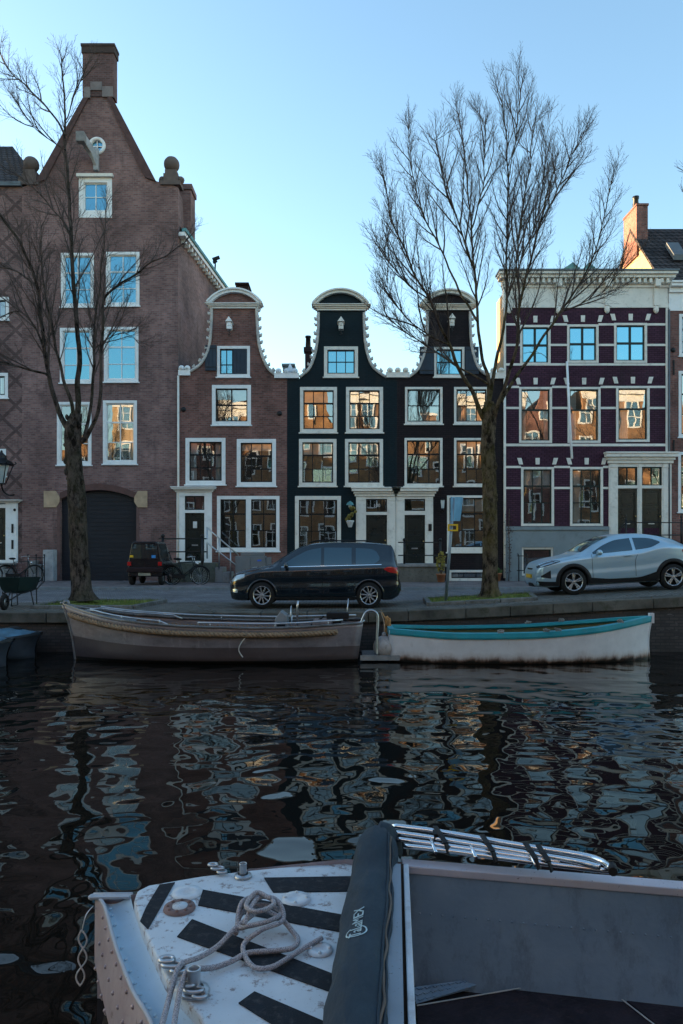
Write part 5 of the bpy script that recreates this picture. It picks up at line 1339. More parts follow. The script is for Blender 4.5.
# --- wall lantern at the edge
p = at(1.5, 470, 29.6)
t = thing('wall_lantern', 'black iron lantern with curled top on a bracket, at the lattice brick wall', 'lantern', p)
m = MB()
for k in range(4):
    a, b2 = math.pi / 2 * k + .785, math.pi / 2 * (k + 1) + .785
    m.tube([p + Vector((.16 * math.cos(a), .16 * math.sin(a), -.55)), p + Vector((.46 * math.cos(a), .46 * math.sin(a), .22))], .022, 6)
    for r, z in ((.16, -.55), (.46, .22)): m.tube([p + Vector((r * math.cos(a), r * math.sin(a), z)), p + Vector((r * math.cos(b2), r * math.sin(b2), z))], .026, 6)
    m.tube(curve_pts([p + Vector((.46 * math.cos(a), .46 * math.sin(a), .22)), p + Vector((.58 * math.cos(a), .58 * math.sin(a), .30)), p + Vector((.52 * math.cos(a), .52 * math.sin(a), .36))], 4), .022, 6)
m.lathe([(.48, .22), (.40, .34), (.22, .42), (.18, .52), (.20, .56), (.10, .64), (.04, .72), (.05, .76), (0, .8)], p, 16); m.lathe([(0, -.66), (.05, -.62), (.03, -.58), (.16, -.55)], p, 10)
m.build('lantern_frame', MT['iron'], t)
MB().lathe([(.11, -.54), (.31, .21)], p, 4, smooth=False).build('lantern_glass', MT['lamp_glass'], t)
MB().tube(curve_pts([p + Vector((-.1, 1.36, -.9)), p + Vector((-.1, .9, -.95)), p + Vector((-.05, .3, -.85)), p + Vector((0, 0, -.64))], 5), .035, 8).build('bracket', MT['iron'], t)

# --- sign pole, utility cabinet, stoops, plants
b = at(445.5, 600, 18.9); b.z = gz(b.x); tp = at(453.5, 498, 18.9)
t = thing('sign_pole', 'leaning grey street sign pole with edge on blue plates and a yellow tag', 'street sign', b)
MB().tube([b, b.lerp(tp, .5), tp], .042, 10).build('pole', M('blue grey pole', (.20, .25, .29), .45, metal=.5), t)
d = (tp - b).normalized(); rt = Vector((.42, .9, 0)).normalized(); c0 = b.lerp(tp, .70)
c1 = at(450.5, 521, 18.85); c2 = at(459, 521, 19.3); c3 = at(462, 497, 19.3); c4 = at(450.5, 497, 18.85)
m = MB().add([c1, c2, c3, c4] + [q + Vector((.03, -.02, 0)) for q in (c1, c2, c3, c4)], [(3, 2, 1, 0), (4, 5, 6, 7), (0, 1, 5, 4), (1, 2, 6, 5), (2, 3, 7, 6), (3, 0, 4, 7)])
m.build('sign_plate', M('blue sign sheet', (.16, .36, .52), .45, bump=0), t)
c = b.lerp(tp, .72); MB().box(c.x - .1, c.x + .16, c.y - .09, c.y - .05, c.z - .09, c.z - .05).box(c.x - .1, c.x + .16, c.y - .09, c.y - .05, c.z + .05, c.z + .09).box(c.x + .12, c.x + .16, c.y - .09, c.y - .05, c.z - .05, c.z + .05).box(c.x - .1, c.x - .06, c.y - .09, c.y - .05, c.z - .05, c.z + .05).build('yellow_tag', MT['plate_yellow'], t)

t = thing('utility_cabinet', 'plain grey electrical cabinet on the pavement behind the dark car', 'cabinet', (wx(253, 29.), 29, .1))
x0, x1, zt = wx(236, 29), wx(266, 29), wz(556, 29)
MB().box(x0, x1, 28.8, 29.25, .1, zt).box(x0 + .2, x1 - .06, 28.85, 29.2, zt, wz(552.5, 29)).build('body', MT['bin'], t, bevel=.02)
MB().box(x1 + .004, wx(271, 29), 28.85, 29.25, .1, wz(557.5, 29)).build('side_box', MT['bin'], t, bevel=.015)
m = MB().box(x0 + .06, (x0 + x1) / 2 - .01, 28.785, 28.8, .2, zt - .08).box((x0 + x1) / 2 + .01, x1 - .06, 28.785, 28.8, .2, zt - .08).build('cabinet_door', MT['bin'], t, bevel=.004)
MB().box(wx(258, 29), wx(262, 29), 28.77, 28.79, zt - .2, zt - .14).build('blue_sticker', M('blue label', (.05, .12, .5), .5, bump=0), t)

t = thing('stoop', 'mossy stone stoop with slanting steel handrail before the red brick house', 'stoop', (wx(205), DF - .7, .1))
m = MB().box(wx(178), wx(220), DF - 1.3, DF - .1, .1, .87)
m.build('platform', M('mossy stoop stone', (.11, .115, .095), .9, bump=.5, dirt=(.03, .045, .02), dirt_amt=.8), t, bevel=.02)
m = MB()
for k in range(3): m.box(wx(220) + .003 + .3 * k, wx(220) + .3 + .3 * k, DF - 1.25, DF - .15, .1, .7 - .2 * k)
m.build('step', MT['grey_stone'], t, bevel=.015)
m = MB(); y = DF - 1.25
for x in (170, 208): m.tube([(wx(x), y, .1), (wx(x), y, wz(537))], .06, 8); m.sphere((wx(x), y, wz(536.5)), .085, 8, 6)
for yy in (539, 551.5): m.tube([(wx(166), y, wz(yy)), (wx(213), y, wz(yy))], .028, 6)
m.build('iron_rail', MT['iron'], t)
m = MB()
for o_ in (0, 14.5): m.tube([(wx(212), y, wz(528 + o_)), (wx(243), y, wz(555 + o_ * .8))], .03, 7)
for x, yy in ((212.5, 528), (224, 538), (235, 548)): m.tube([(wx(x), y, wz(yy)), (wx(x), y, max(.1, wz(yy + 30)))], .028, 7)
m.build('handrail', MT['steel'], t)

t = thing('stoop', 'rough stone stoop with black iron railing before the blackish brick house', 'stoop', (wx(420), DF - .7, .1))
MB().box(wx(357), wx(441), DF - 1.2, DF - .1, .1, .72).build('platform', M('rough stoop stone', (.13, .12, .105), .95, bump=.8, bscale=9, dist=.03, dirt=(.03, .04, .02), dirt_amt=.7), t, bevel=.02)
MB().box(wx(356), wx(442.5), DF - 1.26, DF - .08, .72, .84).build('slab', MT['grey_stone'], t, bevel=.02)
m = MB(); y = DF - 1.15
for x in (402, 436.5): m.tube([(wx(x), y, .84), (wx(x), y, wz(541))], .045, 8); m.sphere((wx(x), y, wz(540)), .07, 8, 6)
for yy in (542.5, 555): m.tube([(wx(396), y, wz(yy)), (wx(438), y, wz(yy))], .025, 6)
m.build('railing', MT['iron'], t)


def leafy(mb, c, rad, n, rng, s0=.05):
    for k in range(n):
        v = Vector((rng.gauss(0, 1), rng.gauss(0, 1), rng.gauss(0, 1))).normalized() * rng.random() ** .4
        p = c + Vector((v.x * rad[0], v.y * rad[1], v.z * rad[2])); a = Vector((rng.gauss(0, 1), rng.gauss(0, 1), rng.gauss(0, 1))).normalized(); b2 = a.orthogonal().normalized(); s = s0 * rng.uniform(.6, 1.4)
        mb.add([p - a * s, p + b2 * s * .5, p + a * s, p - b2 * s * .5], [(0, 1, 2, 3)])


def potted(x, ybase, Y, label, col, hgt=.9, seed=1, cat='potted plant', rad=(.2, .2, .45)):
    rng = random.Random(seed); b = Vector((wx(x, Y), Y, .1)) if ybase is None else at(x, ybase, Y)
    t = thing('potted_plant', label, cat, b, 0, 'potted plants at the doors')
    MB().lathe([(0, 0), (.13, 0), (.18, .28), (.2, .28), (.2, .33), (.16, .33), (.15, .26), (0, .26)], b, 16).build('pot', MT['terracotta'], t)
    m = MB()
    for k in range(7): a = k * .9; m.tube([b + Vector((0, 0, .26)), b + Vector((.1 * math.cos(a), .1 * math.sin(a), hgt * .6)), b + Vector((.18 * math.cos(a), .18 * math.sin(a), hgt))], .008, 4)
    m.build('stems', MT['twig'], t)
    m = MB(); leafy(m, b + Vector((0, 0, hgt * .78)), rad, 160, rng, .06); m.build('leaves', MT[col], t)
potted(441, 582, 29.3, 'yellow green potted shrub at the corner of the rough stone stoop', 'leaf_yellow', 1.0, 3)
potted(269, 581, 30.5, 'small dark green plant in a pot right of the grey cabinet', 'leaf', .6, 5, rad=(.16, .16, .2))
potted(497, 581, 30.4, 'low dark green plant in a pot before the basement of the blackish house', 'leaf', .5, 9, rad=(.2, .15, .15))

# ------------------------------------------------------------------ boats moored at the far quay
def twisted(pts, r, pitch=.16, n=5, step=.022):
    """three-strand rope along a path"""
    P = [Vector(p) for p in pts]; L = [0]
    for a, b in zip(P, P[1:]): L.append(L[-1] + (b - a).length)
    m = MB(); N = int(L[-1] / step) + 2; cen = []
    j = 0
    for i in range(N):
        s = L[-1] * i / (N - 1)
        while j < len(L) - 2 and L[j + 1] < s: j += 1
        cen.append(P[j].lerp(P[j + 1], (s - L[j]) / max(1e-6, L[j + 1] - L[j])))
    for k in range(3):
        a = None; q = []
        for i, c in enumerate(cen):
            t = (cen[min(i + 1, N - 1)] - cen[max(i - 1, 0)]).normalized()
            a = t.orthogonal() if a is None else a - t * a.dot(t); a.normalize(); b = t.cross(a)
            th = 2 * math.pi * (L[-1] * i / (N - 1) / pitch + k / 3)
            q.append(c + (a * math.cos(th) + b * math.sin(th)) * r * .52)
        m.tube(q, r * .58, n)
    return m


class Hull:
    def __init__(s, L, beam, sheer, rake, stern=.0, bot=-.3, flare=.1):
        s.L, s.beam, s.sheer, s.rake, s.stern, s.bot, s.flare = L, beam, sheer, rake, stern, bot, flare

    def p(s, t, sd, u, off=0.):
        """u 0 at the sheer, 1 at the keel"""
        zs = pchip(s.sheer, t); b = pchip(s.beam, t) + (off if t > .02 else 0)
        z = zs + (s.bot - zs) * u
        k = 1 - s.flare * u - (1 - s.flare) * max(0, (u - .62) / .38) ** 1.6
        x = s.L * t - s.rake * (max(z, s.bot) / pchip(s.sheer, 0)) * (1 - t) ** 4 + (s.stern * (z / zs) if t > .97 else 0)
        x += .05 * (1 - t) ** 6 * math.sin(math.pi * min(1, max(0, z / zs)))
        return Vector((x, sd * b * k, z))

    def skin(s, n=48, m=16, close_stern=True):
        mb = MB(); rows = []
        for i in range(n + 1):
            t = (i / n) ** 1.25
            rows.append([s.p(t, -1, k / m) for k in range(m + 1)] + [s.p(t, 1, k / m) for k in range(m - 1, -1, -1)])
        mb.grid(rows)
        if close_stern: k = len(rows[0]); mb.f.append(tuple(range(len(mb.v) - k, len(mb.v)))); mb.s.append(False)
        return mb

    def line(s, u, off, t0=0., t1=1., n=40, sd=-1, dz=0.): return [s.p(t0 + (t1 - t0) * i / n, sd, u, off) + Vector((0, 0, dz)) for i in range(n + 1)]

    def cap(s, w, h, t0=0., t1=1., n=44, inner=.0):
        m = MB()
        for sd in (-1, 1):
            rows = []
            for i in range(n + 1):
                q = s.p(t0 + (t1 - t0) * i / n, sd, 0); rows.append([q + Vector((0, sd * o, z)) for o, z in ((w * .4, 0), (w * .4, h), (-w * .6, h), (-w * .6, 0))])
            m.grid(rows, smooth=False, close=True)
        return m


# --- weathered brown steel sloop with the thick rope fender
tm = NT('weathered boat steel'); co = tm.coord(); sp = tm.new('ShaderNodeSeparateXYZ'); tm.ln(co, sp.inputs[0])
n = tm.noise(co, 2.2, 6, .7, (.5, 1, 1.4)); c = tm.mix(tm.ramp(n, .3, .7), (.14, .122, .132), (.30, .27, .288))
n2 = tm.noise(co, 7, 6, .75, (1, 1, .3)); c = tm.mix(tm.ramp(n2, .55, .75, 0, .55), c, (.46, .42, .43)); c = tm.mix(tm.ramp(tm.noise(co, 4, 5, .7), .6, .72, 0, .5), c, (.05, .04, .04))
ln_ = tm.math('ADD', .36, tm.math('MULTIPLY', .16, tm.math('POWER', tm.math('MAXIMUM', tm.math('SUBTRACT', 1., tm.math('DIVIDE', sp.outputs[0], 3.)), 0.), 2.)))
lo = tm.math('LESS_THAN', sp.outputs[2], ln_); c = tm.mix(tm.math('MULTIPLY', lo, .8), c, (.075, .052, .050))
lo2 = tm.math('LESS_THAN', sp.outputs[2], .07); c = tm.mix(lo2, c, (.02, .018, .015))
steel_boat = tm.out(c, tm.ramp(n, .3, .7, .32, .5), tm.bump(tm.noise(co, 6, 3), .12, .02), .35)
H = Hull(6.22, [(0, .015), (.05, .20), (.14, .48), (.3, .76), (.5, .84), (.75, .80), (.9, .66), (1, .48)], [(0, 1.22), (.06, 1.10), (.2, .92), (.45, .80), (.7, .77), (1, .84)], .28, .12, -.3, .12)
tx, ty = wx(76., 16.4), 16.42
t = thing('steel_boat', 'long weathered brown steel open boat with a thick rope fender round its side', 'boat', (tx, ty, WZ), 0, 'boats moored at the far quay')
hl = H.skin().build('hull', steel_boat, t, local=True); md = hl.modifiers.new('s', 'SOLIDIFY'); md.thickness = .025; md.offset = 0
stl = M('pale boat steel', (.22, .225, .235), .4, metal=.5, var=.35, scale=3, dirt=(.09, .075, .07))
H.cap(.13, .025).build('gunwale', stl, t, local=True)
rope_m = M('tan rope', (.27, .185, .115), .9, var=.3, scale=12, bump=.4, bscale=160)
for sd in (-1, 1):
    twisted([p + Vector((0, 0, 0)) for p in H.line(.13, .045, .012, .93, 60, sd)], .062, .26, 5, .03).build('rope_fender', rope_m, t, local=True)
st = MB().tube([H.p(0, 0, u) + Vector((-.02, 0, 0)) for u in lin(0, .85, 14)], .035, 8); st.tube([H.p(0, 0, 0) + Vector((-.03, 0, .0)), H.p(0, 0, 0) + Vector((-.04, 0, .05))], .05, 8)
st.lathe([(.03, -.03), (.075, -.03), (.075, .03), (.03, .03), (.03, -.03)], H.p(0, 0, 0) + Vector((.06, 0, .02)), 16, 'Y'); st.build('stem', stl, t, local=True)
rows = [[H.p(tt, sd_ , .62) * 1 for sd_ in (-.96, -.5, 0, .5, .96)] for tt in lin(.06, .99, 20)]
MB().grid(rows).build('floor', M('wet boat floor', (.07, .065, .065), .5), t, local=True)
rows = [[H.p(tt, sd_, .05) for sd_ in (-.95, -.5, 0, .5, .95)] for tt in lin(.02, .22, 10)]
MB().grid(rows).build('foredeck', stl, t, local=True)
m = MB()
for sd in (-1, 1):                                              # side benches
    rows = []
    for tt in lin(.3, .95, 16): q = H.p(tt, sd, .1); rows.append([Vector((q.x, q.y * .97, q.z - .06)), Vector((q.x, q.y - sd * .32, q.z - .06)), Vector((q.x, q.y - sd * .32, q.z - .45))])
    m.grid(rows, smooth=False)
m.build('side_bench', M('grey boat bench', (.17, .15, .15), .6, dirt=(.07, .06, .06)), t, local=True)
m = MB()
def raise_(q, dy, dz): return q + Vector((0, dy, dz))
for sd in (-1, 1):
    a = [raise_(H.p(tt, sd, 0), -sd * .12, .07) for tt in lin(.07, .36, 10)]; a[0].z -= .06; a[-1].z -= .07
    m.tube(a, .020, 7); 
    b2 = [raise_(H.p(tt, sd, 0), -sd * .10, .10) for tt in lin(.10, .98, 20)]
    if sd > 0: m.tube([raise_(b2[0], 0, -.1)] + b2, .022, 7)
    else: b3 = [raise_(H.p(tt, sd, 0), -sd * .10, .09) for tt in lin(.46, .95, 14)]; m.tube([raise_(b3[0], 0, -.1)] + b3, .020, 7)
    for tt in (.2, .33, .5, .72, .9): q = H.p(tt, sd, 0); m.tube([raise_(q, -sd * .10, 0), raise_(q, -sd * .10, .10)], .014, 6)
m.build('rail', MT['steel'], t, local=True)
xs_ = H.p(1, 0, 0).x                                            # stern hoop and swim platform
m = MB().tube(curve_pts([(xs_ - .10, -.40, .62), (xs_ + .02, -.40, .98), (xs_ + .12, -.40, 1.10), (xs_ + .26, -.40, 1.09), (xs_ + .33, -.40, .95), (xs_ + .31, -.40, .5), (xs_ + .31, -.40, .14)], 6), .030, 8)
m.tube([(xs_ + .05, -.40, .9), (xs_ - .2, -.42, .8)], .02, 7); m.build('stern_hoop', MT['steel'], t, local=True)
m = MB()
for k in range(7): m.box(xs_ - .0, xs_ + .78, -.45 + k * .13, -.45 + k * .13 + .11, .10, .13)
m.box(xs_ - .05, xs_ + .8, -.47, -.445, .04, .15); m.build('stern_platform', MT['grey_stone'], t, local=True)
cx_ = 4.35; zb = .42                                             # console, wheel, seat
m = MB().add([(cx_, -.2, zb), (cx_ + .38, -.2, zb), (cx_ + .34, -.2, .98), (cx_ + .2, -.2, 1.08), (cx_ + .08, -.2, .92), (cx_, .25, zb), (cx_ + .38, .25, zb), (cx_ + .34, .25, .98), (cx_ + .2, .25, 1.08), (cx_ + .08, .25, .92)],
             [(0, 1, 2, 3, 4), (9, 8, 7, 6, 5), (0, 4, 9, 5), (4, 3, 8, 9), (3, 2, 7, 8), (2, 1, 6, 7), (1, 0, 5, 6)]); cns = m.build('console', M('grey console', (.2, .21, .22), .5), t, local=True, bevel=.02)
m = MB().box(cx_ + .12, cx_ + .3, -.215, -.2, .68, .84); m.build('console_panel', MT['cladding'], cns, local=True)
m = MB().tube([(cx_ + .42 + .0, .2 * math.cos(a), .98 + .2 * math.sin(a)) for a in lin(0, 2 * math.pi, 20)], .014, 6); m.tube([(cx_ + .3, 0, .95), (cx_ + .42, 0, .98)], .015, 6)
for a in (0, 2.1, 4.2): m.tube([(cx_ + .42, 0, .98), (cx_ + .42, .2 * math.cos(a), .98 + .2 * math.sin(a))], .01, 5)
m.build('steering_wheel', MT['steel'], t, local=True)
m = MB().tube([(cx_ + .56, -.1, zb), (cx_ + .56, -.1, 1.18), (cx_ + .58, -.1, 1.30)], .022, 7); m.tube([(xs_ - .35, .3, .8), (xs_ - .3, .3, 1.32)], .012, 6); m.build('mast_pole', MT['steel'], t, local=True)
m = MB().box(5.25, 5.65, -.35, .35, .55, .88); m.build('seat', M('worn seat', (.2, .15, .14), .7), t, local=True, bevel=.05)
m = MB().box(5.55, 6.05, -.1, .12, .9, 1.04).bar((5.5, 0, .95), (5.2, .0, .75), .05, .04).bar((5.78, .1, .55), (5.78, .1, .95), .2, .2); m.build('tiller_motor', MT['cladding'], t, local=True, bevel=.03)
m = MB().tube(curve_pts([(3.9, -.86, .62), (3.78, -.87, .48), (3.72, -.84, .32), (3.8, -.8, .16)], 6), .012, 5); m.build('hanging_line', MT['plate'], t, local=True)

# --- white and turquoise rowing boat
tm = NT('white boat paint'); co = tm.coord(); sp = tm.new('ShaderNodeSeparateXYZ'); tm.ln(co, sp.inputs[0])
c = tm.mix(tm.ramp(tm.noise(co, 2.5, 5, .65), .3, .7), (.58, .57, .58), (.72, .71, .72))
st_ = tm.math('ADD', sp.outputs[2], tm.math('MULTIPLY', tm.noise(co, 3., 5, .7, (1, 1, .35)), .36))
c = tm.mix(tm.ramp(st_, .42, .24, 0, .7), c, (.36, .27, .21)); c = tm.mix(tm.ramp(st_, .33, .22, 0, .9), c, (.14, .055, .028)); c = tm.mix(tm.ramp(st_, .27, .2, 0, 1.), c, (.02, .018, .015))
c = tm.mix(tm.ramp(tm.noise(co, 9, 5, .7, (1, 1, .25)), .62, .76, 0, .45), c, (.28, .23, .19))
white_boat = tm.out(c, .45, tm.bump(tm.noise(co, 4, 3), .08, .02))
H2 = Hull(5.72, [(0, .03), (.04, .18), (.12, .44), (.28, .72), (.5, .82), (.75, .76), (.92, .55), (1, .40)], [(0, .93), (.08, .87), (.25, .75), (.5, .65), (.75, .63), (1, .69)], .06, .03, -.3, .14)
t = thing('rowing_boat', 'white open boat with turquoise gunwales and rusty waterline, moored beside the steel boat', 'boat', (wx(648, 16.4), 16.42, WZ), math.pi, 'boats moored at the far quay')
hl = H2.skin().build('hull', white_boat, t, local=True); md = hl.modifiers.new('s', 'SOLIDIFY'); md.thickness = .03; md.offset = 0
turq = M('turquoise boat paint', (.035, .30, .36), .4, var=.15, bump=.08, dirt=(.16, .24, .25), dirt_amt=.4)
m = MB()
for sd in (-1, 1):
    rows = []
    for tt in lin(0.0, 1., 44):
        q = H2.p(tt, sd, 0); rows.append([q + Vector((0, sd * o, z)) for o, z in ((.025, -.10), (.04, -.06), (.04, .03), (-.11, .035), (-.11, -.03))])
    m.grid(rows, smooth=False, close=True)
q = H2.p(1, 1, 0); m.box(q.x - .1, q.x + .02, -q.y, q.y, q.z - .1, q.z + .03); m.build('gunwale', turq, t, local=True)
m = MB().tube([H2.p(0, 0, u) + Vector((-.02, 0, 0)) for u in lin(0, .8, 12)], .04, 8); m.box(-.13, -.03, -.045, .045, .8, 1.02); m.build('stem', white_boat, t, local=True)
inn = M('olive boat inside', (.10, .11, .055), .6, dirt=(.05, .045, .03))
rows = [[H2.p(tt, s_, .55) for s_ in (-.97, -.5, 0, .5, .97)] for tt in lin(.06, .98, 20)]; MB().grid(rows).build('floor', inn, t, local=True)
for sd in (-1, 1):
    rows = [[H2.p(tt, sd, u) + Vector((0, -sd * .022, 0)) for u in lin(.06, .55, 5)] for tt in lin(.05, .99, 24)]; MB().grid(rows).build('lining', inn, t, local=True)
for tt in (.34, .62, .86):
    q = H2.p(tt, 1, .12); MB().box(q.x - .12, q.x + .12, -q.y * .97, q.y * .97, q.z - .06, q.z - .02).build('thwart', M('thwart wood', (.16, .15, .09), .7), t, local=True, bevel=.008)
tied_m = M('grey line', (.22, .21, .19), .9); rng = random.Random(2)
for tt, sd in ((.30, -1), (.39, 1), (.43, 1), (.43, -1), (.60, 1), (.14, 1)):
    q = H2.p(tt, sd, 0) + Vector((0, -sd * .03, .05))
    m = MB()
    for k in range(6): m.tube(curve_pts([q + Vector((rng.uniform(-.07, .07), rng.uniform(-.05, .05), rng.uniform(-.02, .05))) for _ in range(4)] + [q + Vector((rng.uniform(-.05, .05), sd * .06, -.12 * rng.random()))], 3), .011, 5)
    m.build('tied_line', tied_m, t, local=True)

# --- round fender, rope bundle between the boats
p = at(384, 647, 16.2)
t = thing('ball_fender', 'dirty white ball fender hanging between the two moored boats', 'fender', p)
MB().sphere(p, .24, 18, 12, (1, 1, 1.05)).lathe([(.05, .24), (.045, .31), (.0, .33)], p, 10).build('ball', M('dirty white vinyl', (.36, .33, .31), .5, var=.3, dirt=(.12, .09, .07), dirt_amt=.8), t)
q = at(381, 600, 17.42); q.z = gz(q.x)
MB().tube(curve_pts([p + Vector((0, 0, .3)), p + Vector((.02, .3, .5)), q], 5), .012, 5).build('line', rope_m, t)
p = at(388, 628, 16.6)
t = thing('mooring_rope', 'bundle of orange tan mooring rope knotted at the stern of the white boat', 'rope', p)
rng = random.Random(6); m = MB()
for k in range(9):
    m.tube(curve_pts([p + Vector((rng.uniform(-.07, .07), rng.uniform(-.06, .06), -.2 + .42 * j / 4 + rng.uniform(-.05, .05))) for j in range(5)], 4), .022, 6)
m.tube(curve_pts([p + Vector((.0, 0, -.1)), p + Vector((.06, -.1, -.25)), p + Vector((.16, -.15, -.3))], 4), .02, 6)
m.tube(curve_pts([p + Vector((0, 0, .15)), p + Vector((-.05, .4, .2)), Vector((p.x - .1, 17.6, gz(p.x) + .02))], 4), .016, 6)
m.build('coil', M('orange tan rope', (.38, .19, .07), .9, var=.35, scale=14), t)
MB().box(p.x - .03, p.x + .05, p.y - .25, p.y - .2, p.z - .62, p.z - .18).build('cleat_block', MT['steel'], t, bevel=.01)

# --- small dinghies with covers at the edge
def dinghy(loc, rz, label, L=1.7, bm=.55, s=1):
    Hd = Hull(L, [(0, .05), (.1, .36), (.3, .58), (.6, .62), (1, .5)], [(0, .52), (.3, .46), (1, .44)], .12, .05, -.2, .12)
    t = thing('dinghy', label, 'dinghy', loc, rz, 'small dinghies at the quay')
    Hd.skin(24, 10).build('hull', M('dark blue grey hull', (.035, .045, .06), .45), t, local=True)
    Hd.cap(.1, .05).build('rubbing_strake', M('dark strake', (.03, .04, .05), .5), t, local=True)
    rows = []
    for tt in lin(.03, .96, 16):
        z = pchip(Hd.sheer, tt); b = pchip(Hd.beam, tt)
        rows.append([(Hd.L * tt, b * v * .96, z + .03 + .16 * (1 - v * v) * math.sin(math.pi * min(1, tt * 1.2)) + .03 * noise.noise((tt * 9, v * 3, 2))) for v in lin(-1, 1, 9)])
    MB().grid(rows).build('cover', M('blue grey tarp', (.06, .14, .20), .45, var=.5, bump=.3, bscale=8), t, local=True)
    MB().sphere((.55, -.12, .62), .12, 10, 6, (1.5, .7, .5)).build('cover_lump', MT['cladding'], t, local=True)
    return t
dinghy((wx(34, 16.6), 16.7, WZ), math.pi - .05, 'dark dinghy under a pale blue tarp, near the bow of the steel boat')
dinghy((wx(5, 15.4), 15.5, WZ), math.pi + .02, 'dark dinghy of which only the tip shows, before the tarped dinghy')

# ------------------------------------------------------------------ the grey work boat close to the camera
barge = thing('work_boat', 'grey riveted steel work boat with white striped foredeck, close by', 'boat', (1.2, 3.3, WZ))
ZD, ZG, ZS = -.33, -.24, -.37
P_ = lambda x, y, z=ZD: onz(x, y, z)
far = [P_(131, 895, -.34), P_(250, 869, ZD), P_(345, 859, -.30), P_(402, 862, ZG), P_(683, 885, ZG)]
dd = (far[-1] - far[-2]).normalized(); far += [far[-1] + dd * 1.2, far[-1] + dd * 2.8]
bow = P_(95, 897, ZS)
near = [P_(104, 905, ZS), P_(116, 947, ZS), P_(133, 991, ZS), P_(151, 1022, ZS), Vector((-.45, 2.45, ZS)), Vector((.1, 2.05, ZS)), Vector((1.4, 1.72, ZS)), Vector((3.0, 1.45, ZS)), Vector((4.6, 1.2, ZS))]
tb = NT('riveted mauve steel'); co = tb.coord()
n = tb.noise(co, 3., 6, .7); c = tb.mix(tb.ramp(n, .3, .7), (.27, .215, .235), (.42, .365, .385)); c = tb.mix(tb.ramp(tb.noise(co, 9, 6, .75), .6, .7, 0, .8), c, (.06, .035, .03)); c = tb.mix(tb.ramp(tb.noise(co, 5, 5, .7), .6, .75, 0, .6), c, (.33, .32, .33))
mauve = tb.out(c, .5, tb.bump(tb.noise(co, 20, 4), .25, .01), .15)
pw = M('worn white deck paint', (.56, .62, .66), .5, var=.08, scale=4, bump=.15, dirt=(.30, .27, .26), dirt_amt=.5)
def worn(name, base, spot, k=.57, sc_=14):
    t = NT(name); co = t.coord(); a = t.noise(co, sc_, 8, .75); b2 = t.noise(co, 2.5, 4, .6)
    c = t.mix(t.ramp(b2, .3, .7), sh(base, .85), sh(base, 1.08)); f = t.ramp(t.math('ADD', a, t.math('MULTIPLY', b2, .22)), k + .10, k + .17, 0, .85); c = t.mix(f, c, spot)
    c = t.mix(t.ramp(t.noise(co, 60, 3, .6), .66, .72, 0, .7), c, sh(spot, .5))
    return t.out(c, .55, t.bump(a, .2, .004))
deck_m = worn('chipped deck paint', (.52, .58, .62), (.17, .13, .125), .55)
blue_in = worn('pale blue bulwark paint', (.36, .50, .60), (.15, .10, .10), .70, 8)
# outer sides: bow and near side drop to the water, far side likewise
side_pts = [bow] + near
out_n = []
for i, p in enumerate(side_pts):
    a, b2 = side_pts[max(i - 1, 0)], side_pts[min(i + 1, len(side_pts) - 1)]; d = (b2 - a).normalized(); nrm = Vector((d.y, -d.x, 0)); nrm = nrm if nrm.x < .2 or nrm.y < 0 else -nrm
    out_n.append(nrm)
m = MB(); m.grid([[p, p + o * (.0 if i == 0 else .05) + Vector((.02 if i == 0 else 0, 0, -.3)), p - o * .02 + Vector((.06 if i == 0 else 0, -.02 if i == 0 else 0, -.62)), p - o * .2 + Vector((.1, 0, -1.0))] for i, (p, o) in enumerate(zip(side_pts, out_n))])
fs = [bow] + far
m.grid([[p, p + Vector((0, .03, -.3)), p + Vector((.02, -.02, -.62)), p + Vector((.1, -.3, -1.0))] for p in fs])
e0, e1 = fs[-1], side_pts[-1]; m.add([e0, e1, e1 + Vector((0, 0, -.9)), e0 + Vector((0, 0, -.9))], [(0, 1, 2, 3)])
m.build('hull', mauve, barge)
HR = [(p, p + o * (.0 if i == 0 else .05) + Vector((.02 if i == 0 else 0, 0, -.3)), p - o * .02 + Vector((.06 if i == 0 else 0, -.02 if i == 0 else 0, -.62))) for i, (p, o) in enumerate(zip(side_pts, out_n))]
for drop, nn, a0 in ((.05, 15, .03), (.17, 15, .06), (.30, 14, .05), (.44, 13, .08)):   # rivets in rows on the bow plate
    seg = [h3[0].lerp(h3[1], drop / .3) if drop <= .3 else h3[1].lerp(h3[2], (drop - .3) / .32) for h3 in HR[:6]]; L = [0]
    for a, b2 in zip(seg, seg[1:]): L.append(L[-1] + (b2 - a).length)
    for k in range(nn):
        s = a0 + (L[-1] - .05 - a0) * k / nn; i = max(j for j in range(len(L) - 1) if L[j] <= s); p = seg[i].lerp(seg[i + 1], (s - L[i]) / (L[i + 1] - L[i]))
        MB().sphere(p + out_n[i + 1] * .001, .0105, 9, 6).build('rivet', mauve, barge)
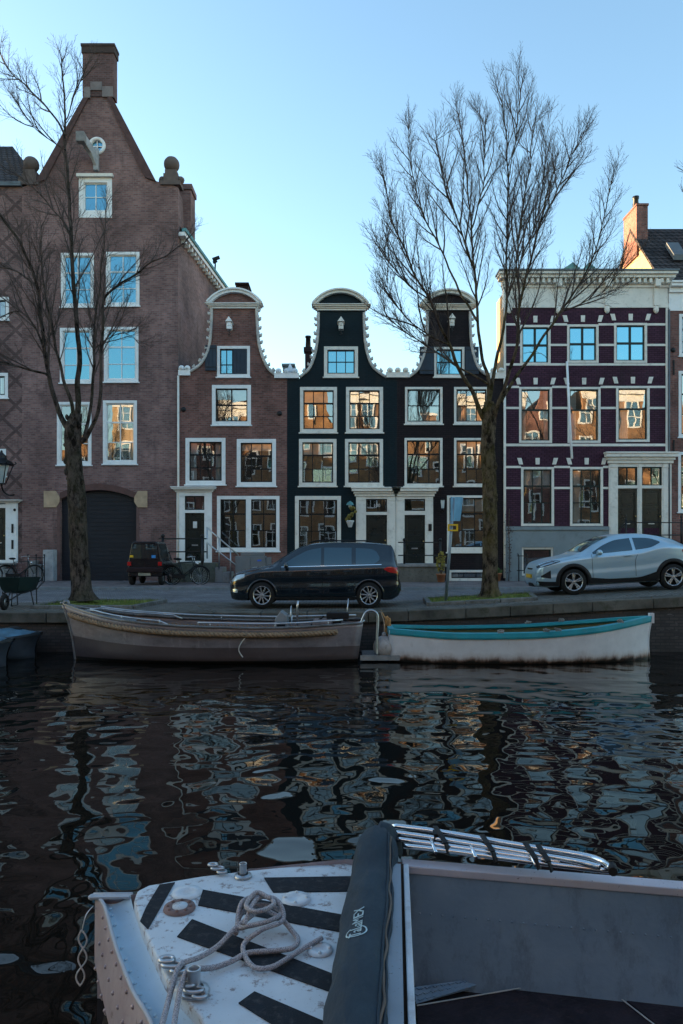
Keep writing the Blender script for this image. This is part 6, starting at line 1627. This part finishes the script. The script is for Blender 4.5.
# bulwark lip at the bow, pale gutter between lip and raised deck
edge = [P_(134, 900), P_(142, 926), P_(166, 978), P_(200, 1016), P_(226, 1062), Vector((.25, 2.25, ZD)), Vector((1.0, 2.1, ZD))]
gut_out = [P_(104, 905, ZS), P_(116, 947, ZS), P_(133, 991, ZS), P_(151, 1022, ZS), Vector((-.45, 2.45, ZS)), Vector((.1, 2.05, ZS)), Vector((1.0, 1.84, ZS))]
rows = []
for a, e in zip(gut_out, edge):
    rows.append([a.lerp(e, u) + Vector((0, 0, (ZS - ZD) * 0 - .05 * math.sin(math.pi * u) - .06 * u)) for u in lin(0, 1, 8)])
rows.insert(0, [bow.lerp(P_(131, 895, -.34), u) + Vector((0, -.01, -.04 * math.sin(math.pi * u))) for u in lin(0, 1, 8)])
MB().grid(rows).build('gutter_plate', blue_in, barge)
m = MB().tube(curve_pts([bow] + gut_out, 4), .0105, 8); m.bar(bow + Vector((-.015, 0, .004)), far[0] + Vector((0, 0, -.004)), .055, .012); m.tube([bow + Vector((-.015, .022, .002)), far[0] + Vector((0, .022, -.006))], .012, 8); m.sphere(bow + Vector((-.012, .0, .0)), .022, 10, 8, (1.2, 1.2, .7)); m.build('bulwark_lip', worn('chipped mauve lip', (.33, .36, .40), (.12, .07, .065), .66, 10), barge)
m = MB()
for k in range(16):
    p = (curve_pts(gut_out[:5], 4))[k % 17]; q = (curve_pts(edge[:5], 4))[k % 17]; m.sphere(p.lerp(q, .22) + Vector((0, 0, -.028)), .010, 8, 5, (1, 1, .6))
m.build('small_rivets', blue_in, barge)
# deck: slightly cambered white plate with an edge
dk_far = [P_(134, 900), P_(137, 891), P_(150, 884.5), P_(200, 876), P_(250, 870), P_(300, 865), P_(345, 860.5), P_(398, 857.5)]
dk_near = [P_(134, 900), P_(142, 926), P_(166, 978), P_(200, 1016), P_(226, 1062), Vector((.12, 2.35, ZD))]
poly = dk_far + [Vector((.19, 2.3, ZD))] + dk_near[:0:-1]
MB().slab([(p.x, p.y) for p in poly], ZD - .10, ZD).build('deck', deck_m, barge, bevel=.012)
grit = M('black anti slip coating', (.013, .017, .022), .85, var=.35, scale=8, bump=.7, bscale=140, dist=.004, dirt=(.09, .09, .09), dirt_amt=.5)
for poly in ([(159.5, 885.5), (175, 883), (148, 930), (140, 922), (146, 908)], [(203, 890.5), (345, 916), (345, 933.5), (198, 906)], [(192, 920), (345, 979.5), (345, 998), (177, 937.5)], [(264, 878.5), (352, 877), (350, 892), (273, 893)], [(254.5, 992.5), (330, 1025), (330, 1062), (238.5, 1004)]):
    MB().slab([(P_(x, y).x, P_(x, y).y) for x, y in poly], ZD + .002, ZD + .006).build('anti_slip_strip', grit, barge)
# deck fittings
def disc(x, y, r, mat, name, h=.012, holes=0):
    p = P_(x, y); m = MB().lathe([(0, h * .6), (r * .45, h * .6), (r * .5, h), (r * .95, h), (r, 0)], p + Vector((0, 0, .002)), 24)
    for k in range(holes): a = 2 * math.pi * k / holes; m.sphere(p + Vector((r * .72 * math.cos(a), r * .72 * math.sin(a), h + .003)), .010, 6, 4)
    return m.build(name, mat, barge)
disc(179.5, 909, .085, M('rusty ring', (.19, .13, .12), .7, bump=.4, dirt=(.08, .04, .03)), 'rusty_flange', .014, 8)
MB().lathe([(0, .013), (.04, .013), (.042, 0)], P_(180, 908.5) + Vector((0, 0, .006)), 18).build('flange_plug', deck_m, barge)
disc(187, 893.5, .085, pw, 'deck_plate', .010)
disc(296, 900, .08, pw, 'deck_filler', .012, 4); disc(320, 951, .062, pw, 'deck_filler', .012, 4)
def bollard(x, y, s=1.):
    p = P_(x, y) + Vector((0, 0, .002)); t = MB().lathe([(0, .0), (.066 * s, .0), (.062 * s, .012), (.04 * s, .018)], p, 20); t.lathe([(.027 * s, .015), (.027 * s, .085 * s), (.029 * s, .088 * s), (.029 * s, .098 * s), (.021 * s, .098 * s), (.020 * s, .03)], p, 18)
    b = t.build('bollard', MT['steel'], barge, bevel=.003)
    return p
bollard(243, 877, .8); bp = bollard(194, 992, 1.05)
for p, k in ((P_(222, 875), .8), (P_(178, 974), 1.), (P_(200, 1000), .9)):
    m = MB()
    for j in range(3): m.tube([p + Vector((.032 * k * math.cos(a) * (1 + .4 * (j % 2)) - .03 * j, .022 * k * math.sin(a) + .02 * j, .02 + .012 * j)) for a in lin(0, 6.3, 14)], .010 * k, 6)
    m.build('shackle', MT['steel'], barge)
# rolled dark canvas cover with a zip
def roll_c(u):                                                  # centre line from far end to near end
    return at(377, 838, 4.42).lerp(Vector((.012, 2.3, -.16)), u)
cm = NT('navy canvas'); co = cm.coord(); wv = cm.noise(co, 3., 5, .6); c = cm.mix(cm.ramp(wv, .3, .7), (.007, .019, .031), (.016, .036, .054)); c = cm.mix(cm.ramp(cm.noise(co, 40, 4, .7), .66, .8, 0, .2), c, (.05, .08, .10))
canvas = cm.out(c, .8, cm.bump(cm.math('ADD', cm.math('MULTIPLY', cm.noise(co, 6., 4, .6, (1, .35, 1)), 1.), cm.math('MULTIPLY', cm.noise(co, 220, 2), .06)), .7, .05))
cover = thing('canvas_cover', 'rolled navy canvas cover with white lettering and a zip, lying across the work boat', 'cover', roll_c(.5))
rows = []; nu, nv = 60, 40
for i in range(nu + 1):
    u = i / nu; c0 = roll_c(u); r = .108 + .014 * smooth(u * 3) - (.03 * (1 - smooth(u * 14)))
    zc = c0.z - .10 * smooth((u - .0) * 5)
    row = []
    for k in range(nv):
        a = 2 * math.pi * k / nv
        q = Vector((math.cos(a) * r * 1.12, 0, math.sin(a) * r * .98)); q *= 1 + .11 * noise.noise((math.cos(a) * 2, u * 12, math.sin(a) * 2)) + (.02 if .3 < u < .62 else .07) * noise.noise((math.cos(a) * 4, u * 22, math.sin(a) * 5))
        row.append(Vector((c0.x, c0.y, zc)) + q)
    rows.append(row)
m = MB().grid(rows, close=True); m.f += [tuple(range(nv))]; m.s += [True]; m.build('canvas_roll', canvas, cover)
m = MB(); e = roll_c(0) + Vector((0, 0, -.02)); rr_ = []
for i, (dx, dz, r) in enumerate(((-.02, -.02, .085), (.03, .035, .088), (.08, .03, .082), (.12, -.01, .07), (.14, -.06, .055), (.145, -.10, .03))):
    rr_.append([e + Vector((dx + r * .5 * math.cos(a) * (i * .16), .02 + r * math.cos(a), dz + r * math.sin(a) * .8)) * 1 + Vector((.02 * noise.noise((i, math.cos(a), math.sin(a))), 0, .02 * noise.noise((i + 5, math.cos(a), math.sin(a))))) for a in lin(0, 2 * math.pi, 21)[:-1]])
m.grid(rr_, close=True); m.f += [tuple(range(100, 120))]; m.s += [True]; m.build('folded_end', canvas, cover)
def roll_surface(u, a, off=.004):
    i = min(nu, max(0, int(u * nu))); fr = u * nu - i; i2 = min(nu, i + 1); k = a / (2 * math.pi) * nv; k0 = int(k) % nv; k1 = (k0 + 1) % nv; fk = k - int(k)
    p = rows[i][k0].lerp(rows[i][k1], fk).lerp(rows[i2][k0].lerp(rows[i2][k1], fk), fr)
    c0 = roll_c(u); n_ = (p - Vector((c0.x, c0.y, p.z * 0 + c0.z - .10))).normalized(); return p + n_ * off
m = MB().tube([roll_surface(u, R(48), .003 + .002 * math.sin(u * 60)) + Vector((.006 * math.sin(u * 37), 0, 0)) for u in lin(.06, .99, 120)], .007, 6)
m.build('zip', M('grey brown zip', (.12, .10, .085), .6, dirt=(.02, .02, .02)), cover)
m = MB()
for da in (-6, 6): m.tube([roll_surface(u, R(48 + da), .004) for u in lin(.05, .99, 60)], .006, 5)
m.build('zip_seam', canvas, cover)
def on_roll(mb, uc, ac, name, mat):
    """bend flat lettering round the roll: text x runs away from the viewer along the roll"""
    Ltot = (roll_c(1) - roll_c(0)).length
    out_ = []
    for v in mb.v:
        u = uc - v.x / Ltot; a = ac + v.y / .13
        out_.append(roll_surface(u, a, .004 + v.z))
    mb.v = out_; return mb.build(name, mat, cover)
ink = M('faded white ink', (.36, .50, .55), .7, bump=0)
tt_ = text_mb('TaLaMEX', .074, .0008)
uc, ac = .475, R(108)
tt_.v = [Vector((v.x * .92, v.y, v.z)) for v in tt_.v]
on_roll(tt_, uc, ac, 'lettering', ink)
mm = MB(); rows_r = []
for k in range(29):
    a = 2 * math.pi * k / 28; rows_r.append([Vector((-.085 + .052 * r_ * math.cos(a), .048 * r_ * math.sin(a), .0008)) for r_ in (.86, 1.)])
mm.grid(rows_r[3:], smooth=False); on_roll(mm, uc, ac, 'logo_ring', ink)
# battens and coaming right of the roll
m = MB().bar(P_(393, 868, -.20), Vector((.165, 2.4, -.22)), .085, .05); m.build('painted_batten', worn('chipped grey batten', (.20, .25, .30), (.06, .04, .03), .66, 12), barge)
m = MB().bar(P_(399.5, 868, -.26), Vector((.205, 2.4, -.28)), .07, .05); m.build('wood_batten', M('rotten wood', (.06, .042, .03), .9, bump=.6, dirt=(.02, .016, .012)), barge)
c_a, c_b = P_(406, 868, -.23), Vector((.235, 2.35, -.23))
m = MB().bar(c_a, c_b, .030, .05); m.bar(c_a + Vector((.0, 0, -.34)), c_b + Vector((0, 0, -.34)), .02, .62); m.build('coaming', M('pale coaming paint', (.46, .52, .57), .5, dirt=(.2, .16, .15)), barge, bevel=.005)
MB().box(.235, .265, 3.3, 3.36, -.25, -.215).build('broken_paint_edge', MT['white'], barge)
# gunwale and inner side of the hold
g0 = far[3:]; m = MB(); rows = []
for p in g0: rows.append([p + Vector((0, y, z)) for y, z in ((.055, -.05), (.055, 0.), (-.05, .0), (-.05, -.045))])
m.grid(rows, smooth=False, close=True); k = len(m.v); m.f += [(0, 1, 2, 3)]; m.s += [False]
m.build('gunwale', worn('mauve gunwale paint', (.46, .45, .50), (.07, .05, .05), .68, 9), barge, bevel=.006)
hold_m = NT('blue grey hold paint'); co = hold_m.coord(); n = hold_m.noise(co, 2.5, 6, .65); c = hold_m.mix(hold_m.ramp(n, .3, .7), (.13, .20, .275), (.19, .27, .345)); c = hold_m.mix(hold_m.ramp(hold_m.noise(co, 4, 7, .75, (1, 1, .45)), .5, .72, 0, .75), c, (.05, .065, .085)); c = hold_m.mix(hold_m.ramp(hold_m.noise(co, 9, 7, .8, (.4, 1, 1.2)), .62, .72, 0, .5), c, (.20, .27, .33)); c = hold_m.mix(hold_m.ramp(hold_m.noise(co, 55, 3, .6), .68, .74, 0, .5), c, (.2, .23, .25))
hold_m = hold_m.out(c, .6, hold_m.bump(hold_m.noise(co, 14, 5), .25, .012))
ZF = -.86
m = MB(); rows = []
for p in g0: rows.append([p + Vector((0, -.04, -.03)), p + Vector((0, -.06, -.2)), p + Vector((0, -.10, -.42)), Vector((p.x, p.y - .16, ZF - .02))])
m.grid(rows); m.build('hold_side', hold_m, barge)
m = MB()
for i in range(24): p = g0[0].lerp(g0[1], .02 + .96 * i / 23); MB().sphere(p + Vector((0, -.078, -.25)), .006, 6, 4).build('rivet', hold_m, barge)
fl = [(.40, 2.2), (.40, 4.35), (1.95, 4.1), (4.6, 3.6), (4.6, 1.3), (1.5, 1.85)]
MB().slab(fl, ZF - .05, ZF).build('hold_floor', M('damp dark floor', (.016, .013, .015), .6, var=.4, bump=.4, dirt=(.035, .028, .03)), barge)
# chequer plate strip and loose dark boards on the floor
A_, B_, C_, D_ = onz(416, 1004, ZF + .02), onz(505, 980, ZF + .02), onz(514, 973, ZF + .05), onz(414, 987, ZF + .05)
m = MB().add([A_, B_, C_, D_], [(0, 1, 2, 3)])
for i in range(26):
    for j in range(3):
        u, v = (i + .5 * (j % 2)) / 26, (j + .5) / 3; p = A_.lerp(B_, u).lerp(D_.lerp(C_, u), v) + Vector((0, -.004, .004)); a = (-1) ** (i + j) * .7
        m.bar(p - Vector((math.cos(a), math.sin(a), 0)) * .010, p + Vector((math.cos(a), math.sin(a), 0)) * .010, .005, .004)
m.build('chequer_plate', hold_m, barge)
bd = M('dark floor board', (.020, .015, .019), .55, var=.5, scale=6, bump=.5, bscale=30, dirt=(.05, .035, .04), dirt_amt=.6)
def board(pts, name, z, th=.018):
    q = [onz(x, y, z) for x, y in pts]; return MB().slab([(p.x, p.y) for p in q], z - th, z).build(name, bd, barge, bevel=.003)
board([(417, 1006), (592, 976.5), (662, 1030), (640, 1090), (420, 1090)], 'floor_board', ZF + .035)
board([(594, 976.5), (683, 976.5), (900, 985), (900, 1060), (666, 1030)], 'floor_board', ZF + .042)
m = MB(); ed = M('bright board edge', (.42, .42, .40), .5)
for pa, pb in (((417, 1005.5), (592, 976)), ((593, 977), (664, 1032)), ((594, 976), (720, 977))): m.bar(onz(*pa, ZF + .045), onz(*pb, ZF + .045), .006, .004)
m.build('board_edging', ed, barge)
# folded chrome boarding ladder with black straps, lying outside the gunwale
lad = thing('boarding_ladder', 'folded chrome boarding ladder strapped with black bands beyond the grey gunwale', 'ladder', at(500, 850, 4.45))
m = MB(); Zl = -.135
def lp(x, y, dz=0): q = onz(x, y, Zl + dz); return q
m.tube(curve_pts([lp(392, 826), lp(440, 832), lp(520, 845.5), lp(580, 855), lp(600, 860.5), lp(611, 868)], 5), .018, 10)
m.tube(curve_pts([lp(393, 832.5), lp(440, 839), lp(520, 852), lp(575, 861), lp(600, 867)], 5), .016, 10)
m.tube(curve_pts([lp(396, 839, -.02), lp(440, 845, -.02), lp(500, 853.5, -.02), lp(560, 862, -.02)], 5), .015, 10)
m.tube(curve_pts([lp(404, 846, -.03), lp(450, 851, -.03), lp(520, 860.5, -.03), lp(612, 871.5, -.03)], 5), .015, 10)
for x in (430, 470, 530): m.tube([lp(x, 831 + (x - 392) * .155), lp(x + 6, 850 + (x - 404) * .125, -.03)], .011, 8)
m.build('tubes', MT['chrome'], lad)
m = MB()
for x, y in ((437, 829.5), (484, 838), (527, 845.5), (540, 848)):
    q = [lp(x - 2, y - 3, .02), lp(x + 4, y + 6, .03), lp(x + 9, y + 14, .01), lp(x + 12, y + 24, -.04)]
    m = MB()
    for a, b2 in zip(q, q[1:]): m.bar(a, b2, .030, .012)
    m.build('strap', MT['cladding'], lad, bevel=.004)
MB().tube([lp(612, 866), lp(613, 872)], .024, 10).build('end_cap', MT['cladding'], lad); m = MB().box(lp(433, 836).x, lp(440, 836).x, lp(433, 836).y - .05, lp(433, 836).y + .02, Zl - .03, Zl + .03); m.build('clamp', MT['cladding'], lad)
# rope coil on the deck
rp = thing('deck_rope', 'grey flecked mooring rope coiled in a loose knot on the striped foredeck', 'rope', P_(255, 930))
rm = NT('flecked grey rope'); co = rm.coord(); a = rm.noise(co, 190, 3, .7); c = rm.mix(rm.ramp(a, .45, .55), (.22, .20, .21), (.42, .41, .42)); c = rm.mix(rm.ramp(rm.noise(co, 240, 2, .5), .60, .66), c, (.06, .075, .13)); rope_g = rm.out(c, .9, rm.bump(a, .6, .006))
ZR = ZD + .024; Q = lambda x, y, dz=0: onz(x, y, ZR) + Vector((0, 0, dz))
m = MB()
m.tube(curve_pts([Q(158, 1040), Q(166, 1010), Q(172, 988), Q(180, 970, .02), Q(200, 957), Q(218, 946), Q(232, 938, .03), Q(246, 930, .05), Q(262, 922, .06), Q(280, 926, .04), Q(293, 932), Q(298, 940), Q(292, 948), Q(272, 951), Q(248, 953), Q(232, 961), Q(216, 967), Q(202, 973, .02), Q(190, 980, .05), Q(182, 992, .04), Q(176, 1012), Q(172, 1040)], 6), .0125, 8)
m.tube(curve_pts([Q(236, 938, .02), Q(240, 926, .05), Q(252, 918, .06), Q(268, 915, .05), Q(281, 922, .05), Q(272, 934, .07), Q(250, 938, .06), Q(238, 934, .04), Q(242, 920, .09), Q(258, 912, .08), Q(277, 918, .09), Q(283, 930, .05), Q(262, 940, .05), Q(244, 946, .01), Q(246, 958), Q(256, 968), Q(272, 967), Q(290, 957), Q(306, 947), Q(322, 939, .005)], 7), .012, 8)
m.tube(curve_pts([Q(244, 938, .06), Q(254, 922, .10), Q(266, 914, .09), Q(274, 926, .11), Q(258, 934, .11), Q(246, 926, .10), Q(256, 916, .12), Q(270, 920, .11)], 7), .0118, 8)
m.build('rope_coil', rope_g, rp)
# thin white looped line hanging outside the bow
wl_ = thing('looped_line', 'thin white twisted line hanging outside the bow over dark water', 'line', at(82, 955, 3.98))
m = MB(); Yl = 4.0
for ph in (0, math.pi):
    m.tube([at(81.5 + 4.2 * math.sin(v * 3 * math.pi + ph) * (1 if v < .97 else .4) + 1.5 * math.sin(v * 5), 930 + 56 * v, Yl) for v in lin(0, 1, 60)], .0045, 5)
m.tube(curve_pts([at(82, 931, Yl), at(86, 915, Yl), bow + Vector((-.01, 0, -.05))], 4), .003, 5); m.build('line', MT['plate'], wl_)

# ------------------------------------------------------------------ sunlit houses behind the viewer, seen as reflections in the panes and the water
YB = -11.5
def far_house(x0, x1, ztop, mat, style, cols, floors, label, seed, YF=YB, sg=1, name='facing_house', group='houses on the near bank mirrored in the panes', fine=True):
    yf = lambda d: YF + sg * d
    rng = random.Random(seed); xm = (x0 + x1) / 2
    t = thing(name, label, 'house', (xm, YF, 0), 0, group)
    if style == 'cornice': out = [(x0, 0), (x1, 0), (x1, ztop), (x0, ztop)]
    elif style == 'bell': out = [(x0, 0), (x1, 0), (x1, ztop - 3.4), (x1 - .5, ztop - 3.2), (xm + 1.3, ztop - 1.8), (xm + 1.1, ztop - .5), (xm + .8, ztop), (xm - .8, ztop), (xm - 1.1, ztop - .5), (xm - 1.3, ztop - 1.8), (x0 + .5, ztop - 3.2), (x0, ztop - 3.4)]
    else:
        n = 4; L = [(x0, 0), (x1, 0)]; hw = (x1 - x0) / 2; R_ = [(x1 - hw * .8 * k / n, ztop - 3.6 + 3.6 * k / n) for k in range(n + 1)]
        st = []
        for k in range(n): st += [(R_[k][0], R_[k][1]), (R_[k][0], R_[k + 1][1])]
        st += [(R_[n][0], R_[n][1])]
        out = L + st + [(2 * xm - x, z) for x, z in st[::-1]]
    MB().prism(out, [], yf(-.4), YF).build('wall', mat, t)
    ze = ztop if style == 'cornice' else ztop - 3.4
    MB().box(x0 + .05, x1 - .05, yf(-9), yf(-.4), 0, ze - .1).build('side_walls', mat, t)
    zr = ztop - .4 if style != 'cornice' else ztop + .6
    MB().add([(x0, yf(-.4), ze - .1), (x1, yf(-.4), ze - .1), (xm, yf(-.4), zr), (x0, yf(-9), ze - .1), (x1, yf(-9), ze - .1), (xm, yf(-9), zr)], [(0, 1, 2), (3, 5, 4), (0, 2, 5, 3), (1, 4, 5, 2)]).build('roof', MT['tile'], t)
    m = MB()
    if style == 'cornice': m.box(x0 - .05, x1 + .05, YF, yf(.45), ztop - .35, ztop + .1); m.box(x0, x1, YF, yf(.12), ztop - 1.1, ztop - .36)
    else: m.box(xm - 1.2, xm + 1.2, yf(-.3), yf(.2), ztop, ztop + .25)
    m.build('cornice', MT['white'], t)
    fh = (ze - 1.2) / floors
    for f in range(floors):
        for k in range(cols):
            w = (x1 - x0) / cols; xa = x0 + w * k + w * .2; xb = x0 + w * (k + 1) - w * .2; za = .9 + fh * f + fh * .12; zb = .9 + fh * f + fh * .82
            wn = MB().ring(xa, xb, za, zb, .14, YF, yf(.07)).build('window', MT['white'], t)
            g = MB().box(xa + .13, xb - .13, yf(.01), yf(.02), za + .13, zb - .13).build('pane', MT['glass'], wn)
            if not fine: continue
            m = MB().box((xa + xb) / 2 - .03, (xa + xb) / 2 + .03, yf(.02), yf(.05), za + .14, zb - .14)
            for q in (.4, .7): m.box(xa + .14, xb - .14, yf(.022), yf(.048), za + (zb - za) * q - .03, za + (zb - za) * q + .03)
            m.build('sash', MT['white'], wn)
    if style != 'cornice':
        wn = MB().ring(xm - .55, xm + .55, ze + .2, ze + 1.7, .12, YF, yf(.07)).build('window', MT['white'], t); MB().box(xm - .43, xm + .43, yf(.01), yf(.02), ze + .32, ze + 1.58).build('pane', MT['glass'], wn)
    return t
x = -41.; kinds = [(6.2, 12.5, 'brick_orange', 'cornice', 3, 3), (5.2, 13, 'brick_ochre', 'bell', 2, 3), (6.8, 12.2, 'brick_orange', 'stepped', 3, 3), (4.9, 16.4, 'plaster', 'cornice', 2, 4), (5.6, 15.5, 'brick_red', 'bell', 3, 4), (7.0, 15.6, 'brick_ochre', 'cornice', 3, 4), (5.0, 17.2, 'brick_orange', 'bell', 2, 4), (6.4, 17, 'brick_orange', 'cornice', 3, 4), (5.4, 14.2, 'brick_ochre', 'stepped', 2, 4), (6.6, 16.6, 'brick_orange', 'cornice', 3, 4), (5.2, 17.6, 'brick_red', 'bell', 2, 4), (6.8, 17, 'brick_ochre', 'cornice', 3, 4), (5.6, 17, 'brick_orange', 'bell', 2, 4)]
words_ = ['first', 'second', 'third', 'fourth', 'fifth', 'sixth', 'seventh', 'eighth', 'ninth', 'tenth', 'eleventh', 'twelfth', 'thirteenth']
cn = {'brick_orange': 'orange brick', 'brick_ochre': 'ochre brick', 'plaster': 'pale plastered', 'brick_red': 'red brick'}; sn = {'cornice': 'flat cornice', 'bell': 'bell shaped gable', 'stepped': 'stepped gable'}
for i, (wd, ht, mt, stl_, cl, fl_) in enumerate(kinds):
    far_house(x, x + wd - .04, ht, MT[mt], stl_, cl, fl_, '%s house with %s mirrored in the panes, %s from the west' % (cn[mt], sn[stl_], words_[i]), i)
    x += wd
nb = 'bare tree on the near bank, mirrored in the window panes'
for k, (src, X, Y, rz, wd) in enumerate(((right_tree, -9.5, -2.2, 1.1, 'before the plastered house'), (left_tree, 3.5, -2.6, 2.4, 'before the tall orange bell gable'), (right_tree, 15.5, -2.4, 4.0, 'before the ochre stepped gable'), (right_tree, -22., -2.4, 5.2, 'before the ochre bell gable'), (left_tree, 23., -3., .4, 'before the broad orange cornice house'), (right_tree, 29., -2.4, 2.9, 'before the broad ochre cornice house'))):
    d = dup(src, (X, Y, 0), rz, 'bare tree on the near bank standing ' + wd); d['group'] = 'bare trees on the near bank'

# unseen row past the view; left houses added, heights set, to block low sun
x = wx(-95) - .06; seq = [(8.2, 17.6, 'brick_tall', 'cornice'), (6.4, 17.4, 'brick_red', 'bell'), (8.6, 16.2, 'brick_side', 'cornice'), (7.0, 16.6, 'brick_neck', 'stepped'), (9.2, 8.8, 'brick_red', 'cornice'), (6.6, 9.6, 'brick_tall', 'bell'), (9.0, 9.0, 'brick_side', 'cornice'), (8.0, 17.0, 'brick_red', 'stepped'), (9.5, 16.2, 'brick_tall', 'cornice'), (9.8, 16.8, 'brick_side', 'cornice'), (9.0, 17.2, 'brick_red', 'cornice'), (9.6, 16.4, 'brick_neck', 'cornice'), (9.4, 17.0, 'brick_tall', 'cornice')]
cn2 = {'brick_tall': 'brown brick', 'brick_red': 'red brown brick', 'brick_side': 'grey brown brick', 'brick_neck': 'dark brick'}
for i, (wd, ht, mt, stl_) in enumerate(seq):
    far_house(x - wd + .05, x, ht, MT[mt], stl_, 3, 3, '%s house, %s, added for shade past lattice house, %s from it' % (cn2[mt], sn[stl_], words_[i]), 50 + i, DF, -1, 'unseen_row_house', 'houses of the row past the edge of the view', i < 2)
    x -= wd
x = wx(790) + .06
for i, (wd, ht, mt, stl_) in enumerate(seq[:3]):
    far_house(x, x + wd - .05, ht, MT[mt], stl_, 3, 3, '%s house, %s, past the tiled end house, %s from it' % (cn2[mt], sn[stl_], words_[i]), 70 + i, DF, -1, 'unseen_row_house', 'houses of the row past the edge of the view', i < 1)
    x += wd
